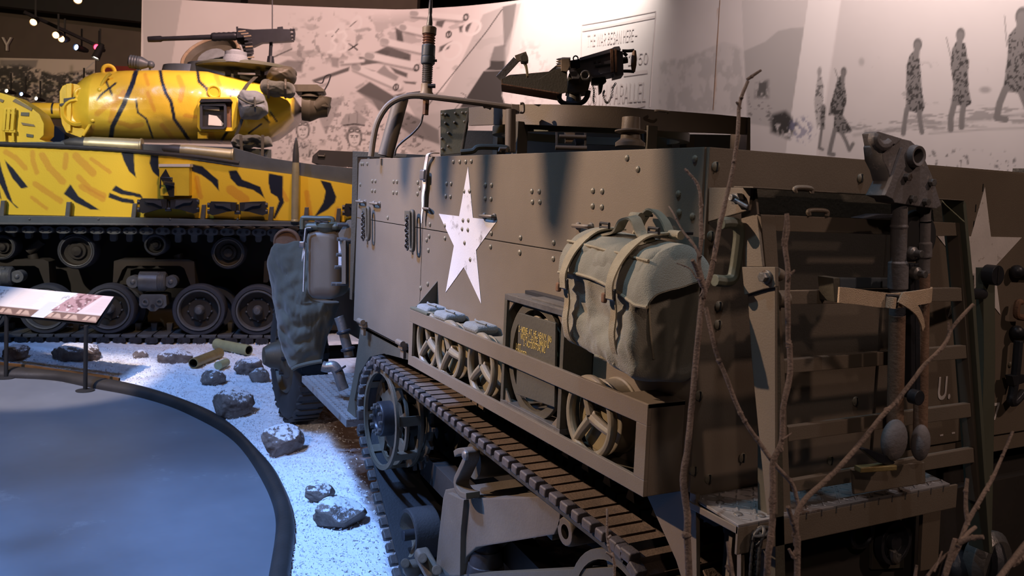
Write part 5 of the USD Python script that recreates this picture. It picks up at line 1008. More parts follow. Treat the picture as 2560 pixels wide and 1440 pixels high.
m = MB().cyl(rc_-[0, .06, 0], rc_+[0, .02, 0], .022); m.build('roller_hub', 'steel_dark', bog)
for x in (1.32, 1.12, .86, .66): roller((x, -.05, .145), .105, .11, 'road_roller')
m = MB(); m.rbox(Py(1070, 1412, -.02), (.16, 0, .04), (0, .06, 0), (-.01, 0, .05), .018); m.rbox(Py(1030, 1420, -.02), (.06, 0, 0), (0, .07, 0), (0, 0, .06), .02); m.build('roller_arm', 'olive_shaded', bog)
for x, y in ((1013, 1408), (1056, 1395), (1092, 1425)): m = MB().cyl(Py(x, y, -.01), Py(x, y, .03), .018); m.build('arm_clamp', 'olive_shaded', bog)
m = MB(); c = Py(*Z2(900, 720), -.08); m.cyl(c+[0, .03, 0], c-[0, .16, 0], .062, n=28); rr_ = m.build('return_roller', 'olive_dark', ht)
m = MB(); q = catmull([Py(*Z2(*p), .0) for p in ((770, 660), (790, 645), (825, 640), (850, 665), (845, 720), (810, 800), (785, 860), (810, 905), (850, 920))], 5); m.strip(q, .05, (0, 1, 0), .02); rb_ = m.build('roller_bracket', 'olive_shaded', rr_)
MB().dome(Py(*Z2(805, 690), .03), (0, 1, 0), .018, .012).build('bolt', 'steel_worn', rb_)
m = MB(); m.bar((.3, -.2, .40), (1.9, -.2, .52), .08, .1); m.build('frame_rail', 'tank_under', ht)
# far track, plain, only its outline can be guessed
S = []
for t in np.linspace(0, dl[-1], 120, endpoint=False):
    p, d, n = at_loop(t); n = n*orient; q = p+n*.012; r = p-n*.03; S.append([(q[0], -1.62, q[1]), (q[0], -1.9, q[1]), (r[0], -1.9, r[1]), (r[0], -1.62, r[1]), (q[0], -1.62, q[1])])
S.append(S[0]); MB().grid(np.array(S)).build('track', 'tread', ht)
# front wheels
def tyre(y0, sgn):
    c = np.array([4.56, y0, .468]); w = .22
    t = MB().lathe(c, (0, -sgn, 0), [(.27, .02), (.33, .0), (.40, .0), (.445, .02), (.468, .05), (.468, w-.05), (.445, w-.02), (.40, w), (.27, w)], 56).build('front_tyre', 'rubber', ht)
    for k in range(40):
        a = k*math.pi/20; rad = np.array([math.cos(a), 0, math.sin(a)]); tan = np.array([-math.sin(a), 0, math.cos(a)])
        MB().obox(c+rad*.466+[0, -sgn*w/2, 0], rad*.02, tan*.04+np.array([0, .012*(1 if k % 2 else -1), 0]), [0, w*.84, 0]).build('tread_lug', 'rubber', t)
    d = MB().lathe(c, (0, sgn, 0), [(.27, -.02), (.255, -.0), (.24, -.03), (.17, -.03), (.15, .0), (.10, .03), (.085, .09), (.06, .13), (1e-4, .135)], 36).build('wheel_disc', 'olive_dark', t)
    for k in range(6): a = k*math.pi/3; p = c+np.array([.13*math.cos(a), sgn*.005, .13*math.sin(a)]); MB().cyl(p, p+[0, sgn*.03, 0], .014, n=6).build('wheel_nut', 'steel_dark', t)
tyre(-.17, 1); tyre(-1.75, -1)
MB().cyl((4.56, -.38, .47), (4.56, -1.55, .47), .05).build('front_axle', 'tank_under', ht)
MB().box((4.2, -.2, 1.0), (5.1, -.55, 1.03)).build('front_fender', 'olive_dark', ht)
m = MB(); m.torus(Pd(718, 606, 5.9), CF+np.array([0, 0, .1]), .085, .014, 28, 8); m.cyl(Pd(718, 606, 5.9), Pd(722, 608, 6.05), .08, .05); m.build('headlight', 'rust', ht)
# exhaust pipe down the front of the cab
q = catmull([Pd(*Y4(*p), 4.35) for p in ((745, 330), (770, 400), (800, 520), (830, 640), (838, 690))], 5); ex = MB().tube(q, .026, 12).build('exhaust_pipe', 'steel_worn', ht)
for x, y in ((790, 465), (828, 620)): p = Pd(*Y4(x, y), 4.35); MB().torus(p, q[8]-q[4], .03, .009, 18, 6).build('pipe_clamp', 'steel_dark', ex)
q = catmull([Pd(*Y4(*p), 4.3) for p in ((600, 775), (640, 785), (690, 775), (720, 800), (745, 850), (765, 920), (790, 985))], 6); MB().tube(q, .028, 12).build('exhaust_pipe', 'steel_worn', ht)
m = MB(); m.bar(Pd(*Y4(715, 830), 4.28), Pd(*Y4(805, 775), 4.28), .01, .02, CF); m.build('pipe_stay', 'steel_dark', ht)
# ------------------------------------------------------------------ roof gear of the half-track
def prismD(f, pts, d, th, mat, name, parent, holes=(), label=None):
    return MB().prism(LD(f, pts, d), CF*th, [LD(f, h, d) for h in holes]).build(name, mat, parent, label)
ID = lambda x, y: (x, y)
# gun ring armour: a curved strip standing on a riveted end plate
bp_ = [(1172, 269, 314, 3.95), (1230, 264, 312, 3.84), (1290, 261, 311, 3.74), (1380, 261, 314, 3.64), (1450, 263, 317, 3.6), (1540, 266, 321, 3.6), (1620, 273, 325, 3.63), (1700, 279, 330, 3.68), (1790, 286, 333, 3.77), (1872, 294, 337, 3.88)]
inn = np.array([[Pd(x, y0, d), Pd(x, y1, d)] for x, y0, y1, d in bp_]); t_ = catmull(inn[:, 0], 5); b_ = catmull(inn[:, 1], 5)
cen = Pd(1480, 300, 4.6); out = lambda q: q + np.array([nrm((cen-p)*[1, 1, 0])*.018 for p in q])
MB().grid(np.stack([t_, b_, out(b_), out(t_), t_], 1)).build('ring_armour', 'olive', ht)
pl = MB().prism([Pd(*q, 3.97) for q in ((1101, 276), (1170, 269), (1170, 320), (1150, 383), (1101, 388))], CF*.012).build('ring_end_plate', 'olive_green', ht)
MB().prism([Pd(1170, 268, 3.955), Pd(1170, 321, 3.955), Pd(1150, 384, 3.955), Pd(1154, 384, 4.05), Pd(1174, 321, 4.05), Pd(1174, 268, 4.05)], CR*.008).build('plate_edge', 'olive_dark', pl)
for x, y in ((748, 870), (776, 870), (848, 862), (902, 858), (933, 856), (772, 938), (842, 932), (918, 926), (795, 1013), (744, 1055), (793, 1113), (748, 1133)):
    MB().dome(Pd(*M1(x, y), 3.968), -CF, .0065, .004, 8).build('rivet', 'rivet', pl)
MB().prism([Pd(*q, 4.7) for q in ((1105, 325), (1870, 338), (1880, 420), (1100, 420))], CF*.02).build('ring_back_plate', 'olive_dark', ht)
for q in (((1870, 293), (1876, 294), (1876, 378), (1866, 376)),): MB().prism([Pd(*p, 3.86) for p in q], CF*.3).build('ring_end_plate', 'olive', ht)
c = Pd(1475, 338, 4.1); gr = MB().lathe(c, UP, [(.43, -.02), (.475, -.02), (.475, .02), (.43, .02), (.43, -.02)], 64).build('gun_ring', 'olive_green', ht)
for a in (.6, 1.9, 3.1, 4.4): p = c+np.array([math.cos(a), math.sin(a), 0])*.5; MB().bar(p+[0, 0, .02], p-[0, 0, .25], .05, .05, (1, 0, 0)).build('ring_bracket', 'olive_dark', gr)
for pts, d in ((((1630, 335), (1680, 332), (1680, 368), (1630, 368)), 4.25), (((1610, 322), (1635, 322), (1638, 362), (1612, 362)), 4.2)): MB().prism([Pd(*q, d) for q in pts], CF*.1).build('ring_bracket', 'olive_green', gr)
# traverse gear seen under the strip
tg = thing('gun_traverse_gear', 'dark bracketed carriage gear hanging below the gun ring inside the half-track', 'gun mount', Pd(1430, 360, 4.3))
prismD(M1, ((1680, 965), (1760, 965), (1760, 1050), (1740, 1080), (1690, 1080), (1690, 1030)), 4.2, .08, 'antenna_tan', 'housing', tg)
for x in (1622, 1840): prismD(M1, ((x-8, 965), (x+8, 965), (x+8, 1130), (x-8, 1130)), 4.2, .03, 'steel_worn', 'post', tg)
MB().cyl(Pd(*M1(1610, 1125), 4.2), Pd(*M1(1850, 1130), 4.2), .012).build('rod', 'olive', tg); MB().cyl(Pd(*M1(1640, 1040), 4.2), Pd(*M1(1845, 1045), 4.2), .01).build('rod', 'olive', tg)
prismD(M1, ((1740, 965), (1835, 965), (1830, 1090), (1770, 1100)), 4.3, .08, 'black', 'drum', tg)
for x, y, w in ((1092, 822, 40), (2418, 852, 85)):
    a, b = Pd(*M1(x-w/2, y-4), 3.8 if x < 2000 else 3.6), Pd(*M1(x+w/2, y+6), 3.8 if x < 2000 else 3.6); MB().tube(catmull([a, a-CF*.02, b-CF*.02, b], 4), .006, 6).build('footman_loop', 'olive', ht)
MB().tube(catmull(LD(M1, ((1342, 790), (1366, 792), (1368, 852), (1340, 856)), 3.6), 4), .006, 6).build('footman_loop', 'olive', ht)
# spool post, tube rail, stanchion, step handle
c0, c1 = Pd(*M1(2180, 1120), 3.2), Pd(*M1(2188, 895), 3.2); L = np.linalg.norm(c1-c0)
MB().lathe(c0, c1-c0, [(1e-4, 0), (.057, 0), (.057, .015), (.038, .03), (.036, .46*L), (.06, .5*L), (.06, .55*L), (.036, .6*L), (.034, L), (1e-4, L)], 24).build('spool_post', 'olive', ht)
rl = catmull(LD(M1, ((205, 1195), (225, 1050), (255, 930), (320, 820), (400, 760), (500, 732), (600, 732), (760, 750), (1000, 780), (1280, 818)), 3.62), 6)
MB().tube(rl, .0135, 10).build('grab_rail', 'olive', ht)
prismD(M1, ((1278, 792), (1335, 798), (1338, 855), (1300, 862), (1278, 830)), 3.6, .04, 'olive', 'rail_bracket', ht)
MB().cyl(Pd(*M1(1268, 1160), 3.6), Pd(*M1(1268, 835), 3.6), .023, n=14).build('rail_post', 'olive', ht)
MB().tube(catmull(LD(M1, ((890, 1160), (980, 1150), (1020, 1122), (1120, 1120), (1235, 1128), (1240, 1155)), 3.5), 5), .012, 8).build('step_handle', 'olive_green', ht)
MB().tube(LD(M1, ((1185, 1158), (1190, 1135), (1235, 1135), (1235, 1160)), 3.48), .009, 8).build('step_handle', 'antenna_tan', ht)
a, b = Pd(*M1(315, 1190), 3.75), Pd(*M1(435, 745), 3.75); MB().cyl(a, b, .034, .034, 24).build('mast_bracket', 'olive', ht)
m = MB(); m.prism(LD(M1, ((362, 798), (480, 728), (575, 715), (690, 740), (640, 752), (500, 745), (420, 790)), 3.72), UP*.012); m.build('bracket_plate', 'olive', ht)
# whip aerial base
an = thing('aerial_mount', 'ribbed spring aerial base with copper coil standing on the half-track roof bracket', 'aerial', Pd(*M1(625, 735), 3.72)); D_ = 3.72
ax0, ax1 = Pd(*M1(627, 735), D_), Pd(*M1(652, 200), D_); AX = nrm(ax1-ax0); hp = lambda y: (735-y)/535*np.linalg.norm(ax1-ax0); k_ = D_/FPX/3.0476
MB().lathe(ax0, AX, [(1e-4, -.01), (58*k_, -.01), (58*k_, .008), (44*k_, .022), (44*k_, hp(640)), (1e-4, hp(640))], 24).build('base', 'antenna_tan', an)
MB().cyl(Pd(*M1(640, 655), D_-.02), Pd(*M1(696, 655), D_-.02), 16*k_, n=14).build('clamp_knob', 'steel_dark', an)
MB().lathe(ax0, AX, [(30*k_, hp(636))]+[((42 if j % 2 else 33)*k_, hp(632-7.0*j)) for j in range(20)]+[(30*k_, hp(490))], 24).build('spring', 'steel_worn', an)
MB().lathe(ax0, AX, [(1e-4, hp(492)), (48*k_, hp(490)), (54*k_, hp(480)), (54*k_, hp(436)), (48*k_, hp(430)), (1e-4, hp(430))], 24).build('collar', 'tank_grey', an)
MB().cyl(Pd(*M1(690, 462), D_-.01), Pd(*M1(708, 462), D_-.01), 10*k_).build('collar_screw', 'steel_dark', an)
MB().lathe(ax0, AX, [(1e-4, hp(434)), (52*k_, hp(432)), (52*k_, hp(350)), (46*k_, hp(342)), (1e-4, hp(342))], 24).build('insulator', 'tank_grey', an)
MB().lathe(ax0, AX, [(40*k_, hp(345))]+[((50 if j % 2 else 40)*k_, hp(338-10*j)) for j in range(8)]+[(40*k_, hp(262))], 24).build('coil', 'copper', an)
MB().lathe(ax0, AX, [(1e-4, hp(264)), (54*k_, hp(262)), (55*k_, hp(212)), (48*k_, hp(206)), (1e-4, hp(206))], 24).build('cap', 'antenna_tan', an)
MB().lathe(ax0, AX, [(22*k_, hp(208)), (22*k_, hp(170)), (13*k_, hp(110)), (15*k_, hp(100)), (14*k_, hp(20)), (7*k_, hp(-40)), (5*k_, hp(-900)), (1e-4, hp(-901))], 14).build('mast', 'steel_worn', an)
MB().cyl(ax0, ax0-AX*.09*.9, 26*k_, 24*k_, 6).build('lock_nut', 'rust', an)
MB().tube(catmull(LD(M1, ((610, 820), (600, 880), (580, 950), (520, 1020), (440, 1085), (400, 1130), (385, 1185)), D_), 6), 8*k_, 8).build('cable', 'steel_dark', an)
# heavy machine gun of the half-track
g2 = thing('machine_gun', 'dark heavy machine gun with spade grips on the half-track gun ring', 'machine gun', Pd(*M1(1750, 760), 3.7)); D_ = 3.68
rc = prismD(M1, ((1790, 462), (1810, 438), (2040, 372), (2052, 382), (2058, 560), (1900, 590), (1870, 560), (1795, 545)), D_, .11, 'gun_lit', 'receiver', g2)
prismD(M1, ((1795, 440), (2040, 368), (2060, 356), (2098, 352), (2110, 378), (2060, 392), (1800, 462)), D_-.01, .10, 'gun_lit', 'top_cover', g2)
prismD(M1, ((2052, 378), (2125, 392), (2130, 568), (2058, 585)), D_-.006, .09, 'gun_lit', 'back_plate', g2)
for x0, x1 in ((2030, 2052), (2062, 2078)): prismD(M1, ((x0, 372), (x1, 374), (x1+4, 548), (x0+4, 550)), D_-.018, .012, 'rust', 'edge_strip', rc)
prismD(M1, ((1912, 498), (2030, 482), (2032, 492), (1914, 512)), D_-.004, .006, 'black', 'charging_slot', rc)
for x, y in ((1912, 474), (1948, 466)): prismD(M1, ((x-8, y-7), (x+6, y-9), (x+6, y+6), (x-8, y+8)), D_-.004, .006, 'black', 'cover_hole', rc)
for k in range(13): MB().dome(Pd(*M1(1885+k*12.5, 578-k*2.6), D_-.001), -CF, .0022, .0018, 6).build('receiver_rivet', 'steel_worn', rc)
for k in range(10): MB().dome(Pd(*M1(1905+k*12, 432-k*4.2), D_-.003), -CF, .0022, .0018, 6).build('receiver_rivet', 'gunmetal', rc)
MB().cyl(Pd(*M1(2085, 468), D_+.04), Pd(*M1(2160, 456), D_+.04), .015, .014, 18).build('buffer_tube', 'gunmetal', g2)
gp = MB().lathe(Pd(*M1(2205, 548), D_+.04), Pd(*M1(2212, 380), D_+.04)-Pd(*M1(2205, 548), D_+.04), [(1e-4, 0), (.0075, .0), (.0125, .03), (.012, .065), (.008, .094), (1e-4, .097)], 16).build('spade_grip', 'wood_handle', g2)
for y0, y1 in ((388, 384), (542, 546)): MB().tube(catmull(LD(M1, ((2120, y0), (2170, y0), (2210, y1)), D_+.04), 4), .007, 8).build('grip_rod', 'gunmetal', gp)
MB().tube(LD(M1, ((2130, 400), (2155, 425)), D_), .008, 6).build('trigger', 'gunmetal', g2)
for k in range(5): MB().lathe(Pd(*M1(1725, 452+k*17), D_-.03), -CR, [(1e-4, 0), (.0085, 0), (.0085, .035), (.006, .042), (.0045, .052), (.001, .062)], 10).build('cartridge', 'antenna_tan' if k % 2 else 'steel_bright', g2)
prismD(M1, ((1655, 450), (1715, 445), (1722, 500), (1700, 545), (1655, 540)), D_-.06, .05, 'antenna_tan', 'belt_guide', g2)
prismD(M1, ((1720, 462), (1795, 448), (1800, 512), (1730, 520)), D_-.02, .1, 'gunmetal', 'feed_block', g2)
MB().tube([Pd(*M1(1765+18*math.cos(a), 446+20*math.sin(a)), D_-.02) for a in np.linspace(0, 2*math.pi, 17)[:-1]], .003, 6, True).build('cover_latch', 'gunmetal', g2)
tr = prismD(M1, ((1262, 570), (1290, 575), (1480, 605), (1600, 530), (1700, 520), (1702, 700), (1640, 716), (1290, 660), (1198, 645), (1195, 602)), D_-.05, .012, 'olive_dark', 'cradle_arm', g2)
prismD(M1, ((1262, 570), (1400, 560), (1560, 545), (1650, 470), (1700, 480), (1700, 690), (1640, 700), (1290, 640), (1198, 635)), D_+.12, .012, 'olive_dark', 'cradle_arm', g2)
m = MB(); p0, p1, p2, p3 = LD(M1, ((1198, 645), (1640, 716), (1640, 716), (1198, 645)), D_-.05); m.prism([p0, p1, p1+CF*.17, p0+CF*.17], UP*.006); m.build('cradle_floor', 'rust', g2)
m = MB(); p0, p1 = LD(M1, ((1196, 602), (1198, 645)), D_-.05); m.prism([p0, p1, p1+CF*.17, p0+CF*.17], CR*.008); m.build('cradle_end', 'antenna_tan', g2)
MB().bar(Pd(*M1(1178, 600), D_-.03), Pd(*M1(1312, 455), D_-.03), .03, .014, CF).build('rack_arm', 'steel_worn', g2); MB().bar(Pd(*M1(1310, 450), D_-.03), Pd(*M1(1395, 420), D_-.03), .03, .014, CF).build('rack_arm', 'olive', g2)
MB().strip(catmull(LD(M1, ((1355, 460), (1378, 500), (1388, 550), (1392, 590)), D_-.0), 4), .06, CF, .008).build('retaining_strap', 'mine_lid', g2)
prismD(M1, ((1340, 430), (1365, 405), (1400, 425), (1405, 460), (1380, 470), (1350, 465)), D_-.05, .06, 'olive_dark', 'strap_latch', g2)
prismD(M1, ((1715, 560), (1800, 515), (1870, 560), (1880, 610), (1860, 690), (1760, 710), (1700, 690)), D_-.02, .13, 'olive_dark', 'carriage', g2)
prismD(M1, ((1722, 545), (1770, 540), (1800, 580), (1790, 600), (1740, 600)), D_-.05, .03, 'steel_bright', 'worn_lug', g2)
m = MB(); m.torus(Pd(*M1(1840, 575), D_-.045), CF, .018, .006, 22, 8); m.build('elevation_disc', 'steel_worn', g2)
MB().tube(catmull(LD(M1, ((1645, 700), (1640, 750), (1665, 782), (1720, 792), (1810, 782), (1850, 740), (1862, 690)), D_), 6), .011, 10).build('pintle_handle', 'steel_dark', g2)
prismD(M1, ((1885, 598), (1990, 585), (2000, 620), (1975, 640), (1965, 700), (1945, 715), (1940, 640), (1890, 640)), D_+.02, .04, 'gunmetal', 'trigger_bar', g2)
for pts in (((1895, 650), (1905, 700), (1900, 745), (1905, 785)), ((1985, 690), (1975, 720), (1990, 770), (2010, 782), (2035, 740), (2050, 670), (2070, 635))):
    q = catmull(LD(M1, pts, D_-.01), 6); m = MB()
    for k in range(0, len(q)-1): m.torus((q[k]+q[k+1])/2, nrm(q[k+1]-q[k]) if False else (CF if k % 2 else CR), .0042, .0013, 8, 4)
    obj('chain', m, 'chain', g2, kind='stuff')
MB().cyl(Pd(*M1(1750, 700), D_+.04), Pd(*M1(1750, 790), D_+.04), .03, .035).build('pintle', 'olive_dark', g2)

# ------------------------------------------------------------------ things hung on the flank
st = thing('webbing_strap', 'pale webbing strap hung over the top edge of the half-track side door', 'strap', Py(1065, 388, .01))
MB().strip(catmull([Py(*Y3(*p), y) for p, y in (((1640, 150), -.05), ((1590, 150), .0), ((1545, 165), .02), ((1530, 230), .014), ((1516, 320), .012), ((1508, 372), .012))], 5), .026, (1, 0, 0), .004).build('upper_band', 'webbing_white', st)
MB().strip(catmull([Py(*Y3(*p), .016) for p in ((1508, 365), (1512, 450), (1500, 540), (1498, 640), (1490, 720), (1488, 785))], 5), np.linspace(.034, .006, 26), (1, 0, 0), .004).build('loose_end', 'webbing_white', st)
MB().rbox(Py(*Y3(1505, 350), .022), (.042, 0, 0), (0, .018, 0), (0, 0, .04), .007).build('buckle', 'steel_bright', st)
MB().bar(Py(*Y3(1532, 350), .01), Py(*Y3(1520, 640), .01), .012, .01, (0, 1, 0)).build('backing_strap', 'canvas_grey', st)
MB().tube(catmull([Py(*Y3(*p), y) for p, y in (((1505, 650), .0), ((1510, 650), .02), ((1550, 655), .02), ((1555, 655), .0))], 4), .005, 6).build('loop', 'olive', st)
# canvas cargo bag
bg = thing('cargo_bag', 'olive canvas cargo bag with buckled straps hung on the flank of the half-track', 'bag', (.14, .07, 1.36))
u_, v_ = np.meshgrid(np.linspace(0, 1, 64), np.linspace(0, 1, 44), indexing='ij')
# closed body: cross-section rings round the y/z outline, swept along x
def bag_ring(n=72):
    q = [(0, 1.58), (.05, 1.603), (.11, 1.600), (.150, 1.582), (.163, 1.53), (.170, 1.45), (.168, 1.385), (.152, 1.352), (.08, 1.343), (.0, 1.352), (.0, 1.45)]
    c = catmull([np.r_[a, 0, b] for a, b in q], 9, True)[:, [0, 2]]; d = np.r_[0, np.cumsum(np.linalg.norm(np.diff(np.vstack([c, c[:1]]), axis=0), axis=1))]; t = np.linspace(0, d[-1], n, endpoint=False); cc_ = np.vstack([c, c[:1]])
    return np.stack([np.interp(t, d, cc_[:, k]) for k in range(2)], 1)
rg_ = bag_ring(); xb = np.linspace(0, 1, 60); P = []
for s_ in xb:
    e = min(s_, 1-s_); k = min(1, (e/.05))**.5 if e < .05 else 1.0; c_ = np.array([.075, 1.465]); R = c_+(rg_-c_)*(.84+.16*k) if k < 1 else rg_
    x = .295-.31*s_ + 0*R[:, 0]
    tilt = (.02*(s_-.5))*0; sag = -.03*s_*(R[:, 1] < 1.42)*(1.42-R[:, 1])/.06*.8 + .012*(1-s_)
    P.append(np.c_[x + .05*(R[:, 1]-1.46)*(-.5), np.maximum(R[:, 0], .004), R[:, 1]+sag])
P = np.array(P); fade = np.clip(P[..., 1]/.05, 0, 1)[..., None]
P = P + np.array([0, 1, .3])*fade*((meshkit.fbm(P*np.array([14, 10, 11]), 4, 31)-.5)*.046)[..., None] + np.array([0, 1, 0])*fade*(np.abs(meshkit.noise(P*np.array([20, 16, 34.]), 9)-.5)*-.028)[..., None]
P = np.concatenate([P, P[:, :1]], 1); c0 = np.repeat(P[:1].mean(1, keepdims=True), P.shape[1], 1); c1 = np.repeat(P[-1:].mean(1, keepdims=True), P.shape[1], 1)
MB().grid(np.concatenate([c0, P, c1])).build('bag_body', 'canvas', bg, smooth=70)
# flap over top and front, pulled to a point at the rear corner
F_ = []
for s_ in np.linspace(0, 1, 56):
    x = .292-.31*s_; low = 1.508-.022*s_+.02*math.sin(s_*3)
    prof = catmull([np.array([x, yy, zz]) for yy, zz in ((.006, 1.59), (.05, 1.613), (.10, 1.606), (.148, 1.578), (.170, 1.54), (.176, low))], 7)
    prof[:, 2] += .012*(1-s_)-.004*s_; F_.append(prof)
for k in range(4):                      # flap turned down over the end
    q = F_[55].copy(); t_k = (.25, .5, .75, 1.0)[k]; q[:, 0] = -.018-.034*t_k**.7; hem = 1.545-.055*np.linspace(0, 1, len(q)); q[:, 2] += (np.minimum(hem, q[:, 2])-q[:, 2])*t_k; q[:, 1] = .004+(q[:, 1]-.004)*(1-.03*t_k); F_.append(q)
F_ = np.array(F_); F_ += np.array([0, 1, .6])*((meshkit.fbm(F_*np.array([12, 9, 12]), 4, 77)-.5)*.018)[..., None]
MB().grid(F_).grid(F_[::-1] - np.array([0, .004, .002])).build('flap', 'canvas', bg, smooth=70)
MB().tube(F_[:, -1], .004, 6).build('flap_hem', 'webbing', bg)
MB().tube(F_[:56, 21] + [0, .003, .003], .0035, 6).build('piping', 'webbing', bg)
def on_bag(x, seq): return catmull([np.array([x+dx, y, z]) for dx, y, z in seq], 6)
for x in (.242, .055):
    sp_ = MB().strip(on_bag(x, ((0, .03, 1.628), (0, .09, 1.626), (0, .150, 1.60), (0, .186, 1.55), (.004, .192, 1.50))), .024, (1, 0, 0), .004).build('strap', 'webbing', bg)
    MB().strip(on_bag(x-.012, ((0, .06, 1.632), (0, .12, 1.622), (0, .172, 1.58), (0, .200, 1.53), (0, .200, 1.49))), .024, (1, 0, 0), .004).build('strap_tail', 'webbing', sp_)
    MB().strip(on_bag(x-.004, ((0, .190, 1.505), (0, .182, 1.46), (0, .184, 1.41), (0, .168, 1.366), (0, .12, 1.345))), .020, (1, 0, 0), .004).build('strap', 'webbing', bg)
    MB().rbox((x+.008, .198, 1.49), (.014, 0, 0), (0, .01, 0), (0, 0, .022), .004).build('strap_tip', 'rust', sp_)
    m = MB().tube([np.array([x-.012+a, .197, 1.50+b]) for a, b in ((-.016, -.010), (.016, -.010), (.016, .010), (-.016, .010))], .0032, 6, True); m.build('buckle', 'steel_dark', sp_)
    m = MB().tube([np.array([x-.006+a, .088, 1.634+b]) for a, b in ((-.018, -.004), (.018, -.004), (.018, .006), (-.018, .006))], .0035, 6, True); m.build('buckle', 'steel_dark', sp_)
MB().strip(catmull([np.array(p) for p in ((.215, .10, 1.618), (.17, .10, 1.628), (.145, .10, 1.655), (.105, .10, 1.66), (.075, .10, 1.628), (.045, .10, 1.615))], 6), .028, (0, 1, -.2), .005).build('carry_handle', 'webbing', bg)
MB().strip(catmull([np.array(p) for p in ((.19, .03, 1.62), (.165, .035, 1.655), (.13, .035, 1.68), (.09, .03, 1.66), (.06, .03, 1.625))], 6), .024, (0, 1, .1), .005).build('shoulder_strap', 'webbing', bg)
for x, z in ((.165, 1.66), (.022, 1.628)): MB().cyl((x-.018, .05, z), (x+.018, .05, z), .010, n=12).build('strap_roll', 'webbing', bg); MB().obox((x, .03, z+.004), (.03, 0, 0), (0, .03, 0), (0, 0, .006)).build('strap_loop', 'steel_dark', bg)
MB().strip(catmull([np.array(p) for p in ((-.012, .135, 1.57), (-.016, .14, 1.50), (-.020, .135, 1.43), (-.016, .12, 1.37))], 5), .004, (0, 1, 0), .004).build('corner_piping', 'webbing', bg)
MB().tube(catmull([np.array(p) for p in ((.13, .17, 1.352), (.10, .15, 1.345), (.06, .165, 1.346))], 4), .004, 6).build('bottom_seam', 'webbing', bg)
# mines in the rack
def mine(x, y, z, tilt, label, text=True, group=None):
    t = thing('land_mine', label, 'mine', (x, y, z-.1)); c = np.array([x, y, z]); ax = nrm([math.sin(tilt)*.25, 1, .0]); b, d = nrm(np.cross(ax, UP)), UP
    rp = lambda r, a, h: c + ax*h + r*(math.cos(a)*b+math.sin(a)*d)
    MB().lathe(c-ax*.060, ax, [(1e-4, 0), (.086, 0), (.092, .006), (.092, .012), (.088, .016), (.088, .058), (.093, .064), (.086, .068), (.02, .070), (1e-4, .070)], 40).build('body', 'mine_paint', t)
    MB().lathe(c+ax*.008, ax, [(1e-4, .004), (.03, .004), (.034, .002), (.078, .003), (.084, .0)], 32).build('lid', 'mine_lid', t)
    s = MB().torus(c+ax*.030, ax, .091, .0115, 44, 10).build('pressure_spider', 'mine_paint', t)
    for k in range(3):
        a = math.pi/2-.35+k*2*math.pi/3+tilt; q = [rp(.006, a, .026), rp(.045, a, .030), rp(.075, a, .030), rp(.092, a, .030)]; MB().tube(catmull(q, 4), np.linspace(.014, .010, 13), 8).build('spoke', 'mine_paint', s)
    MB().lathe(c+ax*.012, ax, [(.02, 0), (.02, .016), (.012, .022), (1e-4, .022)], 18).build('fuze_cap', 'mine_paint', s)
    if text:
        for k, (tx, o) in enumerate((('ANTI-TANK', .045), ('MINE', -.055))):
            m = meshkit.text_mesh(tx, .012, .0006); v = m.vertices - m.vertices.mean(0); obj('lettering', (c + ax*(.0125) + b*o + v[:, 1:2]*b*-1 + v[:, :1]*d*-1 + 0*ax, m.faces), 'yellow_letter', t)
z_ = ZR0+.006+.103
mine(1.285, .052, z_, .1, 'drab land mine with spoked spider, farthest forward in the flank rack')
mine(1.105, .052, z_, -.1, 'drab land mine with spoked spider, second from the front of the flank rack')
mine(.860, .052, z_, .2, 'drab land mine leaning against the left side of the stencilled mine crate', False)
mine(.262, .052, z_, .0, 'drab land mine alone at the rear end of the rack under the canvas bag')
for x in (1.36, 1.20, .96):
    m = MB(); m.rbox((x, .045, z_+.10), (.11, 0, 0), (0, .08, 0), (0, 0, .03), .014); m.tube(catmull([np.array([x-.05, .05, z_+.118]), np.array([x, .06, z_+.122]), np.array([x+.05, .04, z_+.118])], 4), .003, 6)
    single('folded_canvas', m, 'canvas_blue', {1.36: 'blue-grey canvas fold on top of the foremost mine in the rack', 1.20: 'blue-grey canvas fold between the two foremost mines', .96: 'blue-grey canvas fold lying left of the mine crate'}[x], 'cloth')
# square mine crate with stencilled plate
cr = thing('mine_crate', 'square grey mine crate with yellow stencil lettering standing in the flank rack', 'crate', (.56, .045, ZR0+.006))
x0, x1, z0, z1, yo = .385, .715, ZR0+.03, 1.412, .092
sq = lambda a, b, c, d, y: [(a, y, c), (b, y, c), (b, y, d), (a, y, d)]
ci_ = [((x0+x1)/2+.152*math.cos(t), yo, (z0+z1)/2+.158*math.sin(t)) for t in np.linspace(0, 2*math.pi, 48, endpoint=False)]
cor = lambda sx, sz: [((x0+x1)/2+sx*(.165-.014), yo, (z0+z1)/2+sz*(.175-.014)), ((x0+x1)/2+sx*.105, yo, (z0+z1)/2+sz*.160), ((x0+x1)/2+sx*.128, yo, (z0+z1)/2+sz*.13), ((x0+x1)/2+sx*.150, yo, (z0+z1)/2+sz*.10)]
for a, b, c, d, n in ((x0, x1, z1-.016, z1, 'frame_rail'), (x0, x1, z0, z0+.016, 'frame_rail'), (x0, x0+.016, z0+.016, z1-.016, 'frame_post'), (x1-.016, x1, z0+.016, z1-.016, 'frame_post')):
    MB().box((a, yo, c), (b, yo-.088, d)).build(n, 'steel_worn' if n == 'frame_rail' else 'olive_dark', cr)
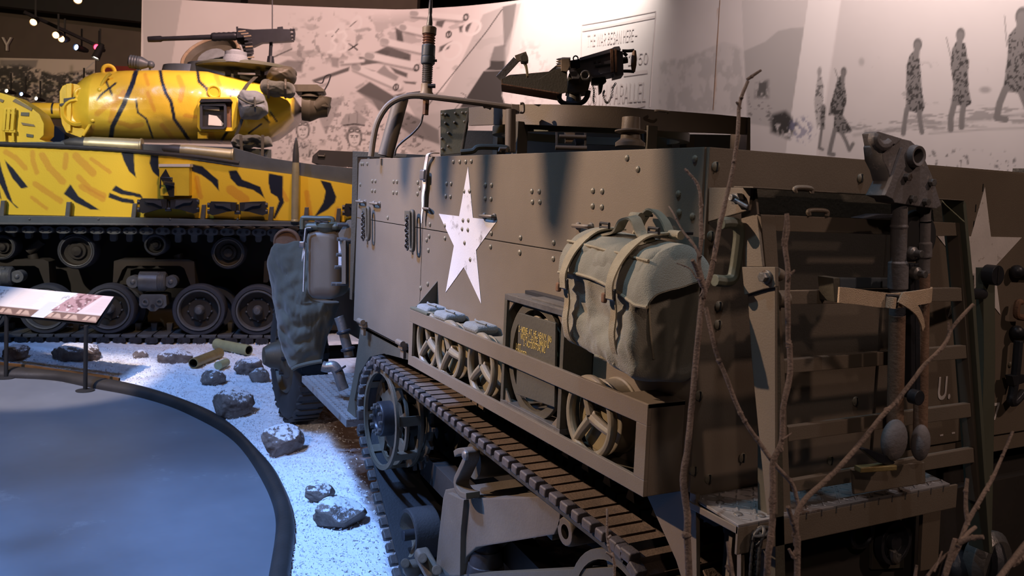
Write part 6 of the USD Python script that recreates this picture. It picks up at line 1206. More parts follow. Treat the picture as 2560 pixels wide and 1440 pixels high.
rim_o = [((x0+x1)/2+.150*math.cos(t), yo-.012, (z0+z1)/2+.160*math.sin(t)) for t in np.linspace(0, 2*math.pi, 48, endpoint=False)]; rim_i = [((x0+x1)/2+.126*math.cos(t), yo-.012, (z0+z1)/2+.136*math.sin(t)) for t in np.linspace(0, 2*math.pi, 48, endpoint=False)]
MB().prism(rim_o, (0, -.012, 0), [rim_i]).build('round_rim', 'olive_dark', cr)
MB().lathe(((x0+x1)/2, .02, (z0+z1)/2), (0, 1, 0), [(1e-4, .03), (.03, .034), (.10, .030), (.125, .02), (.13, 0)], 40).build('mine_face', 'mine_lid', cr)
for s in (-1, 1): MB().tube([((x0+x1)/2+s*.03+.03*math.cos(a), .06, z1-.07+.022*math.sin(a)) for a in np.linspace(0, 2*math.pi, 16, endpoint=False)], .006, 6, True).build('carry_ring', 'mine_paint', cr)
for sx in (-1, 1):
    for sz in (-1, 1): MB().prism([((x0+x1)/2+sx*a, yo-.006, (z0+z1)/2+sz*b) for a, b in ((.15, .16), (.10, .16), (.15, .11))], (0, -.006, 0)).build('corner_gusset', 'olive', cr)
q = [Py(*p, yo+.002) for p in ((1297, 782), (1389, 808), (1386, 1018), (1290, 985))]
lb = MB().prism(q, (0, -.006, 0)).build('stencil_plate', 'tank_grey' if False else 'olive_dark', cr)
def crate_text(text, p0, p1, hp_):
    a, b = Py(*p0, yo+.0025), Py(*p1, yo+.0025); m = meshkit.text_mesh(text, hp_, .0006); v = m.vertices; ux = (b-a)/(v[:, 0].max()-v[:, 0].min())
    obj('stencil_letter', (a + (v[:, :1]-v[:, 0].min())*ux + v[:, 1:2]*UP + v[:, 2:]*np.array([0, 1, 0]), m.faces), 'yellow_letter', lb)
T = lambda x, y: (1060+x/5.5375, 680+y/5.5375)
crate_text('1-MINE, AT, HE, HEAVY, M6', T(1312, 822), T(1765, 978), .0165); crate_text('WITH 1-FUZE, M600 &', T(1340, 925), T(1730, 1056), .0165); crate_text('1-ACTIVATOR, M1', T(1380, 1022), T(1680, 1124), .0165); crate_text('LOT', T(1275, 1066), T(1340, 1086), .0165); crate_text('LOADED', T(1272, 1145), T(1418, 1190), .0165)
MB().box((x0+.02, yo-.02, z1), (x1-.12, .01, z1+.006)).build('lid_slat', 'steel_worn', cr); MB().box((x0+.01, yo-.06, z1), (x1-.01, .005, z1+.01)).build('lid_slat', 'steel_dark', cr)
# fuel can on the cab side
jc = thing('jerrycan', 'olive fuel can strapped upright beside the cab of the half-track', 'jerrycan', Pd(800, 748, 4.55)); D_ = 4.55
a, b = Pd(806, 750, D_), Pd(803, 572, D_); hh = (b-a); ww = CR*.082*D_/FPX*1000*.0+CR*(88*D_/FPX); dd = CF*.30
MB().rbox((a+b)/2+dd*.5, ww, dd, hh, .06).build('body', 'olive', jc)
MB().rbox(b+hh*.03+dd*.5, ww*.98, dd*.96, hh*.09, .02).build('shoulder', 'olive_green', jc)
c = Pd(810, 572, D_)+CF*.06; MB().lathe(c-UP*.02, UP, [(.045, 0), (.068, .03), (.068, .052), (.062, .058), (.05, .06), (.045, .05), (1e-4, .05)], 24).build('filler_cap', 'olive_green', jc)
MB().tube(catmull([Pd(*Y3(*p), D_+.1) for p in ((415, 840), (418, 750), (440, 738), (560, 742), (680, 745), (695, 790), (720, 860))], 5), .014, 8).build('handle', 'olive_green', jc)
for x in (560, 610): MB().bar(Pd(*Y3(x-30, 768), D_+.0), Pd(*Y3(x+40, 775), D_+.0), .012, .012, CF).build('cap_hinge', 'steel_dark', jc)
s = thing('can_strap', 'pale webbing strap running down the left edge of the fuel can', 'strap', Pd(760, 640, D_))
MB().strip(LD(Y3, ((500, 822), (470, 822), (445, 830), (432, 960)), D_-.012), .026, CF, .004).build('band', 'webbing_white', s); MB().strip(LD(Y3, ((432, 990), (412, 1130), (440, 1020), (432, 1200), (425, 1400)), D_-.012), .022, CF, .004).build('loose_end', 'webbing_white', s)
MB().rbox(Pd(*Y3(415, 978), D_-.02), CR*.03, CF*.02, UP*.035, .006).build('buckle', 'steel_bright', s)
# added batten outside the view: its cans are there to shade the upper flank
LP_ = np.array([3.2, 4.4, 4.6]); bt_ = thing('shadow_batten', 'black pipe with hanging cans, an added unseen blocker shading the half-track flank', 'shadow caster', (1.8, 2.2, 3.6))
ends = []
for sx, sz, r in ((1.80, 1.70, .050), (1.40, 1.66, .045), (1.06, 1.60, .030), (.62, 1.60, .052), (.06, 1.54, .045)):
    p = (LP_ + np.array([sx, 0, sz]))/2; ends.append(p); t_p = np.r_[p[:2], 3.62]
    MB().lathe(p, UP, [(1e-4, .02), (r*.45, 0), (r, .16), (r, .30), (r*.5, .34), (.012, .36), (.012, t_p[2]-p[2])], 18).build('shadow_can', 'black', bt_)
MB().cyl(np.r_[ends[0][:2]+[.4, 0], 3.62], np.r_[ends[-1][:2]-[.4, 0], 3.62], .022, n=12).build('pipe', 'black', bt_)
for e_ in (ends[0], ends[-1]): MB().cyl(np.r_[e_[:2], 3.62], np.r_[e_[:2], CEIL], .006, n=6).build('suspension_wire', 'black', bt_)
# canvas sheet drawn over the front wing
cv = thing('canvas_sheet', 'grey-green canvas sheet draped over the front wheel of the half-track', 'tarpaulin', Pd(740, 920, 5.0))
ol = np.array([(676, 622), (690, 604), (712, 612), (742, 600), (770, 606), (790, 640), (796, 745), (828, 752), (850, 752), (838, 800), (815, 855), (806, 905), (775, 912), (742, 921), (730, 925), (708, 880), (697, 830), (690, 775), (678, 700), (672, 655)], float)
n_ = 90; dd_ = np.r_[0, np.cumsum(np.linalg.norm(np.diff(np.vstack([ol, ol[:1]]), axis=0), axis=1))]; tq_ = np.linspace(0, dd_[-1], n_, endpoint=False); rim = np.stack([np.interp(tq_, dd_, np.r_[ol[:, k], ol[0, k]]) for k in range(2)], 1); rim = np.array([np.mean([rim[(i+k) % n_] for k in (-1, 0, 1)], 0) for i in range(n_)])
cc = rim.mean(0); P = []
for r in np.linspace(0, 1, 34): P.append([Pd(*(cc+(p-cc)*r), 4.98+.16*r**3+.10*(p[1]-760)/-320*r) for p in rim])
for e in (.08, .25, .6): P.append([Pd(*(cc+(p-cc)*(1-.05*e)), 5.14+e+.10*(p[1]-760)/-320) for p in rim])
P = np.array(P); P = np.concatenate([P, P[:, :1]], 1)
fold = (meshkit.fbm(P*np.array([5, 9, 4.]), 4, 13)-.5)*.16 + np.abs(meshkit.noise(P@np.array([[1, 0, 0], [0, 1, .5], [0, -.6, 1]])*np.array([6, 15, 9.]), 3)-.5)*.09
P = P - CF*fold[..., None] + CR*((meshkit.fbm(P*6+3, 3, 5)-.5)*.03)[..., None]
MB().grid(P).build('sheet', 'canvas_grey', cv, smooth=60)
MB().tube(catmull([Pd(x, y, 4.97) for x, y in ((730, 924), (745, 916), (775, 908), (806, 903))], 5), .012, 8).build('hem', 'canvas_grey', cv)

# ------------------------------------------------------------------ rear: step, frame, ladder
def PX(pts, x, th, name, mat, parent, f=E4, holes=()):
    return MB().prism(LX_(f, pts, x), (th, 0, 0), [LX_(f, h, x) for h in holes]).build(name, mat, parent)
XS0, XS1, ZS = -.008, -.168, 1.058
stp = MB().prism([(XS0, -.012, ZS), (XS1, .004, ZS), (XS1, -.66, ZS), (XS0, -.70, ZS)], (0, 0, -.006)).build('rear_step', 'tread_plate', ht)
m = MB(); k = 0
for iy in range(26):
    for ix in range(6):
        p = np.array([-.022-.026*ix, -.03-.025*iy, ZS+.0008]); s_ = 1 if (ix+iy) % 2 else -1; m.obox(p, nrm([1, s_*.9, 0])*.020, nrm([-s_*.9, 1, 0])*.005, (0, 0, .0026))
obj('checker_studs', m, 'tread_plate', stp, kind='stuff')
for p in ((-.06, -.045), (-.125, -.035), (-.15, -.075), (-.10, -.62)): MB().dome((p[0], p[1], ZS), UP, .010, .005, 10).build('step_bolt', 'steel_worn', stp)
MB().box((XS1, .004, ZS-.006), (XS1+.006, -.69, ZS-.062)).build('step_edge', 'olive', ht)
MB().box((XS1+.002, .004, ZS-.006), (XS0, .0, ZS-.02)).build('step_edge', 'olive', ht)
for k in range(14): MB().box((XS1-.001, -.05-.045*k, ZS-.001), (XS1+.002, -.053-.045*k, ZS-.016)).build('edge_notch', 'steel_worn', stp)
PX(((480, 1125), (498, 1122), (500, 1500), (478, 1500)), -.16, .012, 'step_bracket', 'olive', ht, F5); PX(((425, 1200), (480, 1128), (480, 1500), (400, 1500)), -.10, .012, 'step_bracket', 'olive', ht, F5)
PX(((1610, 1000), (1720, 980), (1700, 1390), (1590, 1410)), -.10, .01, 'step_bracket', 'olive', ht, F5)
sk = PX(((1300, 1090), (1500, 1060), (1490, 1390), (1290, 1400)), -.06, .01, 'socket_plate', 'olive_dark', ht, F5); c = Px(*F5(1400, 1215), -.07); MB().lathe(c, (-1, 0, 0), [(.055, 0), (.055, .02), (.045, .02), (.042, .005), (.02, .005), (.018, .02), (1e-4, .02)], 24).build('socket_ring', 'steel_dark', sk)
m = MB(); m.tube(catmull(LX_(F5, ((1420, 1280), (1420, 1320), (1440, 1345), (1450, 1300)), -.09), 4), .009, 8); m.build('socket_cord', 'steel_worn', sk)
m = MB(); c = Px(*F5(1230, 1170), -.08); m.torus(c, (1, 0, 0), .035, .006, 20, 6); m.build('tow_ring', 'steel_dark', ht)
MB().box((-.05, -.1, .62), (-.02, -1.8, .98)).build('rear_crossmember', 'tank_under', ht)
PX(((1170, 785), (1620, 735), (1622, 865), (1182, 932)), -.20, .006, 'step_guard', 'olive', ht, F5)
# frame hinged to the corner
fr = ht
YF = -.02
def PY(pts, y, th, name, mat, f=E4): return MB().prism(LY(f, pts, y), (0, -th, 0)).build(name, mat, ht)
PY(((280, 370), (540, 370), (525, 510), (275, 580)), -.008, .008, 'frame_bracket', 'olive')
b = Py(*E4(470, 440), -.006); m = MB(); m.cyl(b, b+[0, .014, 0], .013, n=6); m.cyl(b+[0, .01, 0], b+[0, .026, .002], .007); m.build('hex_bolt', 'steel_worn', ht); MB().cyl(b+[0, .02, 0], Py(*E4(520, 490), -.0), .004).build('split_pin', 'steel_bright', ht)
PY(((478, 366), (562, 364), (580, 560), (612, 860), (492, 860), (480, 560)), YF, .006, 'frame_channel', 'olive')
PY(((484, 862), (690, 862), (692, 985), (620, 998), (500, 1036)), YF+.008, .008, 'hinge_plate', 'olive')
b = Py(*E4(640, 925), YF+.008); m = MB(); m.cyl(b, b+[0, .005, 0], .014, n=20); m.cyl(b+[0, .004, 0], b+[0, .016, 0], .010, n=6); m.build('hex_bolt', 'steel_worn', ht); MB().cyl(Px(*E4(690, 900), -.165), Px(*E4(722, 915), -.165), .013, n=14).build('hinge_pin', 'olive', ht)
PY(((520, 1030), (690, 990), (690, 1440), (692, 2400), (640, 2400), (585, 1860), (545, 1440)), YF, .006, 'frame_post', 'olive')
PX(((690, 990), (712, 985), (755, 2900), (692, 2900)), -.168, .05, 'frame_post', 'olive_dark', fr)
MB().prism(LX_(E4, ((555, 364), (1862, 446), (1864, 452), (555, 372)), -.165), (.055, 0, 0)).build('frame_channel', 'olive', fr)
MB().prism(LX_(E4, ((1862, 446), (1874, 470), (1935, 1120), (2040, 2640), (2020, 2640), (1915, 1120), (1856, 480)), -.165), (.055, 0, 0)).build('frame_channel', 'olive_green', fr)
PX(((562, 372), (1855, 452), (1858, 590), (600, 536), (575, 500)), -.09, .006, 'frame_web', 'olive_dark', fr)
for x, y, w in ((865, 372, 100), (955, 512, 110), (1545, 545, 60)): m = MB(); xx = -.17 if y < 400 else -.15; m.tube(catmull(LX_(E4, ((x-w/2, y+32), (x-w/2+4, y), (x+w/2-4, y+4), (x+w/2, y+36)), xx), 5), .005, 8); m.build('lifting_loop', 'olive', fr)
XL = -.150
MB().prism(LX_(E4, ((600, 536), (1862, 590), (1866, 668), (1640, 672), (1200, 655), (700, 640), (610, 600)), XL), (.03, 0, 0)).build('ladder_rail', 'olive', fr)
MB().prism(LX_(E4, ((600, 540), (690, 545), (745, 1440), (790, 2440), (730, 2440), (655, 1100)), XL-.002), (.03, 0, 0)).build('ladder_rail', 'olive', fr)
MB().prism(LX_(E4, ((1822, 590), (1866, 590), (1960, 1760), (2010, 2330), (1955, 2330), (1890, 1480)), XL-.002), (.03, 0, 0)).build('ladder_rail', 'olive', fr)
for q, f in ((((740, 1012), (1845, 992), (1850, 1074), (742, 1096)), E4), (((745, 100), (1890, 8), (1892, 88), (748, 184)), F5), (((770, 516), (1905, 368), (1910, 452), (772, 606)), F5), (((790, 850), (1920, 645), (1925, 735), (795, 920)), F5)):
    MB().prism(LX_(f, q, XL), (.014, 0, 0)).build('ladder_rung', 'olive', fr)
MB().cyl(Px(*E4(690, 1060), XL), Px(*E4(755, 1062), XL), .018, n=16).build('hinge_pin', 'olive', fr)
MB().tube(catmull(LX_(E4, ((355, 592), (400, 588), (448, 600), (468, 650), (455, 780), (440, 880), (425, 930), (390, 950), (315, 945)), -.10), 6), .0125, 10).build('grab_handle', 'olive_green', ht)
pb = PX(((1980, 870), (2052, 866), (2056, 1440), (2030, 2800), (1950, 2800), (1985, 1440)), -.06, .02, 'hinge_post', 'olive_green', ht)
c = Px(*E4(2003, 908), -.062); MB().cyl(c, c+[-.03, 0, 0], .026, n=24).build('post_screw', 'steel_dark', pb); MB().obox(c+[-.03, 0, 0], (.003, 0, 0), (0, .005, 0), (0, 0, .042)).build('slot', 'black', pb)
MB().cyl(Px(*E4(1865, 1030), -.10), Px(*E4(1975, 1030), -.06), .014, n=14).build('hinge_pin', 'steel_dark', ht)
for y in (890, 1265): m = MB(); m.cyl(Px(*E4(2185, y), -.03), Px(*E4(2330, y+6), -.03), .010); m.ball(Px(*E4(2190, y), -.03), .018); m.build('door_latch', 'steel_dark', ht)
m = MB(); m.tube(catmull(LX_(E4, ((2215, 1080), (2195, 1090), (2188, 1160), (2220, 1175), (2260, 1175)), -.04), 5), .009, 8); m.build('latch_loop', 'rust', ht)
m = MB(); m.tube(catmull(LX_(F5, ((2200, -20), (2185, 160), (2165, 300), (2155, 350), (2175, 360), (2230, 300)), -.04), 5), .012, 8); m.build('latch_loop', 'steel_dark', ht)
MB().box((-.02, -1.13, ZT-.004), (.03, -1.2, ZT+.012)).build('rear_latch', 'steel_dark', ht)
for x, y in ((2145, 127), (2135, 240)): MB().dome(Px(*F5(x, y), -.012), (-1, 0, 0), .009, .006).build('rivet', 'rivet', ht)
sw = PX(((2160, 200), (2234, 190), (2234, 240), (2175, 262)), -.05, .02, 'hook_block', 'steel_dark', ht, F5)
# pintle, lamps and hanging chain low at the rear
m = MB(); c = Px(*F5(1870, 1360), -.05); m.torus(c, (.2, 1, .3), .10, .02, 24, 8); m.ball(c+[0, .05, 0], .05); m.build('tow_pintle', 'steel_dark', ht)
m = MB(); c = Px(*F5(1960, 1320), -.08); m.lathe(c, (-1, 0, 0), [(.02, 0), (.075, .0), (.08, .03), (.06, .05), (.03, .05), (.028, .03), (1e-4, .03)], 24); m.build('reflector', 'steel_worn', ht)
q = catmull(LX_(F5, ((635, 1165), (590, 1185), (572, 1260), (565, 1340), (560, 1440), (558, 1700)), -.185), 8); m = MB()
chn = thing('safety_chain', 'rusty chain hanging from the rear frame beside the step', 'chain', q[0])
for k in range(0, len(q)-1, 2):
    c, d = (q[k]+q[min(k+2, len(q)-1)])/2, nrm(q[min(k+2, len(q)-1)]-q[k]); b_ = nrm(np.cross(d, (1, 0, 0) if (k//2) % 2 else (0, 1, 0)))
    MB().tube([c + d*.017*math.sin(a)*1.15 + b_*.010*math.cos(a) for a in np.linspace(0, 2*math.pi, 14, endpoint=False)], .0042, 6, True).build('link', 'chain', chn)
# ------------------------------------------------------------------ tripod lashed to the ladder
XT = -.235
tp = thing('gun_tripod', 'folded gun tripod with wooden legs lashed upright on the rear ladder', 'tripod', Px(*F5(1430, 700), XT))
hd = MB().prism(LX_(E4, ((1352, 118), (1365, 85), (1400, 60), (1470, 66), (1530, 80), (1590, 132), (1660, 290), (1720, 480), (1690, 500), (1510, 476), (1430, 462), (1420, 442), (1365, 420), (1410, 330), (1392, 262), (1360, 200)), XT), (.045, 0, 0), [[Px(*E4(1545+34*math.cos(a), 175+42*math.sin(a)), XT) for a in np.linspace(0, 2*math.pi, 24, endpoint=False)]]).build('head', 'dusty_steel', tp)
MB().tube(catmull(LX_(E4, ((1310, 40), (1304, 75), (1330, 108), (1365, 108), (1388, 92)), XT), 5), .012, 10).build('rolled_lip', 'dusty_steel', hd)
MB().prism(LX_(E4, ((1306, 34), (1330, 22), (1475, 66), (1440, 100), (1390, 100), (1320, 108)), XT-.004), (.03, 0, 0)).build('lip_plate', 'dusty_steel', hd)
c = Px(*E4(1545, 175), XT); m = MB(); m.lathe(c+[.045, 0, 0], (-1, 0, 0), [(.0145*1.05, 0), (.0145*1.05, .058), (.021, .06), (.0235, .052), (.0235, .0)], 28); m.build('socket_ring', 'dusty_steel', hd)
MB().prism(LX_(E4, ((1410, 330), (1480, 120), (1500, 240), (1450, 330), (1420, 440), (1372, 418)), XT-.006), (.01, 0, 0)).build('folded_edge', 'dusty_steel', hd)
for x, y in ((1500, 305), (1652, 338), (1532, 440), (1616, 458)): c = Px(*E4(x, y), XT); MB().cyl(c, c+[-.010, 0, 0], .0085, n=6).build('hex_bolt', 'steel_worn', hd)
def leg(p, r, name_parts):
    q = [Px(*f(*xy), XT+.02+dx) for f, xy, dx in p]; lg = MB().tube([q[0], q[1]], r, 18).build('leg', 'dusty_steel', tp)
    d = nrm(q[1]-q[0]); L = np.linalg.norm(q[1]-q[0])
    for s0, s1, k in ((.20, .24, 1.12), (.52, .78, 1.25)): MB().lathe(q[0], d, [(r, s0*L), (r*k, s0*L+.004), (r*k, s1*L-.004), (r, s1*L)], 18).build('collar', 'dusty_steel', lg)
    MB().cyl(q[1], q[2], r*1.02, r*1.05, 18).build('wooden_shaft', 'wood_handle', lg)
    return q, lg
q1, l1 = leg(((E4, (1462, 455), 0), (E4, (1447, 1160), -.0), (F5, (1432, 560), -.0)), .0165, 0)
q2, l2 = leg(((E4, (1612, 490), .012), (E4, (1606, 900), .012), (F5, (1590, 560), .012)), .0145, 0)
for f, c_, rx, rz, nm in ((F5, (1428, 597), 43, 53, l1), (F5, (1592, 612), 26, 46, l2)):
    c = Px(*f(*c_), XT); k_ = FPX/((c-CAM)@CF)
    MB().ell(c, (.018, 0, 0), (0, rx/k_, 0), (0, 0, rz/k_), 24, 14).build('foot_pad', 'dusty_steel', nm)
MB().prism([Px(*F5(*p), x) for p, x in (((1225, 650), -.24), ((1262, 650), -.24), ((1400, 700), -.24), ((1432, 735), -.24), ((1415, 760), -.24), ((1330, 735), -.24))], (.012, 0, 0)).build('spade', 'gunmetal', tp)
MB().bar(Px(*F5(1200, 775), -.22), Px(*F5(1425, 760), -.24), .02, .01).build('spade_edge', 'brass_dull', tp)
for x in (1515, 1545): MB().bar(Px(*E4(x, 840), XT+.02), Px(*F5(x+8, 330), XT+.02), .014, .02, (1, 0, 0)).build('clamp_rod', 'steel_dark', tp)
for x, y in ((1545, 900), (1522, 775)): c = Px(*E4(x, y), XT+.01); MB().lathe(c, (-1, 0, 0), [(1e-4, 0), (.014, 0), (.014, .012), (.008, .016), (.008, .03), (1e-4, .03)], 14).build('clamp_knob', 'steel_worn', tp)
c = Px(*F5(1535, 322), XT); MB().cyl(c, c+[-.02, 0, 0], .016, n=14).build('clamp_knob', 'steel_dark', tp)
m = MB(); c = Px(*E4(1545, 670), XT+.05); m.cyl(c+[0, .0, 0], c+[-.02, 0, 0], .058, .05, 22); m.build('traverse_knob', 'black', tp)
MB().prism(LX_(E4, ((1230, 560), (1330, 535), (1420, 535), (1415, 558), (1260, 566)), XT), (.03, 0, 0)).build('adjuster_wing', 'steel_dark', tp)
# strap round the tripod and its angle holder
MB().prism(LX_(E4, ((1050, 932), (1090, 928), (1092, 1082), (1060, 1080)), -.19), (.04, 0, 0)).build('strap_holder', 'olive_dark', ht); MB().prism(LX_(E4, ((1090, 930), (1420, 928), (1420, 990), (1092, 1000)), -.16), (.01, 0, 0)).build('strap_holder', 'tank_grey', ht)
ls = thing('lashing_strap', 'tan webbing strap buckled round the legs of the folded tripod', 'strap', Px(*E4(1400, 1050), -.26))
MB().strip(catmull(LX_(E4, ((1078, 1035), (1180, 1044), (1290, 1060), (1400, 1072)), -.258), 5), .031, UP, .004).build('front_band', 'webbing_tan', ls)
MB().strip(catmull([Px(*E4(*p), x) for p, x in (((1400, 1072), -.258), ((1470, 1066), -.262), ((1560, 1054), -.258), ((1640, 1040), -.245), ((1652, 1030), -.215))], 5), .031, UP, .004).build('front_band', 'webbing_tan', ls)
MB().strip(catmull([Px(*E4(*p), x) for p, x in (((1460, 1050), -.268), ((1510, 1085), -.272), ((1560, 1130), -.272), ((1590, 1190), -.27), ((1602, 1245), -.268))], 5), np.linspace(.024, .012, 21), nrm([0, -.6, 1]), .004).build('loose_end', 'webbing_tan', ls)
m = MB(); m.tube(LX_(E4, ((1385, 1040), (1448, 1042), (1442, 1105), (1382, 1100)), -.264), .004, 6, True); bk = m.build('buckle', 'steel_dark', ls); MB().cyl(Px(*E4(1412, 1050), -.27), Px(*E4(1404, 1118), -.27), .010, n=12).build('strap_roll', 'webbing_tan', ls)
# ------------------------------------------------------------------ dead branches standing before the half-track
def branch(label, stems, depth, seed):
    """stems: (pixel points, depth offset, start radius, end radius); the first one is carried down to the ground"""
    r_ = np.random.default_rng(seed); px, py = stems[0][0][0]; gx, gy = stems[0][0][1]
    t = None
    for k, (pts, dof, r0, r1) in enumerate(stems):
        q = [Pd(*p, depth+dof*(i/max(len(pts)-1, 1))) for i, p in enumerate(pts)]
        if k == 0:
            d = q[0]-q[1]; d = nrm(d*[.6, .6, 1]); s = (q[0][2]+.02)/max(-d[2], .2); q = [q[0]+d*s, q[0]+d*s*.5+[.01, .01, 0]] + q; t = thing('dead_branch', label, 'branch', q[0])
        c = catmull(q, 7); n = len(c); rr = .86*np.linspace(r0, r1, n)*(1+.10*(meshkit.noise(c*60, seed)-.5)*2)
        c = c + (np.stack([meshkit.noise(c*22+j*9, seed+j) for j in range(3)], 1)-.5)*.006
        s_ = MB().tube(c, rr, 9).build('stem' if k == 0 else 'twig', 'twig', t, smooth=60)
        for i in r_.choice(np.arange(3, n-2), min(5, n//9), False):
            MB().dome(c[i], r_.normal(size=3), rr[i]*1.35, rr[i]*1.6, 6).build('bud', 'twig', s_)
F = lambda *p: [(1660+x/2.4822, 860+y/2.4822) for x, y in p]
E = lambda *p: [(1660+x/2.4822, 320+y/2.4822) for x, y in p]
branch('tallest dead branch with a forked tip, rising left of the rear ladder frame', [
    ([(1722, 1450), (1714, 1250), (1713, 1170), (1722, 1080), (1735, 950), (1745, 850), (1758, 745), (1776, 690), (1791, 600), (1810, 520), (1830, 440), (1840, 370), (1846, 300), (1850, 262), (1868, 200)], .05, .0072, .0032),
    ([(1868, 200), (1885, 188), (1902, 177)], .0, .0030, .0022), ([(1853, 272), (1848, 262), (1841, 255)], .0, .0026, .0018),
    (E((260, 1030), (235, 930), (215, 830), (228, 700), (232, 560), (226, 430), (205, 350), (170, 300), (130, 252)), .04, .0048, .0022), (E((225, 800), (180, 720), (120, 640), (60, 540), (28, 488)), .06, .003, .0012),
    (E((240, 985), (205, 900), (172, 822)), -.02, .0046, .0036), (E((230, 965), (195, 925), (160, 875), (80, 840)), .03, .0022, .001), (E((232, 660), (248, 655)), 0, .0024, .0014), (E((225, 480), (224, 425)), 0, .003, .002),
    (E((262, 1120), (300, 1290), (342, 1440)) + F((420, 280), (500, 480), (600, 620), (690, 750), (790, 860), (820, 950), (835, 1010)), -.02, .0044, .0036)], 1.30, 11)
branch('knotty straight dead branch standing in front of the left ladder rail', [
    (F((640, 1460), (650, 1200), (668, 1050), (682, 880), (690, 740), (730, 610), (740, 430), (762, 260), (785, 0)) + E((778, 1340), (762, 1100), (775, 900), (758, 740), (766, 640), (760, 530)), .03, .0058, .0042),
    (F((735, 595), (765, 575), (795, 552)), 0, .0022, .001), (E((785, 905), (800, 895), (815, 882)), 0, .0024, .0018), (E((752, 740), (746, 650), (744, 570)), 0, .003, .0022)], 1.24, 23)
branch('slanting dead branch crossing the ladder from lower left to upper right', [
    (F((832, 1460), (822, 1240), (838, 1020), (1000, 850), (1200, 640), (1330, 470), (1450, 340), (1560, 190), (1730, 0)) + E((1790, 1240), (1920, 1090)), .08, .0056, .0030),
    (F((818, 1160), (795, 1090), (772, 1015)), -.02, .0040, .0034), (F((820, 1335), (800, 1310), (778, 1270)), 0, .0030, .0024), (E((1765, 1262), (1762, 1215)), 0, .0022, .0016)], 1.20, 37)
branch('branching dead twigs at the lower right before the rear of the half-track', [
    (F((1735, 1470), (1780, 1340), (1835, 1240), (1890, 1120), (1980, 930), (2030, 840), (2100, 690), (2168, 545)), .06, .0056, .0022), (F((1885, 1130), (1872, 1000), (1880, 830)), .02, .0036, .0028),
    (F((1830, 1240), (1900, 1215), (1985, 1205)), -.02, .0042, .0034), (F((1820, 1260), (1880, 1190), (1945, 1140)), .02, .0038, .0030), (F((1640, 1450), (1720, 1340), (1820, 1255)), .03, .0026, .0022), (F((1680, 1420), (1705, 1350), (1725, 1290)), .02, .0018, .0012), (F((1565, 1460), (1580, 1385)), 0, .0026, .002)], 1.14, 41)
branch('short dead branch cutting the lower right corner of the view', [(F((2060, 1470), (2150, 1380), (2250, 1290), (2400, 1150)), .05, .0050, .0036)], 1.1, 53)
branch('thin upright dead shoot in front of the rear idler wheel', [([(1537, 1460), (1527, 1390), (1520, 1330), (1517, 1272)], .02, .0036, .0024), ([(1523, 1345), (1529, 1338)], 0, .003, .0022), ([(1532, 1392), (1516, 1380)], 0, .003, .0018)], 1.5, 67)
branch('stubby dead shoot rising beside the step bracket chain', [(F((435, 1470), (420, 1410), (390, 1368)), .02, .0040, .003)], 1.22, 71)

# ------------------------------------------------------------------ visitor information panel on two posts
ip = thing('information_panel', 'slanted printed information panel on two black posts at the kerb', 'sign', Pz(213, 977, -.08))
b1, b2 = Pz(15, 945, -.08), Pz(213, 977, -.08); e = nrm((b2-b1)*[1, 1, 0])
ztop = lambda base, py, px: Py  # heights come from the photograph's own post tops
for b, pt in ((b1, (17, 785)), (b2, (213, 812))):
    d_ = (b-CAM)@CF; t = Pd(*pt, d_); t[:2] = b[:2]
    MB().cyl(b+UP*.008, t, .0165, n=18).build('post', 'black', ip); MB().lathe(b, UP, [(1e-4, 0), (.072, 0), (.072, .006), (.03, .014), (1e-4, .014)], 28).build('base_plate', 'black', ip)
d1_, d2_ = (b1-CAM)@CF, (b2-CAM)@CF
BR, TR = Pd(240, 808, d2_-.06), Pd(285, 742, d2_+.16); dl_ = d1_+(d1_-d2_)*.8
BL, TL = Pd(-145, 771, dl_-.06), Pd(-130, 703, dl_+.16); nb = nrm(np.cross(BR-BL, TL-BL)); nb = nb if nb[2] > 0 else -nb
i, j = np.meshgrid(np.linspace(0, 1, 300), np.linspace(0, 1, 60), indexing='ij'); S3 = BL + (BR-BL)*i[..., None] + ((TL-BL)*(1-i[..., None]) + (TR-BR)*i[..., None])*j[..., None]
U = np.stack([i.ravel()*395-145, j.ravel()*70], 1)       # x: about pixels along the board, y: up from its lower edge
pb_ = Print(U, (.80, .72, .66)); pb_.poly([(-150, -2), (400, -2), (400, 19), (-150, 19)], (.21, .13, .10), 1)
rgx = np.random.default_rng(8)
def text_block(x0, x1, y0, y1, c, st=3.4, w=1.3, skew=.55):
    y = y1
    while y > y0: pb_.line([(x0+(y)*skew, y), (x1+(y)*skew-rgx.uniform(0, 8), y)], w, c, 1.2, .55); y -= st
pb_.poly([(90, 0), (122, 0), (180, 72), (138, 72)], (.70, .71, .74), 1); text_block(92, 122, 6, 40, (.45, .45, .48)); pb_.blotch([(140, 46), (160, 46), (166, 62), (142, 62)], (.35, .3, .26), (5, 4), .5, .1, .8, 3, 3)
PH = [(130, 20), (192, 20), (228, 72), (172, 72)]; pb_.poly(PH, (.46, .28, .27), 1); pb_.blotch(PH, (.16, .08, .08), (10, 7), .5, .08, .9, 5, 3); pb_.blotch(PH, (.75, .62, .56), (12, 8), .60, .05, .9, 9, 3)
pb_.poly([(192, 20), (250, 20), (300, 72), (228, 72)], (.70, .56, .52), 1); text_block(196, 232, 25, 60, (.45, .34, .32), 2.8, 1.0)
text_block(-140, -20, 24, 60, (.55, .47, .42), 3.2, 1.0); text_block(10, 70, 24, 62, (.6, .5, .44), 3.2, 1.0); pb_.blotch([(-45, 30), (0, 30), (10, 62), (-30, 62)], (.25, .18, .15), (6, 7), .55, .08, .8, 6, 3)
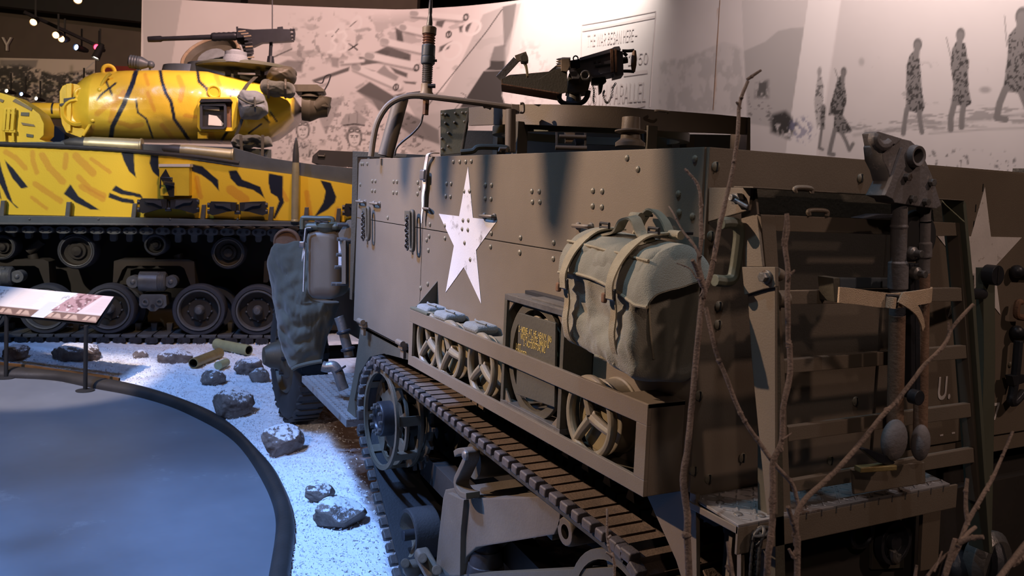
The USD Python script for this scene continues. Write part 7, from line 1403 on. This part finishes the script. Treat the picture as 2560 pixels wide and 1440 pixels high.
for x0 in (-135, -70, 6, 50, 128, 168, 214):
    pb_.poly([(x0, 4), (x0+10, 4), (x0+14, 15), (x0+6, 15)], (.55, .38, .28), 1); pb_.poly([(x0+13, 4), (x0+36, 3), (x0+28, 14), (x0+20, 15)], (.50, .35, .26), 1); pb_.line([(x0+14, 6), (x0+34, 5)], 1.2, (.3, .2, .15), 1, .7)
obj('printed_face', MB().grid(S3 + nb*.003), 'print_board', ip, 'cream printed text and photographs above a brown strip', color=pb_.c)
MB().prism([BL, BR, TR, TL], -nb*.02).build('board', 'black', ip)
for b in (b1, b2):
    d_ = (b-CAM)@CF; p = BL + (BR-BL)*np.clip(((b-BL)@e)/((BR-BL)@e), 0, 1); MB().bar(p-nb*.03, p+(TR-BR)*.7-nb*.03, .03, .025).build('bracket', 'black', ip)

# ------------------------------------------------------------------ spotlights on the far wall
def spotlight(px, py, d, col, label, aim_, rad=.055, glow=True):
    c = Pd(px, py, d); ax = nrm(np.asarray(aim_, float)); t = thing('spotlight', label, 'spotlight', c)
    MB().lathe(c-ax*.28, ax, [(1e-4, 0), (rad*.7, .0), (rad*1.0, .08), (rad*1.15, .27), (rad*1.2, .29), (rad*1.05, .29), (rad*1.0, .2), (1e-4, .2)], 20).build('housing', 'black', t)
    MB().lathe(c-ax*.02, ax, [(1e-4, .012), (rad*.7, .006), (rad*.98, 0)], 20).build('lens', col, t)
    MB().bar(c-ax*.14, c-ax*.14+UP*.35, .03, .012, ax).build('yoke', 'black', t)
tc = -CF
spotlight(83, 56, 14.0, 'glow_warm', 'lit warm spotlight highest on the far track above the letter Y', tc+CR*.25-UP*.5)
spotlight(139, 88, 14.2, 'glow_warm', 'lit warm spotlight, left one of the close pair on the far track', tc+CR*.2-UP*.3)
spotlight(153, 97, 14.4, 'glow_warm', 'lit warm spotlight, right one of the close pair on the far track', tc+CR*.1-UP*.2)
spotlight(194, 0, 13.0, 'glow_warm', 'lit spotlight cut off by the top edge of the view, upper left', tc+CR*.4-UP*.6, .06)
spotlight(190, 118, 14.6, 'glow_blue', 'small blue-white lamp right of the warm pair of spotlights', tc-CR*.2, .05)
spotlight(240, 117, 14.8, 'glow_red', 'small red glowing lamp beside the corner of the mural', tc, .05)
spotlight(239, 145, 14.6, 'glow_white', 'black spotlight can aimed down below the red lamp', nrm(-UP*.9+tc*.35-CR*.2), .06)
for k, (x, y) in enumerate(((16, 227), (53, 235), (90, 246), (200, 213))):
    spotlight(x, y, 15.5+.1*k, 'glow_white' if k != 1 else 'glow_blue', ('small lit lamp low at the left edge in front of the printed strip', 'small bluish lamp in front of the printed strip, second from left', 'small lit lamp in front of the printed strip nearest the gun barrel', 'tiny lit lamp in the printed strip above the gun mantlet')[k], tc, .034)
m = MB(); m.bar(Pd(60, 30, 14), Pd(260, 122, 15), .05, .05); single('lighting_track', m, 'black', 'black lighting track carrying the far spotlights at upper left', 'track')
